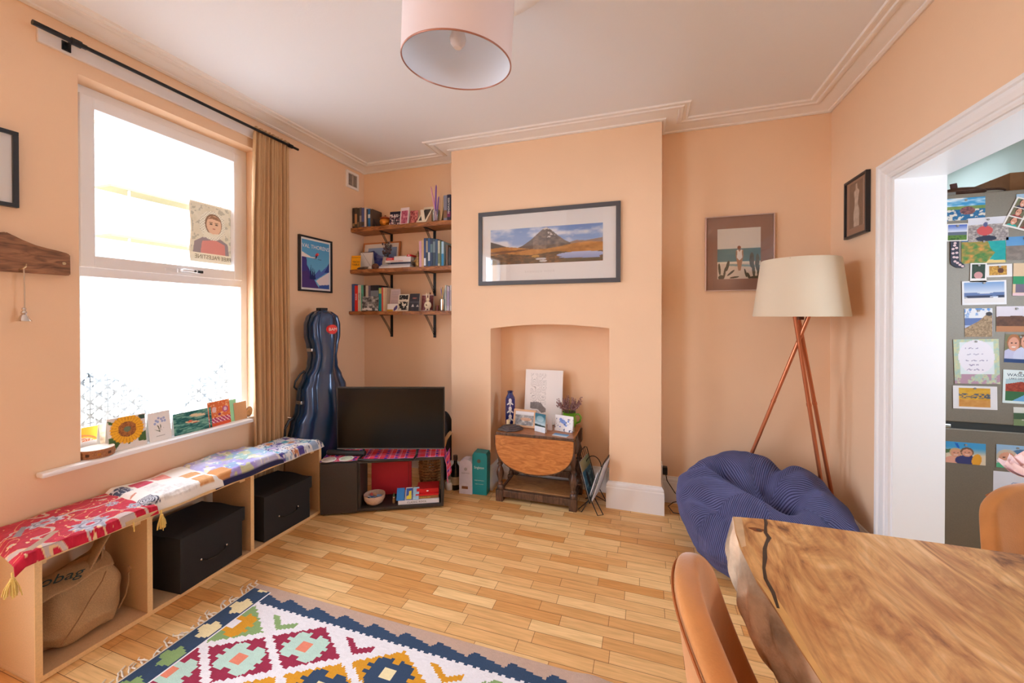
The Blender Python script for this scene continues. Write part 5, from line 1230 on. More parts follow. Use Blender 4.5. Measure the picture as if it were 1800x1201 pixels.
def tleg(x, y, hh=.304):
    b = MB(); b.box(x - .026, x + .026, y - .026, y + .026, .0, .082, .003)
    b.lathe([(r, .082 + z * (TT - .09 - .10) / .304) for r, z in legp], (x, y, 0), 20); b.box(x - .024, x + .024, y - .024, y + .024, TT - .108, TT - .017, .002)
    b.build('leg', dko, p, True)
for x in (-.262, .262):
    for y in (-.125, .150): tleg(x, y)
for y in (-.125, .150): 
    MB().box(-.238, .238, y - .016, y + .016, .030, .078, .004).build('low_rail', dko, p); MB().box(-.240, .240, y - .010, y + .010, TT - .075, TT - .017, .002).build('apron', dko, p)
for x in (-.262, .262): MB().box(x - .010, x + .010, -.10, .126, .030, .072, .003).build('side_rail', dko, p)
MB().box(-.238, .238, -.108, .132, .074, .086, .003).build('shelf_board', mat_wood('shelf_oak', (150, 104, 62), (186, 138, 88), 6, (2, 8, 8), .4, (110, 72, 44), .1), p)
MB().box(-.205, .205, .108, .130, .118, .165, .004).build('gate_rail', dko, p)
for s in (-1, 1): MB().sphere((s * .215, .118, .13), .026, 1, 1, 1.5).build('gate_turning', dko, p, True)
MB().tube([(.262, .02, TT - .03), (.275, .0, TT - .09), (.268, -.02, TT - .15)], [.008, .018, .008]).build('scroll_bracket', dko, p, True)

# on the table
p = thing('tall_vase', 'tall square cobalt bottle with white stencilled flowers on the gateleg table', 'vase', (-.975, 2.900, TT + .001), R(18))
cob = mat('cobalt_glaze', (24, 34, 104), .2, coat=.4)
b = MB(); b.box(-.036, .036, -.036, .036, 0, .196, .007); b.lathe([(.034, .194), (.024, .214), (.019, .222), (.019, .236), (.024, .241), (.022, .245), (.014, .243)], seg=28); b.build('vase_body', cob, p, True)
wg = mat('white_glaze', (226, 226, 232), .4)
for side, rot in ((0, 0), (1, R(90))):
    b = MB()
    for z in (.045, .105, .165):
        for (dx, dz, rx, rz, a) in ((0, .012, .012, .018, 0), (-.012, -.010, .016, .006, .7), (.012, -.010, .016, .006, -.7), (0, -.018, .004, .010, 0)):
            pts = [(dx + rx * math.cos(t) * math.cos(a) - rz * math.sin(t) * math.sin(a), z + dz + rx * math.cos(t) * math.sin(a) + rz * math.sin(t) * math.cos(a)) for t in [i * .524 for i in range(12)]]
            b.prism(pts, -.0372, -.0365, 'XZ')
    b.build('stencil_flowers', wg, p, rot=(0, 0, rot))
p = thing('canvas_board', 'tall white canvas with faint contour drawing leaning at the back of the niche', 'picture', (-.732, 2.955, TT + .001), rot=(R(-9), 0, 0))
def art_contour(U, V):
    I = canvas(U, (240, 234, 230)); b = (U > .14) & (U < .58) & (V > .30) & (V < .93)
    n = vn(U, V, 4, 6, 17, 2); put(I, b & ((n * 15 % 1) < .20), (190, 184, 182)); put(I, inpoly(U, V, [(.16, .27), (.16, .385), (.32, .40), (.44, .385), (.50, .33), (.58, .28), (.58, .22), (.46, .20), (.36, .26)]), mixc((118, 110, 108), (150, 142, 140), vn(U, V, 20, 20, 3)))
    put(I, inpoly(U, V, [(.14, .24), (.34, .245), (.44, .19), (.16, .17)]), (210, 204, 202)); put(I, ell(U, V, .52, .155, .08, .03), (212, 206, 206)); return I
paint('canvas_face', p, .292, .405, art_contour, 100, th=.0015, loc=(0, -.0165, 0)); MB().box(-.146, .146, -.0155, 0, 0, .405, .001).build('stretcher', mat('canvas_side', (234, 226, 216), .8), p)
def art_townsketch(U, V):
    I = canvas(U, (226, 226, 228)); put(I, V < .72, mixc((110, 112, 116), (222, 220, 216), vn(U, V, 7, 6, 5, 4) * 1.8 - .4)); put(I, ell(U, V, .58, .45, .30, .12), (216, 160, 120), .7); put(I, V > .80, (236, 236, 240)); return I
p = thing('framed_photo', 'pale wood framed landscape sketch in front of the canvas', 'photo frame', (-.838, 2.815, TT + .001), rot=(R(-12), 0, R(-4)))
b = MB(); frame4(b, .172, .128, .014, -.012, 0); b.build('picture_frame', mat('pale_beech', (222, 176, 134), .5), p); paint('print', p, .146, .104, art_townsketch, 50, loc=(0, -.007, .012), th=.002)
def art_sea(U, V):
    I = mixc((226, 236, 242), (60, 116, 136), (V - .3) * 1.8); put(I, ell(U, V, .5, .72, .34, .16), (206, 224, 226), .5); put(I, (V > .30) & (V < .42 - .05 * U), (44, 70, 70)); put(I, V < .28, mixc((212, 228, 240), (246, 248, 250), vn(U, V, 6, 8, 2))); return I
small_card('tall seascape card with teal sky on the gateleg table', -.700, 2.735, TT + .001, .094, .128, art_sea, -24, -4, 44)
small_card('plain white card edge beside the seascape card', -.645, 2.800, TT + .001, .034, .10, lambda U, V: canvas(U, (236, 234, 238)), -10, -4, 8)
def art_bird(U, V):
    I = canvas(U, (240, 240, 242)); put(I, ell(U, V, .44, .62, .19, .12, -.5) | ell(U, V, .56, .46, .16, .07, -.9) | ell(U, V, .32, .74, .08, .09), (130, 160, 226)); rn = vn(U, V, 11, 9, 8); put(I, (rn > .68) & (V < .85), (90, 100, 130)); put(I, ell(U, V, .74, .66, .06, .05) | ell(U, V, .30, .28, .05, .04), (120, 150, 220)); return I
small_card('white card with a blue bird in front of the green jug', -.543, 2.795, TT + .001, .140, .112, art_bird, -14, -8, 60)
p = thing('postcard', 'blue postcard lying flat near the table edge', 'postcard', (-.545, 2.705, TT + .002), rot=(R(-90), 0, R(-10)))
paint('postcard_face', p, .105, .060, lambda U, V: mixc((226, 236, 240), (70, 140, 196), V * 1.2), 20, org=(.5, .5))
p = thing('green_jug', 'glossy green jug of dried pink heather on the gateleg table', 'jug', (-.522, 2.905, TT + .001))
gg = mat('green_glaze', (96, 150, 30), .15, coat=.6)
MB().lathe([(0, 0), (.036, 0), (.044, .008), (.056, .040), (.057, .060), (.050, .088), (.047, .108), (.051, .118), (.047, .118), (.043, .106), (.046, .088), (.052, .060), (.040, .012), (0, .006)], seg=36).build('jug_body', gg, p, True)
MB().tube([(.044, -.01, .105), (.075, -.014, .108), (.090, -.016, .085), (.080, -.014, .055), (.052, -.010, .040)], .0065, 8).build('jug_handle', gg, p, True)
rnd = random.Random(21); b = MB(); fb = MB()
for k in range(70):
    a = rnd.random() * 6.28; r = rnd.random() ** .6 * .085; h = .165 + rnd.random() * .065 - r * .25 + (.03 if math.cos(a) > 0 else 0) * rnd.random()
    e = Vector((r * math.cos(a) + (.035 * rnd.random() if math.cos(a) > .3 else -.01), r * math.sin(a) * .7, h)); m1 = Vector((e.x * .45, e.y * .45, .13)); b.tube([(0, 0, .05), m1, e], .0009, 4)
    for j in range(7):
        t = .55 + .45 * j / 6; q = m1.lerp(e, (t - .45) / .55); fb.sphere(q + Vector((rnd.random() - .5, rnd.random() - .5, rnd.random() - .5)) * .010, .0038, 1, 1, 1.4, 6, 4)
b.build('stems', mat('heather_stem', (130, 96, 84), .9), p); fb.build('heather_sprigs', mat('dried_heather', (150, 112, 110), .95, var=(150, .25)), p)
p = thing('slate_slab', 'rough dark slate slab lying on the left of the gateleg table', 'slate', (-.935, 2.745, TT + .001))
b = MB(); b.prism([(-.062, -.060), (.022, -.088), (.080, -.052), (.108, .004), (.086, .046), (.0, .058), (-.058, .028)], 0, .012); b.prism([(-.040, -.050), (.030, -.076), (.094, -.020), (.076, .034), (-.010, .046), (-.044, .012)], .012, .022); b.prism([(-.02, -.04), (.02, -.06), (.07, -.01), (.05, .03), (0, .03)], .022, .028)
bmesh.ops.bevel(b.bm, geom=list(b.bm.edges), offset=.003, segments=1, affect='EDGES'); b.build('slab', mat('purple_slate', (92, 82, 84), .85, var=(40, .2), bump=(60, .8)), p)
p = thing('tea_light', 'small cream candle stub on the left corner of the table', 'candle', (-.975, 2.700 + .09, TT + .016)); p.location = (-.962, 2.812, TT + .001)
MB().lathe([(0, 0), (.014, 0), (.014, .040), (.012, .046), (0, .044)], seg=18).build('wax', mat('cream_wax', (236, 214, 170), .5), p, True); MB().cyl((0, 0, .044), (0, 0, .052), .001).build('wick', blk, p)
p = thing('pebble', 'flat dark pebble on the front left of the gateleg table', 'stone', (-.972, 2.683, TT + .001)); MB().surf(blob((0, 0, .008), .022, .014, .009, 3), 20, 12, cu=True).build('stone_body', mat('dark_pebble', (96, 88, 84), .8), p, 'all')
p = thing('small_brass_pot', 'tiny brass pot behind the bird card', 'ornament', (-.610, 2.930, TT + .001)); MB().lathe([(0, 0), (.014, 0), (.018, .012), (.014, .024), (.016, .028), (0, .028)], seg=20).build('pot_body', br_, p, True)

# magazine rack
p = thing('magazine_rack', 'black wire V shaped magazine rack standing right of the gateleg table', 'magazine rack', (-.329, 2.800, 0), R(-8))
wr = .0032
def rackside(s, name):
    b = MB()
    # s -1 left wing, +1 right wing
    xo, zo = (-.085, .370) if s < 0 else (.088, .345); xi, zi = .0, .070
    b.tube([(xi, -.115, zi), (xo, -.115, zo), (xo * 1.05, -.08, zo + .012), (xo * 1.05, .08, zo + .012), (xo, .115, zo), (xi, .115, zi)], wr, 6)
    for k in range(5):
        y = -.075 + .0375 * k; b.tube([(xi, y, zi), (xo * 1.05, y, zo + .012)], wr * .6, 5)
    b.tube([(xi + (xo - xi) * .5, -.115, zi + (zo - zi) * .5), (xi + (xo - xi) * .5, .115, zi + (zo - zi) * .5)], wr * .6, 5)
    b.tube([(xi + (xo - xi) * .25, -.10, zi + (zo - zi) * .25), (-s * .055, -.118, .004), (-s * .085 , -.09, .004), (-s * .01, -.02, zi)], wr, 6)
    b.tube([(xi + (xo - xi) * .25, .10, zi + (zo - zi) * .25), (-s * .055, .118, .004), (-s * .085, .09, .004), (-s * .01, .02, zi)], wr, 6)
    b.build(name, blk, p, True)
rackside(-1, 'left_wing'); rackside(1, 'right_wing')
MB().tube([(-.01 + .055 * math.cos(a), .02, .27 + .075 * math.sin(a)) for a in [i * math.pi / 12 for i in range(13)]], wr).build('handle_loop', blk, p, True)
def mag(lab, s, off, w, h, f, col=(206, 206, 214)):
    # leans on a wing
    xo, zo = (-.085, .300) if s < 0 else (.088, .275); a = math.atan2(xo, zo)
    q = thing('magazine', lab, 'magazine', (-.329 + (.012 if s > 0 else -.010) - s * off, 2.800 - .01, .086), rot=(0, a, R(-8)), group='magazines in the wire rack')
    b = MB(); b.box(-.0035, .0035, -w/2, w/2, 0, h, .001); b.build('pages', mat('glossy_page_%d' % col[0], col, .35), q)
    o = paint('cover', q, w, h, f, 40, loc=(-s * .0045, 0, 0), rot=(0, 0, R(90 if s < 0 else -90)), th=.001); return q
def art_mag1(U, V):
    I = mixc((30, 70, 92), (70, 120, 140), vn(U, V, 5, 6, 3)); put(I, vn(U, V, 8, 9, 7) > .6, (120, 160, 170)); put(I, V > .72, mixc((150, 130, 90), (110, 120, 90), U)); put(I, ell(U, V, .4, .45, .1, .2), (30, 40, 50)); return I
mag('dark teal covered magazine on the left wing of the rack', -1, .004, .20, .255, art_mag1)
mag('white paged magazine leaning on the right wing of the rack', 1, .0, .20, .265, lambda U, V: mixc((226, 226, 232), (196, 196, 206), V))
mag('cream pamphlet on the right wing of the rack', 1, .012, .16, .235, lambda U, V: mixc((214, 206, 190), (236, 230, 220), vn(U, V, 4, 4, 2)))
mag('lilac leaflet in the middle of the rack', 1, .026, .17, .20, lambda U, V: mixc((206, 206, 226), (176, 180, 206), U))

# sockets, plug and cable
def socket(lab, loc, rz, two=True, cat='socket'):
    p = thing('wall_socket', lab, cat, loc, rz); pl = mat('white_plastic', (236, 236, 236), .35)
    w = .146 if two else .086; MB().box(-w/2, w/2, -.010, 0, 0, .086, .003).build('face_plate', pl, p)
    for x in ((-.036, .036) if two else (0,)): MB().box(x - .006, x + .006, -.013, -.009, .060, .074, .001).build('switch', pl, p)
    return p
socket('white double socket behind the magazine rack', (-.335, 3.0495, .095), 0)
p = socket('white socket on the side of the chimney breast', (.109, 2.955, .215), R(90), False)
q = thing('plug', 'black plug with its cable by the beanbag', 'plug', (.124, 2.955, .248)); MB().box(-.003, .028, -.022, .022, -.020, .030, .005).build('plug_body', mat('black_plastic', (22, 22, 24), .4), q, True)
MB().tube([(.018, 0, -.018), (.025, -.01, -.06), (.075, -.03, -.13), (.125, -.035, -.170), (.06, -.06, -.185), (.030, -.08, -.205), (.06, -.10, -.236), (.14, -.09, -.242), (.25, -.06, -.243)], .0032).build('cable', mat('black_plastic', (22, 22, 24), .4), q, True)

# ------------------------------------------------------------ beanbag
def mat_cord():
    m = bpy.data.materials.new('navy_corduroy'); m.use_nodes = True; nt = m.node_tree; N = nt.nodes.new; L = nt.links.new; b = nt.nodes['Principled BSDF']
    b.inputs['Roughness'].default_value = .95; b.inputs['Sheen Weight'].default_value = .5; b.inputs['Sheen Tint'].default_value = lin((130, 140, 200)) + (1,)
    at = N('ShaderNodeAttribute'); at.attribute_name = 'rib'; w = N('ShaderNodeMath'); w.operation = 'SINE'; mu = N('ShaderNodeMath'); mu.operation = 'MULTIPLY'; mu.inputs[1].default_value = 1.0
    L(at.outputs['Fac'], mu.inputs[0]); L(mu.outputs[0], w.inputs[0])
    mr = N('ShaderNodeMapRange'); mr.inputs['From Min'].default_value = -1; L(w.outputs[0], mr.inputs['Value'])
    r = N('ShaderNodeValToRGB'); r.color_ramp.elements[0].color = lin((48, 50, 86)) + (1,); r.color_ramp.elements[1].color = lin((98, 100, 142)) + (1,); r.color_ramp.elements[0].position = .15; r.color_ramp.elements[1].position = .75
    L(mr.outputs[0], r.inputs[0]); tc = N('ShaderNodeTexCoord'); n = N('ShaderNodeTexNoise'); n.inputs['Scale'].default_value = 9; L(tc.outputs['Object'], n.inputs[0])
    mx = N('ShaderNodeMixRGB'); mx.blend_type = 'OVERLAY'; mx.inputs[0].default_value = .35; L(r.outputs[0], mx.inputs[1]); L(n.outputs[0], mx.inputs[2]); L(mx.outputs[0], b.inputs['Base Color'])
    bp = N('ShaderNodeBump'); bp.inputs['Strength'].default_value = .7; bp.inputs['Distance'].default_value = .004; L(mr.outputs[0], bp.inputs['Height']); L(bp.outputs[0], b.inputs['Normal']); return m
BCX, BCY = .600, 2.505
p = thing('beanbag', 'large slumped navy corduroy beanbag in the corner beneath the lamp', 'beanbag', (BCX, BCY, 0))
nu, nv = 220, 130
u = np.linspace(0, 2 * np.pi, nu, endpoint=False); v = np.linspace(0, 1, nv)
A_, T_ = np.meshgrid(u, v)
# lower half rises from the floor outline, upper half closes over to the middle
rho = np.where(T_ < .45, .80 + .20 * np.sin(T_ / .45 * np.pi / 2), np.cos((T_ - .45) / .55 * np.pi / 2) ** .78)
outl = 1 + .045 * np.cos(2 * A_ + .4) + .035 * np.sin(3 * A_ + 1) + .02 * np.sin(5 * A_)
X_ = .405 * rho * outl * np.cos(A_); Y_ = .385 * rho * outl * np.sin(A_)
top = .325 + .235 * np.clip((Y_ + .10) / .45, -.6, 1) + .010 * X_          # high back, low front
hz = np.where(T_ < .45, (T_ / .45) ** .9 * .62, .62 + .38 * np.sin((T_ - .45) / .55 * np.pi / 2))
Z_ = top * hz + .0
def crease(x0, y0, x1, y1, wd, dp):
    dx, dy = x1 - x0, y1 - y0; t = np.clip(((X_ - x0) * dx + (Y_ - y0) * dy) / (dx * dx + dy * dy), 0, 1); d = np.hypot(X_ - x0 - t * dx, Y_ - y0 - t * dy)
    return dp * np.exp(-(d / wd) ** 2) * np.clip((T_ - .25) / .25, 0, 1)
Z_ -= crease(-.16, .14, .10, -.06, .055, .085) + crease(.10, -.06, .03, .10, .05, .07) + crease(.10, -.06, .30, .06, .035, .030) + crease(-.16, .14, -.34, .20, .035, .03) + crease(.22, .30, .05, .10, .04, .045)
Z_ -= crease(-.36, -.02, -.20, -.16, .03, .03) + crease(-.33, .08, -.05, .02, .025, .022) + crease(.15, -.22, .36, -.10, .025, .02)
Z_ += crease(-.10, -.16, .18, -.20, .12, .035) + crease(.26, .16, .28, .0, .10, .045) + crease(-.25, .10, -.3, -.1, .08, .02) + crease(-.1, .34, .1, .34, .10, .02)
nz = vn(X_ + 3, Y_ + 3, 6, 6, 5, 3) - .5; Z_ += .028 * nz * np.clip(T_ / .3, 0, 1); wr_ = 1 + .045 * (vn(np.cos(A_) * 2 + 5, T_ * 3 + np.sin(A_) * 2 + 9, 2.2, 2.2, 8, 2) - .5) * 2 * (T_ < .75)
X_ *= wr_; Y_ *= wr_
Z_ = np.maximum(Z_, .001 + .012 * T_)
V3 = np.stack([X_, Y_, Z_], -1).reshape(-1, 3)
i, j = np.meshgrid(np.arange(nu), np.arange(nv - 1)); a_ = (j * nu + i).ravel(); b_ = (j * nu + (i + 1) % nu).ravel()
F = np.stack([a_, b_, b_ + nu, a_ + nu], -1).tolist(); F.append(list(range(nu))[::-1])
me = bpy.data.meshes.new('bag_cover'); me.from_pydata(V3.tolist(), [], F); me.update()
# rib phase: ribs run up each sewn panel, bending with the folds
sector = np.floor((A_ + .5) / (2 * np.pi / 6)); sa = (sector + .5) * 2 * np.pi / 6 - .5
rib = (X_ * -np.sin(sa) + Y_ * np.cos(sa)) * 2 * np.pi / .0088 + 5 * vn(X_ + 2, Y_ + 2, 5, 5, 12, 2)
at = me.attributes.new('rib', 'FLOAT', 'POINT'); at.data.foreach_set('value', rib.ravel().astype(np.float32))
me.polygons.foreach_set('use_smooth', [True] * len(me.polygons)); me.materials.append(mat_cord())
o = bpy.data.objects.new('bag_cover', me); C.objects.link(o); o.parent = p

# ------------------------------------------------------------ tripod floor lamp
LX, LY = .838, 2.680
p = thing('floor_lamp', 'copper tripod floor lamp with a cream tapered shade in the corner', 'floor lamp', (LX, LY, 0))
cop = mat('copper_tube', (206, 128, 92), .3, .75)
for (x0, y0, z0), (x1, y1, z1) in (((.045, -.02, 1.34), (-.335, .235, .003)), ((-.028, -.01, 1.34), (.185, .075, .003)), ((.0, .03, 1.34), (.262, .165, .003))):
    b = MB(); b.cyl((x1, y1, z1), (x0, y0, z0), .0105, seg=14); d = Vector((x0 - x1, y0 - y1, z0 - z1)); c0_ = Vector((x1, y1, z1)) + d * .60; b.cyl(c0_, c0_ + d * .012, .0125, seg=14); lg = b.build('leg', cop, p, True)
    MB().sphere((x1, y1, z1 + .006), .012, 1, 1, .6).build('foot_cap', mat('black_plastic', (22, 22, 24), .4), lg, True)
MB().lathe([(0, 1.30), (.022, 1.30), (.022, 1.335), (.014, 1.345), (.014, 1.40), (0, 1.40)], seg=20).build('lamp_holder', mat('dark_bronze', (90, 56, 40), .4, .6), p, True)
MB().sphere((0, 0, 1.45), .030, 1, 1, 1.2).build('bulb', mat('opal_bulb', (240, 238, 230), .3), p, True)
b = MB(); b.lathe([(.228, 1.318), (.230, 1.322), (.190, 1.637), (.188, 1.640), (.186, 1.637), (.226, 1.322), (.228, 1.318)], seg=64)
sm = bpy.data.materials.new('cream_shade_fabric'); sm.use_nodes = True; nt = sm.node_tree; pb = nt.nodes['Principled BSDF']; pb.inputs['Base Color'].default_value = lin((234, 220, 194)) + (1,); pb.inputs['Roughness'].default_value = .85
tr = nt.nodes.new('ShaderNodeBsdfTranslucent'); tr.inputs[0].default_value = lin((240, 214, 176)) + (1,); mx = nt.nodes.new('ShaderNodeMixShader'); mx.inputs[0].default_value = .10; nt.links.new(pb.outputs[0], mx.inputs[1]); nt.links.new(tr.outputs[0], mx.inputs[2]); nt.links.new(mx.outputs[0], nt.nodes['Material Output'].inputs[0])
b.build('lamp_shade', sm, p, True)
b = MB()
for k in range(3): a = k * 2.094; b.cyl((0, 0, 1.40), (.19 * math.cos(a), .19 * math.sin(a), 1.635), .002, seg=6)
b.build('shade_carrier', mat('dark_bronze', (90, 56, 40), .4, .6), p)

# ------------------------------------------------------------ pendant and ceiling rose
PX, PY = -.632, 1.288
p = thing('pendant_lamp', 'pale pink drum pendant shade hanging from the ceiling', 'pendant lamp', (PX, PY, 2.215), rot=(R(4.5), R(3.2), R(18)))
dr = .192
pk = bpy.data.materials.new('pink_drum_fabric'); pk.use_nodes = True; nt = pk.node_tree; pb = nt.nodes['Principled BSDF']; pb.inputs['Base Color'].default_value = lin((224, 210, 210)) + (1,); pb.inputs['Roughness'].default_value = .8; pb.inputs['Sheen Weight'].default_value = .2
MB().lathe([(dr, 0), (dr, .262)], seg=72).build('outer_shade', pk, p, True)
MB().lathe([(dr - .003, .262), (dr - .003, 0)], seg=72).build('white_lining', mat('white_pvc_lining', (226, 230, 238), .5), p, True)
cb = mat('copper_rim', (176, 122, 104), .35, .5)
MB().tube([((dr - .0015) * math.cos(a), (dr - .0015) * math.sin(a), 0) for a in [i * 2 * math.pi / 72 for i in range(72)]], .0028, 6, closed=True).build('rim_ring', cb, p, True)
MB().tube([((dr - .0015) * math.cos(a), (dr - .0015) * math.sin(a), .262) for a in [i * 2 * math.pi / 72 for i in range(72)]], .0028, 6, closed=True).build('rim_ring', cb, p, True)
b = MB()
for k in range(3): a = k * 2.094 + .4; b.cyl((.02 * math.cos(a), .02 * math.sin(a), .165), ((dr - .003) * math.cos(a), (dr - .003) * math.sin(a), .245), .0018, seg=6)
b.build('spider_frame', mat('white_wire', (225, 220, 215), .4), p)
MB().lathe([(0, .12), (.020, .12), (.022, .155), (.014, .175), (.014, .20), (0, .20)], seg=20).build('lamp_holder', mat('white_plastic', (236, 236, 236), .35), p, True)
MB().lathe([(0, .048), (.014, .051), (.026, .066), (.029, .082), (.024, .100), (.014, .118), (.013, .125), (0, .125)], seg=28).build('bulb', mat('pearl_bulb', (222, 206, 196), .3), p, True)
MB().cyl((0, 0, .20), (0, -.0, .425), .0035, seg=8).build('flex', mat('white_plastic', (236, 236, 236), .35), p)
p = thing('ceiling_rose', 'white moulded plaster ceiling rose above the pendant', 'ceiling rose', (PX + .02, PY + .02, ZC - .001))
MB().lathe([(0, -.020), (.04, -.020), (.05, -.012), (.12, -.010), (.14, -.018), (.16, -.010), (.300, -.006), (.318, -.018), (.336, -.022), (.354, -.016), (.370, -.008), (.378, 0)], seg=72).build('rose_moulding', plaster, p, True)
MB().lathe([(0, -.050), (.03, -.050), (.045, -.036), (.048, -.021), (0, -.021)], seg=32).build('flex_cover', mat('white_plastic', (236, 236, 236), .35), p, True)
# ------------------------------------------------------------ live edge dining table
def mat_slab():
    m = bpy.data.materials.new('oiled_hardwood_slab'); m.use_nodes = True; nt = m.node_tree; N = nt.nodes.new; L = nt.links.new; b = nt.nodes['Principled BSDF']
    tc = N('ShaderNodeTexCoord'); mp = N('ShaderNodeMapping'); mp.inputs['Scale'].default_value = (4.6, 1.5, 1); mp.inputs['Rotation'].default_value = (0, 0, R(-12)); L(tc.outputs['Object'], mp.inputs[0])
    n1 = N('ShaderNodeTexNoise'); n1.inputs['Scale'].default_value = 1.9; n1.inputs['Detail'].default_value = 10; n1.inputs["Distortion"].default_value = 2.4; n1.inputs['Roughness'].default_value = .6; L(mp.outputs[0], n1.inputs[0])
    r = N('ShaderNodeValToRGB'); e = r.color_ramp.elements
    e[0].position = .33; e[0].color = lin((126, 82, 52)) + (1,); e[1].position = .70; e[1].color = lin((240, 202, 150)) + (1,)
    k = e.new(.42); k.color = lin((192, 134, 80)) + (1,); k = e.new(.56); k.color = lin((224, 174, 112)) + (1,)
    L(n1.outputs[0], r.inputs[0])
    wv = N('ShaderNodeTexWave'); wv.bands_direction = 'X'; wv.inputs['Scale'].default_value = 5; wv.inputs['Distortion'].default_value = 16; wv.inputs['Detail'].default_value = 4; wv.inputs['Detail Scale'].default_value = .8
    mp2 = N('ShaderNodeMapping'); mp2.inputs['Scale'].default_value = (2.6, .55, 1); mp2.inputs['Rotation'].default_value = (0, 0, R(-12)); L(tc.outputs['Object'], mp2.inputs[0]); L(mp2.outputs[0], wv.inputs[0])
    r2 = N('ShaderNodeValToRGB'); r2.color_ramp.elements[0].color = (.66, .60, .56, 1); r2.color_ramp.elements[0].position = .02; r2.color_ramp.elements[1].position = .35; r2.color_ramp.elements[1].color = (1, 1, 1, 1); L(wv.outputs[0], r2.inputs[0])
    mx = N('ShaderNodeMixRGB'); mx.blend_type = 'MULTIPLY'; mx.inputs[0].default_value = .32; L(r.outputs[0], mx.inputs[1]); L(r2.outputs[0], mx.inputs[2])
    mp3 = N('ShaderNodeMapping'); mp3.inputs['Scale'].default_value = (60, 5, 1); mp3.inputs['Rotation'].default_value = (0, 0, R(-10)); L(tc.outputs['Object'], mp3.inputs[0]); n3 = N('ShaderNodeTexNoise'); n3.inputs['Scale'].default_value = 2; n3.inputs['Detail'].default_value = 4; L(mp3.outputs[0], n3.inputs[0])
    r3 = N('ShaderNodeValToRGB'); r3.color_ramp.elements[0].position = .3; r3.color_ramp.elements[0].color = (.72, .68, .64, 1); r3.color_ramp.elements[1].position = .6; r3.color_ramp.elements[1].color = (1, 1, 1, 1); L(n3.outputs[0], r3.inputs[0])
    m3 = N('ShaderNodeMixRGB'); m3.blend_type = 'MULTIPLY'; m3.inputs[0].default_value = .6; L(mx.outputs[0], m3.inputs[1]); L(r3.outputs[0], m3.inputs[2]); L(m3.outputs[0], b.inputs['Base Color'])
    b.inputs['Roughness'].default_value = .42; bp = N('ShaderNodeBump'); bp.inputs['Strength'].default_value = .12; bp.inputs['Distance'].default_value = .003; L(n3.outputs[0], bp.inputs['Height']); L(bp.outputs[0], b.inputs['Normal']); return m
p = thing('dining_table', 'thick live edged wooden dining table in the right foreground', 'table', (.65, .35, 0))
ox, oy = .65, .35
def xi(y): return [(1.274, .240), (1.18, .228), (1.10, .224), (.97, .229), (.88, .243), (.816, .250), (.737, .262), (.6, .268), (.4, .262), (.2, .256), (0, .262), (-.3, .27), (-.6, .27)]
K = xi(0)
inner = [(x - ox, y - oy) for y, x in K]
right = [(1.10 - ox + .012 * math.sin(y * 5), y - oy) for y in (-.6, -.3, 0, .3, .6, .9, 1.1)] + [(1.085 - ox, 1.288 - oy)]
MB().prism(inner + right + [(.325 - ox, 1.287 - oy)], .682, .750).build('table_top', mat_slab(), p)
# bark side: from the top line out and down to the lower line
def bark(u, v):
    y = 1.274 - u * 1.874; 
    for (y0, x0), (y1, x1) in zip(K, K[1:]):
        if y1 <= y <= y0: t = (y0 - y) / (y0 - y1); xt = x0 + (x1 - x0) * t; break
    else: xt = .27
    w = (.030 + .012 * math.sin(y * 9) + .006 * math.sin(y * 23)) * (1 if y < 1.2 else .5 + .5 * (1.274 - y) / .074)
    bulge = (v / .8) ** .65 if v < .8 else 1 - (v - .8) * 1.2; n = .0035 * math.sin(y * 60 + v * 7) + .003 * math.sin(y * 37 + v * 13)
    return (xt - w * .95 * bulge - (0 if v == 0 else n) - ox, y - oy, .7503 - .070 * v + (.0 if v else 0))
mb_ = mat('grey_brown_bark', (190, 164, 138), .75, var=(13, .62), bump=(40, .7), stretch=(1, .5, 1))
MB().surf(bark, 150, 14).build('live_edge', mb_, p, 'all')
MB().prism([(.2415 - ox, 1.272 - oy), (.262 - ox, 1.278 - oy), (.252 - ox, 1.20 - oy), (.240 - ox, 1.12 - oy), (.228 - ox, 1.11 - oy), (.2305 - ox, 1.18 - oy)], .7502, .7505).build('worn_corner', mat('pale_sapwood', (206, 172, 132), .5, var=(30, .12)), p)
cr = [(.322, 1.286), (.318, 1.262), (.312, 1.238), (.303, 1.205), (.304, 1.180), (.292, 1.150), (.280, 1.120), (.270, 1.080), (.258, 1.035), (.250, .993), (.252, .95), (.249, .90)]
b = MB(); n = len(cr); pts = [(x - ox + .0042 * (1.2 - .8 * abs(i / n - .4)) * (1 + .4 * math.sin(i * 2.1)), y - oy) for i, (x, y) in enumerate(cr)] + [(x - ox - .0036 * (1.2 - .8 * abs(i / n - .4)), y - oy) for i, (x, y) in list(enumerate(cr))[::-1]]
b.prism(pts, .7502, .7508); b.build('resin_crack', mat('dark_resin', (58, 44, 38), .3), p)
b = MB(); b.prism([(.286 + .017 * math.cos(a) * (1 + .3 * math.sin(3 * a)) - ox, 1.215 + .011 * math.sin(a) - oy) for a in [i * .35 for i in range(18)]], .7502, .7506); b.build('knot', mat('knot_wood', (126, 70, 40), .5), p)
b = MB(); b.prism([(.290 + .007 * math.cos(a) - ox, 1.213 + .005 * math.sin(a) - oy) for a in [i * .6 for i in range(10)]], .7506, .7509); b.build('knot_hole', mat('dark_resin', (58, 44, 38), .3), p)
sapp = [(.2305, .99), (.244, .89), (.2515, .816), (.263, .737), (.268, .69), (.272, .74), (.266, .80), (.262, .87), (.255, .93)]
MB().prism([(x - ox + .0005, y - oy) for x, y in sapp], .7502, .7505).build('sapwood_streak', mat('yellow_sapwood', (222, 176, 108), .45, var=(20, .1)), p)
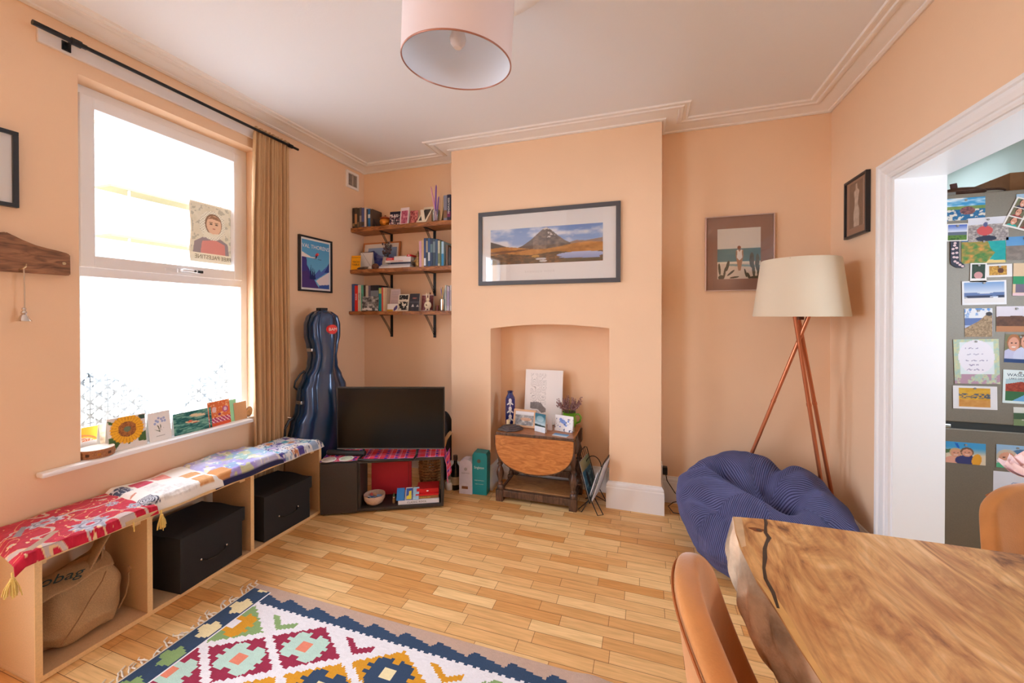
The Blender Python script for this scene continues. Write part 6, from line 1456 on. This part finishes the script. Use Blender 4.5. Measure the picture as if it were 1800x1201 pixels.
for y in (-.60, .77):
    b = MB(); 
    for s in (-1, 1): b.box(s * .20 - .03, s * .20 + .03, y - .03, y + .03, 0.0, .68, .002)
    b.box(-.23, .23, y - .03, y + .03, .64, .682, .002); b.box(-.23, .23, y - .03, y + .03, 0, .04, .002); b.build('leg', mat('black_steel', (30, 30, 32), .4, .5), p)

# ------------------------------------------------------------ ochre velvet tub chairs
velvet = mat('ochre_velvet', (200, 130, 66), .8, var=(6, .2), bump=(240, .08), sheen=.45)
def make_chair(label, loc, rz):
    p = thing('tub_chair', label, 'chair', loc, rz)
    def shell(u, v):
        s = 2 * u - 1; th = s * (1.02 + .25 * (1 - v)); W = .215
        x = -.215 + .055 * v * -1 + (.085 + .085 * (1 - v)) * (1 - math.cos(th)) * 1.35; y = W * math.sin(th) * 1.08
        top = .835 - .07 * abs(s) ** 3.2 - .02 * s * s
        return (x, y, .40 + (top - .40) * v)
    o = MB().surf(shell, 15, 8).build('backrest', velvet, p, 'all')
    md = o.modifiers.new('s', 'SOLIDIFY'); md.thickness = .048; md.offset = 0; md = o.modifiers.new('b', 'BEVEL'); md.width = .018; md.segments = 2; md.limit_method = 'ANGLE'; md.angle_limit = R(50); md = o.modifiers.new('d', 'SUBSURF'); md.levels = 2; md.render_levels = 2
    def pip(s):
        q = []
        for i in range(21):
            u = .15 + .70 * i / 20; a = Vector(shell(u, .97)); c = Vector((.05, 0, a.z)); d = (a - c); d.z = 0; d.normalize(); q.append(a + d * .0255 * s + Vector((0, 0, -.012)))
        return q
    MB().tube(pip(1), .0028, 6).build('piping', mat('ochre_piping', (160, 88, 36), .8), o, True)
    b = MB(); pts = []
    for i in range(28):
        a = i / 28 * 2 * math.pi; c_, s_ = math.cos(a), math.sin(a); pts.append((.005 + .225 * abs(c_) ** .7 * (1 if c_ > 0 else -1), .215 * abs(s_) ** .7 * (1 if s_ > 0 else -1)))
    b.prism(pts, .375, .455); o = b.build('seat', velvet, p, True); md = o.modifiers.new('b', 'BEVEL'); md.width = .025; md.segments = 4; md.limit_method = 'ANGLE'
    for sx_ in (-1, 1):
        for sy_ in (-1, 1): MB().cyl((sx_ * .20, sy_ * .19, 0), (sx_ * .14, sy_ * .14, .380), .009, .015, seg=14).build('leg', mat('black_steel', (30, 30, 32), .4, .5), p, True)
    return p
def copy_tree(o, parent=None):
    c = o.copy(); C.objects.link(c)
    if parent is not None: c.parent = parent
    for ch in list(o.children): copy_tree(ch, c)
    return c
ch1 = make_chair('ochre velvet tub chair pushed against the bark edge side of the table', (.345, .800, 0), 0)
ch2 = copy_tree(ch1); ch2.location = (1.125, 1.318, 0); ch2.rotation_euler = (0, 0, R(-94)); ch2['label'] = 'ochre velvet tub chair beyond the table end, cut by the right picture edge'

# ------------------------------------------------------------ unidentified pale pink blur, modelled as a flower leaning from a vase
p = thing('pink_blur', 'unidentified pale pink blur at the right picture edge, shaped as a bloom', 'unknown object', (.752, 1.10, .862))
rnd = random.Random(5)
MB().tube([(.128, 0, .02), (.10, 0, .10), (.04, 0, .118), (.0, 0, .130)], .003).build('stem', mat('green_stem', (110, 140, 80), .6), p, True)
for k in range(14):
    a = k * 2.4; t = k / 14; 
    def pet(u, v, a=a, t=t):
        s = (u - .5) * 2; L_ = .052 - .020 * t; w = .030 * math.sin(math.pi * min(1, v * .85 + .08)) ; r = L_ * v * (1 - .25 * t); up = .022 * v * v + .030 * t * v
        x, y = r, s * w; return (x * math.cos(a) - y * math.sin(a), x * math.sin(a) + y * math.cos(a), .125 + up + .006 * s * s)
    MB().surf(pet, 9, 9).build('petal', mat('pale_pink_petal', (252, 228, 228), .6, sheen=.3), p, 'all')
q = thing('flower_vase', 'small clear vase on the table just outside the frame', 'vase', (.862, 1.10, .7505)); MB().lathe([(0, .001), (.030, .001), (.034, .006), (.034, .10), (.022, .125), (.024, .135), (.021, .135), (.019, .124), (.031, .099), (.031, .008), (0, .006)], seg=28).build('vase_body', mat_glass('thick_glass'), q, True)

# ------------------------------------------------------------ kilim rug
RX0, RX1, RY0, RY1 = -1.797, .10, .02, 1.466
p = thing('kilim_rug', 'flat woven kilim rug with maroon, mustard and navy diamonds', 'rug', (RX0, RY1, .0))
cell = .0072
nx_, ny_ = int((RX1 - RX0) / cell), int((RY1 - RY0) / cell)
gx, gy = np.meshgrid((np.arange(nx_) + .5) * cell, (np.arange(ny_) + .5) * cell)
Wx, Wy = RX0 + gx, RY1 - gy
Hh = RY1 - RY0; d1 = RY1 - Wy; d2 = Wy - RY0; dy_ = np.minimum(d1, d2)
TAN, NAV, WHT, CRM = (196, 168, 150), (50, 74, 104), (238, 236, 240), (240, 226, 178)
MAR, MUS, GRN, MNT, PCH = (158, 44, 74), (220, 156, 38), (140, 172, 112), (190, 222, 208), (232, 140, 112)
I = canvas(Wx, WHT)
# field diamonds
ax, ay = .195, .122
X0, Y0 = -1.475, 1.122
al = ((Wx - X0) / ax + (Wy - Y0) / ay) / 2; be = ((Wx - X0) / ax - (Wy - Y0) / ay) / 2
ra, rb = np.round(al), np.round(be); cxx = X0 + (ra + rb) * ax; cyy = Y0 + (ra - rb) * ay
dx, dyy = (Wx - cxx) / ax, (Wy - cyy) / ay
dd = np.abs(dx) + np.abs(dyy)
pal = [(MAR, MNT, PCH), (MUS, NAV, CRM), (GRN, MAR, CRM), (NAV, CRM, MAR), (GRN, MUS, WHT)]
ki = np.mod(rb.astype(int), 5)
serr = .022 * np.sign(np.sin(Wx * 2 * np.pi / .029))
for k, (c1_, c2_, c3_) in enumerate(pal):
    m = (ki == k); body = m & (dd < .86 + serr) & (cyy < 1.30) & (cyy > RY0 + .16); put(I, body, c1_)
    star = m & (((np.abs(dx) < .16) & (np.abs(dyy) < .50)) | ((np.abs(dx) < .50) & (np.abs(dyy) < .18)) | ((np.abs(np.abs(dx) - .28) < .13) & (np.abs(np.abs(dyy) - .34) < .15) & (dd < .78))) & ~((np.abs(dx) < .09) & (np.abs(dyy) > .36)) & ~((np.abs(dx) > .40) & (np.abs(dyy) < .06))
    put(I, star & body, c2_); put(I, m & body & ((np.abs(dx) < .13) & (np.abs(dyy) < .17)), c3_)
# V hooks in the gaps along the long sides
top_gap = (Wy > 1.272) | (Wy < RY0 + .194)
yy = np.where(Wy > .7, Wy, RY0 + RY1 - Wy)
out = top_gap & (yy > 1.262) & (np.abs(dx) + np.abs((yy - cyy) / ay) > -1)
ph = np.mod(Wx - (-1.475) + .195, .39) - .195; kh = np.mod(np.round((Wx + 1.475) / .39).astype(int), 3)
hook = (yy > 1.274) & (yy < 1.338) & (np.abs((yy - 1.286) - np.abs(ph - .01) * .62 * np.where(ph > .01, .8, 1.2)) < .014) & (np.abs(ph) < .072)
zone = (yy > 1.30) & (np.abs(ph) < .11); 
for k, c_ in enumerate((GRN, MAR, MUS)): put(I, hook & (kh == k), c_)
# borders
teeth = .034 + .032 * np.abs(np.mod(Wx + 1.711, .1545) / .1545 - .0) ** .8 * (1 - .15 * 0)
tph = np.mod(Wx + 1.711 + .02, .1545) / .1545; teeth = np.where(tph < .13, .064 - .030 * tph / .13, .034 + .030 * (tph - .13) / .87)
teeth = teeth - .0   # distance of the tan/navy line from the long edge
put(I, dy_ < .098 + .006 * np.sign(np.sin(Wx * 2 * np.pi / .034)), NAV); put(I, dy_ < .098 - .02 + 0 * Wx, NAV)
bl = vn(Wx, Wy, 3, 1, 5, 1); put(I, (dy_ < .098) & (bl > .62), (66, 108, 142), .6)
put(I, dy_ < teeth, TAN)
ends = np.minimum(Wx - RX0, RX1 - Wx)
put(I, ends < .112, NAV)
tp = np.mod(Wy - 1.326 + .07, .140) - .07; tw = .040 + .018 * (ends > .04) - np.abs(ends - .055) * .35
put(I, (ends < .100) & (ends > .012) & (np.abs(tp) < tw - .012), CRM); kk = np.mod(np.round((Wy - 1.326) / .140).astype(int), 4)
put(I, (ends < .100) & (ends > .012) & (np.abs(tp) < tw - .012) & (kk < 3) & (kk > 0) & (Wy < 1.12), GRN)
put(I, (ends < .116) & (ends > .110), WHT); put(I, (dy_ < .030) , TAN); put(I, ends < .006, (226, 214, 196))
I = I * (.97 + .06 * vn(Wx, Wy, 90, 200, 3, 2))[..., None]
# mesh: one quad per cell, colour per face corner
def rug_z(x, y): return .0055 + .010 * np.exp(-(((x - RX0 - 1.62) / .05) ** 2 + ((y + .02) / .05) ** 2)) + .0015 * np.sin(x * 3.1) * np.sin(y * 4.0)
ex, ey = np.meshgrid(np.arange(nx_ + 1) * cell, -np.arange(ny_ + 1) * cell)
V3 = np.stack([ex, ey, rug_z(ex + RX0, ey)], -1).reshape(-1, 3)
i, j = np.meshgrid(np.arange(nx_), np.arange(ny_)); a_ = (j * (nx_ + 1) + i).ravel(); F = np.stack([a_ + nx_ + 1, a_ + nx_ + 2, a_ + 1, a_], -1)
me = bpy.data.meshes.new('woven_field'); me.from_pydata(V3.tolist(), [], F.tolist()); me.update()
at = me.color_attributes.new('Col', 'FLOAT_COLOR', 'CORNER'); colf = np.ones((len(F), 4, 4), np.float32); colf[:, :, :3] = lin_np(I).reshape(-1, 3)[:, None, :]
at.data.foreach_set('color', colf.ravel()); me.materials.append(mat_attr('wool_kilim', .95, .15, bump=(300, .4), sheen=.1))
o = bpy.data.objects.new('woven_field', me); C.objects.link(o); o.parent = p; md = o.modifiers.new('s', 'SOLIDIFY'); md.thickness = .004; md.offset = -1
rnd = random.Random(11); b = MB(); y = -.004
while y > -(RY1 - RY0):
    L_ = .018 + rnd.random() * .030; t = (rnd.random() - .5) * .05; s = rnd.random()
    b.tube([(0, y, .005), (-L_ * .35, y + t * .3, .006), (-L_ * .7, y + t * .8, .0045), (-L_, y + t + (.018 if s > .8 else 0), .004), (-L_ * (.8 if s > .75 else 1.2), y + t * 1.4 + .012, .004)], [.0028, .0036, .0028, .0030, .0022], 5)
    y -= .015 + rnd.random() * .012
b.build('fringe', mat('cream_cotton_fringe', (232, 224, 210), .95), p, True); p.children[-1]['kind'] = 'stuff'
# ------------------------------------------------------------ fridge freezer and everything stuck on it
FX0, FX1, FY = 1.478, 2.075, 2.690
fr_m = mat('silver_taupe_steel', (132, 124, 112), .5, .3, var=(200, .05))
p = thing('fridge_freezer', 'tall silver grey fridge freezer covered with photos and postcards', 'fridge', (FX0, FY, 0))
MB().box(0, FX1 - FX0, .02, .60, .02, 1.945, .004).build('cabinet_body', mat('grey_fridge_side', (120, 118, 114), .45), p)
MB().box(0, FX1 - FX0, -.012, .018, .775, 1.948, .005).build('fridge_door', fr_m, p); MB().box(0, FX1 - FX0, -.012, .018, .03, .740, .005).build('freezer_door', fr_m, p)
MB().box(.004, FX1 - FX0 - .004, -.004, .02, .738, .778).build('handle_recess', mat('dark_recess', (46, 50, 50), .5), p)
MB().box(.002, .030, -.013, .0, .742, .760, .003).build('hinge', mat('chrome', (225, 225, 228), .15, 1), p); MB().box(0, .045, -.008, .05, 1.947, 1.962, .003).build('top_hinge_cover', mat('grey_fridge_side', (120, 118, 114), .45), p)
for x in (.05, .54): MB().cyl((x, .08, 0), (x, .08, .02), .018).build('foot', mat('black_plastic', (22, 22, 24), .4), p)
PYY = FY - .0135
def faces(I, U, V, L):
    for cx, cy, r, hair, shirt in L:
        put(I, ell(U, V, cx, cy - 2.3 * r, r * 1.9, r * 1.6), shirt); put(I, ell(U, V, cx, cy + r * .25, r * 1.05, r * 1.35), hair); put(I, ell(U, V, cx, cy, r * .82, r * 1.1), (222, 160, 134))
        put(I, (ell(U, V, cx - r * .32, cy + r * .15, r * .16, r * .1) | ell(U, V, cx + r * .32, cy + r * .15, r * .16, r * .1)), (70, 50, 46)); put(I, ell(U, V, cx, cy - r * .5, r * .34, r * .1), (240, 226, 220))
def A(kind):
    def f(U, V):
        n = vn(U, V, 9, 9, len(kind) + ord(kind[0]), 4); n2 = vn(U, V, 22, 26, ord(kind[-1]), 3)
        if kind == 'boats': I = mixc((60, 150, 206), (236, 240, 246), (vn(U, V, 3, 9, 3) - .35) * 2.5); put(I, V < .64, mixc((150, 166, 90), (96, 130, 70), n)); put(I, V < .5, mixc((20, 84, 140), (60, 130, 170), n2)); put(I, (V < .5) & (n > .58), (216, 214, 206)); put(I, ell(U, V, .55, .42, .20, .18), mixc((60, 44, 60), (190, 120, 110), n2)); return I
        if kind == 'rocks': I = mixc((196, 196, 214), (222, 222, 230), V); put(I, V < .70, mixc((120, 110, 112), (216, 206, 200), n2 * 1.5 - .3)); put(I, ell(U, V, .42, .45, .20, .20), (206, 84, 84)); put(I, ell(U, V, .45, .12, .26, .12), (40, 48, 70)); put(I, ell(U, V, .44, .70, .06, .10), (90, 96, 140)); return I
        if kind == 'hills': I = mixc((236, 238, 246), (70, 100, 190), (V - .5) * 2.2); put(I, V < .52, (96, 106, 126)); put(I, V < .34, (90, 130, 50)); put(I, (V < .3) & (n > .5), (60, 96, 40)); put(I, (U < .05) | (U > .95) | (V < .06) | (V > .94), (236, 234, 232)); return I
        if kind == 'coast': I = mixc((70, 130, 60), (222, 150, 70), (n - .3) * 2); m = inpoly(U, V, [(.58, 1), (.66, .6), (.76, .42), (.62, .12), (1, 0), (1, 1)]); put(I, m, mixc((0, 150, 156), (40, 180, 170), n)); put(I, inpoly(U, V, [(.62, .14), (1, .10), (1, 0), (.55, 0)]), (226, 200, 130)); put(I, V > .9, (70, 110, 150)); return I
        if kind == 'beachkid': I = mixc((120, 166, 206), (90, 150, 206), V); put(I, V < .62, mixc((110, 100, 94), (160, 146, 136), n)); put(I, ell(U, V, .7, .45, .14, .2), (210, 190, 180)); return I
        if kind == 'polgreen': I = canvas(U, (236, 232, 230)); m = (U > .1) & (U < .9) & (V > .2) & (V < .93); put(I, m, mixc((34, 56, 44), (60, 80, 60), n)); put(I, m & ell(U, V, .5, .36, .26, .18), (206, 150, 150)); return I
        if kind == 'polyellow': I = canvas(U, (236, 232, 230)); m = (U > .1) & (U < .80) & (V > .14) & (V < .88); put(I, m, mixc((150, 96, 30), (236, 190, 80), n2 * 1.6 - .3)); put(I, m & ell(U, V, .55, .5, .12, .2), (96, 50, 24)); return I
        if kind == 'snow': I = mixc((226, 230, 240), (110, 150, 206), (V - .45) * 1.8); put(I, (V < .52) & (V > .34) & (V < .50 + .05 * np.sin(U * 9)), (96, 120, 170)); put(I, (V < .40) & (V > .30) & (n > .4), (40, 50, 80)); put(I, V < .30, (234, 230, 230)); put(I, (U < .05) | (U > .95) | (V < .08) | (V > .93), (238, 238, 242)); return I
        if kind == 'shop': I = canvas(U, (226, 196, 160)); put(I, (V > .36) & (V < .60), (50, 150, 100)); put(I, (V > .10) & (V < .36) & (U > .1) & (U < .9), (120, 110, 130)); put(I, (V > .7) & (U > .5), (180, 210, 200)); put(I, V < .08, (236, 200, 206)); return I
        if kind == 'peak': I = mixc((180, 196, 226), (90, 146, 214), (V - .6) * 2.5); put(I, (V > .6) & (n > .5), (230, 232, 238)); put(I, (V < .66) & (V > .4), (96, 120, 176)); put(I, inpoly(U, V, [(0, .30), (.5, .55), (.86, .84), (1, .80), (1, 0), (0, 0)]), mixc((122, 100, 74), (206, 176, 140), n2 * 1.4 - .2)); put(I, ell(U, V, .88, .80, .12, .07), (60, 56, 60)); return I
        if kind == 'moor': I = mixc((214, 206, 220), (226, 220, 230), V); put(I, V < .62 - .12 * (U - .5) ** 2, mixc((70, 44, 34), (128, 86, 60), n)); put(I, V < .22, (190, 130, 90)); return I
        if kind == 'letter':
            I = canvas(U, (226, 236, 240)); m = (U > .14) & (U < .88) & (V > .22) & (V < .94); put(I, ~m, mixc((150, 196, 206), (236, 216, 150), n2)); put(I, (~m) & (V < .22) & (n > .5), (186, 150, 170)); put(I, ell(U, V, .5, .6, .40, .38), (240, 236, 246))
            for k, y in enumerate((.80, .66, .52, .42, .32)): put(I, (np.abs(V - y - .012 * np.sin(U * 70 + k)) < .008) & (U > .25 + .05 * (k % 2)) & (U < .55 + .2 * (k % 3) * .5) & (np.sin(U * 37 + k * 2) > -.6), (150, 140, 176))
            return I
        if kind == 'couple': I = mixc((150, 120, 96), (96, 120, 80), n); faces(I, U, V, [(.30, .66, .22, (170, 110, 70), (196, 196, 226)), (.72, .74, .22, (110, 80, 60), (206, 210, 236))]); put(I, V < .14, (44, 70, 120)); return I
        if kind == 'wasdale': I = canvas(U, (226, 238, 240)); m = (U > .08) & (U < .92) & (V > .08) & (V < .72); put(I, m, (180, 206, 214)); put(I, m & (V < .66 - .2 * np.abs(U - .55)), mixc((120, 40, 34), (196, 90, 60), n2)); put(I, m & (V < .36), (60, 110, 70)); put(I, m & inpoly(U, V, [(.3, .08), (.8, .36), (.95, .36), (.75, .08)]), (110, 170, 216)); put(I, (V < .08) | ((U < .04)), (220, 236, 236)); return I
        if kind == 'wheat': I = canvas(U, (234, 232, 236)); m = (U > .14) & (U < .84) & (V > .08) & (V < .92); put(I, m, mixc((206, 150, 40), (230, 186, 70), n)); put(I, m & (np.abs(V - .56) < .10) & (n2 > .5), (84, 96, 110)); put(I, m & (V < .4), mixc((196, 130, 60), (222, 170, 96), n)); return I
        if kind == 'cottage': I = mixc((196, 206, 190), (226, 226, 222), V); put(I, V < .4, (120, 140, 100)); put(I, inpoly(U, V, [(.3, .3), (.3, .62), (1, .7), (1, .3)]), (196, 190, 180)); put(I, (U < .4) & (V > .35) & (V < .7), (70, 96, 70)); return I
        if kind == 'strip': 
            I = canvas(U, (232, 228, 224)); 
            for a in range(2):
                for c in range(3):
                    m = (U > .06 + a * .48) & (U < .50 + a * .46) & (V > .06 + c * .31) & (V < .34 + c * .31); put(I, m, mixc((110, 60, 54), (120, 150, 110), vn(U, V, 5, 5, a * 3 + c)))
                    J = I.copy(); faces(J, U, V, [(.28 + a * .46, .22 + c * .31, .11, (80, 50, 40), ((40, 170, 160), (150, 60, 60), (60, 60, 80))[(a + c) % 3])]); I = np.where(m[..., None], J, I)
            return I
        if kind == 'selfie': I = mixc((230, 214, 190), (70, 160, 216), (V - .42) * 3); put(I, inpoly(U, V, [(0, .62), (.16, .66), (.3, .6), (.3, .52), (0, .45)]), (90, 120, 80)); faces(I, U, V, [(.26, .46, .16, (206, 170, 130), (230, 170, 150)), (.54, .52, .16, (120, 90, 70), (60, 66, 120))]); put(I, ell(U, V, .78, .2, .12, .3, -.1), (236, 170, 60)); put(I, inpoly(U, V, [(.22, .96), (.30, .72), (.36, .70), (.30, .94)]), (30, 100, 200)); return I
        if kind == 'selfie2': I = mixc((200, 190, 190), (150, 190, 226), V); put(I, ell(U, V, .62, .64, .26, .20), (80, 120, 160)); faces(I, U, V, [(.26, .42, .24, (206, 190, 170), (90, 180, 140))]); return I
        if kind == 'paper': I = canvas(U, (226, 228, 240)); put(I, ((np.abs(U - .34) < .012) & (V < .75)) | ((np.abs(V - .75) < .012) & (U > .34)), (130, 146, 190)); put(I, (np.abs(V - .45 - .02 * np.sin(U * 60)) < .012) & (U > .52) & (U < .72), (110, 110, 130)); return I
        if kind == 'skytop': return mixc((120, 170, 214), (206, 216, 224), n)
        return canvas(U, (200, 200, 200))
    return f
FP = [('boats', 'sea and rocks postcard at the top left corner of the fridge', 1.483, 1.634, 1.812, 1.926, 0), ('rocks', 'photo of a red jacket among grey rocks below the top row', 1.569, 1.723, 1.699, 1.820, -1), ('hills', 'small white bordered hill photo at the left fridge edge', 1.483, 1.566, 1.706, 1.796, 1),
      ('coast', 'bright turquoise cove postcard on the fridge', 1.543, 1.714, 1.589, 1.710, 0), ('beachkid', 'grey beach photo right of the turquoise cove', 1.715, 1.850, 1.600, 1.716, -1), ('polgreen', 'instant photo with dark green scene and a hand', 1.576, 1.640, 1.493, 1.590, 1), ('polyellow', 'instant photo with a yellow scene beside the green one', 1.642, 1.738, 1.517, 1.581, -1),
      ('shop', 'pink bordered shopfront card at the right picture edge', 1.739, 1.842, 1.421, 1.583, 1), ('snow', 'white bordered snowy shore picture in the middle of the upper door', 1.547, 1.717, 1.378, 1.500, -1), ('peak', 'square photo of a rocky ridge above the letter', 1.559, 1.667, 1.215, 1.360, -1), ('moor', 'brown moorland photo right of the ridge photo', 1.679, 1.83, 1.242, 1.370, 0),
      ('letter', 'handwritten note with a flowery blue border', 1.520, 1.696, .976, 1.203, -2), ('couple', 'photo of two people hugging above the travel poster card', 1.709, 1.82, 1.088, 1.229, 2), ('wasdale', 'Lake District poster card lettered WASDALE', 1.704, 1.83, .885, 1.052, 1), ('wheat', 'white bordered golden field postcard at the foot of the upper door', 1.514, 1.686, .846, .964, -1),
      ('cottage', 'small cottage photo at the lower right of the upper door', 1.748, 1.85, .776, .868, -1), ('selfie', 'beach selfie photo on the freezer door', 1.486, 1.643, .562, .672, 0), ('selfie2', 'photo with a car window and a pale haired person on the freezer door', 1.683, 1.84, .560, .676, 0), ('paper', 'plain white drawing paper behind the orange chair', 1.673, 1.88, .330, .540, 0), ('skytop', 'blue sky photo corner at the top of the fridge door', 1.75, 1.86, 1.899, 1.925, 0)]
for k, (kd, lab, x0, x1, z0, z1, rz) in enumerate(FP):
    q = thing('fridge_photo' if kd not in ('letter', 'paper') else 'fridge_note', lab, 'photo' if kd not in ('letter', 'paper') else 'note', ((x0 + x1) / 2, PYY - .0007 * (k % 3), z0), rot=(0, R(rz), 0))
    paint('print', q, x1 - x0, z1 - z0, A(kd), 56, th=.0006)
    MB().cyl((0, -.0012, z1 - z0 - .012), (0, -.0045, z1 - z0 - .012), .005, seg=14).build('magnet', mat('small_magnet', (150, 146, 140), .4), q)
    if kd == 'wasdale':
        t_ = mat('slate_ink', (70, 90, 110), .7); lettering('WASDALE', q, .020, (.002, -.0006, z1 - z0 - .026), FRONT, t_, sx=1.1); lettering('LAKE DISTRICT', q, .0125, (.002, -.0006, z1 - z0 - .044), FRONT, t_)
q = thing('photo_strip_card', 'tilted white card of small booth portraits at the top right of the fridge', 'photo', (1.752, PYY - .002, 1.752), rot=(0, R(22), 0)); paint('print', q, .118, .150, A('strip'), 60, th=.0006)
q = thing('sock_magnet', 'small patterned sock shaped magnet at the left fridge edge', 'magnet', (1.512, PYY - .001, 1.566))
MB().prism([(-.014, .140), (-.014, .045), (-.012, .022), (.010, .004), (.034, 0), (.044, .008), (.040, .020), (.022, .038), (.020, .060), (.020, .140)], -.0015, 0, 'XZ').build('sock_body', mat('navy_print', (40, 40, 60), .6), q)
b = MB()
for x, z in ((-.004, .10), (.010, .105), (.002, .118), (-.004, .078), (.011, .080), (0, .058), (.012, .056), (.004, .036), (.014, .028), (.024, .018), (.034, .010), (.004, .130)): b.prism([(x + .0065 * math.cos(a), z + .0060 * math.sin(a)) for a in [i * .785 for i in range(8)]], -.0021, -.0016, 'XZ')
b.build('blossom_print', mat('pale_pink_print', (222, 196, 200), .6), q); q['label'] = 'dark sock shaped magnet with pale blossom print at the left fridge edge'
# on top of the fridge
p = thing('wicker_tray', 'low brown woven tray with a dark tab on top of the fridge', 'tray', (1.600, 2.800, 1.950))
tw = mat('dark_leather', (92, 58, 42), .55, var=(40, .25))
MB().lathe([(0, 0), (.075, 0), (.098, .014), (.102, .028), (.080, .046), (.03, .056), (0, .058)], seg=36, sy=.7).build('tray_body', tw, p, True)
MB().tube([(.10 * math.cos(a), .070 * math.sin(a), .028) for a in [i * .2094 for i in range(30)]], .006, closed=True).build('rim', tw, p, True)
MB().box(-.040, -.012, -.030, -.022, .030, .082, .002, mtx=Matrix.Rotation(R(-8), 4, 'Y')).build('tab', mat('maroon_leather', (84, 44, 40), .5), p)
p = thing('ceramic_platter', 'white edged oval platter with dark rim beside the tray on the fridge', 'platter', (1.712, 2.860, 1.950))
MB().lathe([(0, 0), (.07, 0), (.098, .030), (.100, .036), (.094, .034), (.06, .010), (0, .008)], seg=40, sy=.8).build('platter_body', mat('cream_glaze', (214, 208, 196), .4), p, True)
MB().tube([(.100 * math.cos(a), .080 * math.sin(a), .036) for a in [i * .2094 for i in range(30)]], .006, closed=True).build('rim', tw, p, True)
p = thing('cardboard_box', 'plain brown cardboard box on top of the fridge at the right edge', 'box', (1.96, 2.96, 1.9505)); MB().box(-.135, .11, -.13, .13, 0, .125, .002).build('carton', mat('brown_cardboard', (150, 108, 74), .85, var=(30, .06)), p); MB().box(-.134, .109, -.003, .003, .1252, .1262).build('tape', mat('parcel_tape', (176, 136, 90), .3), p)
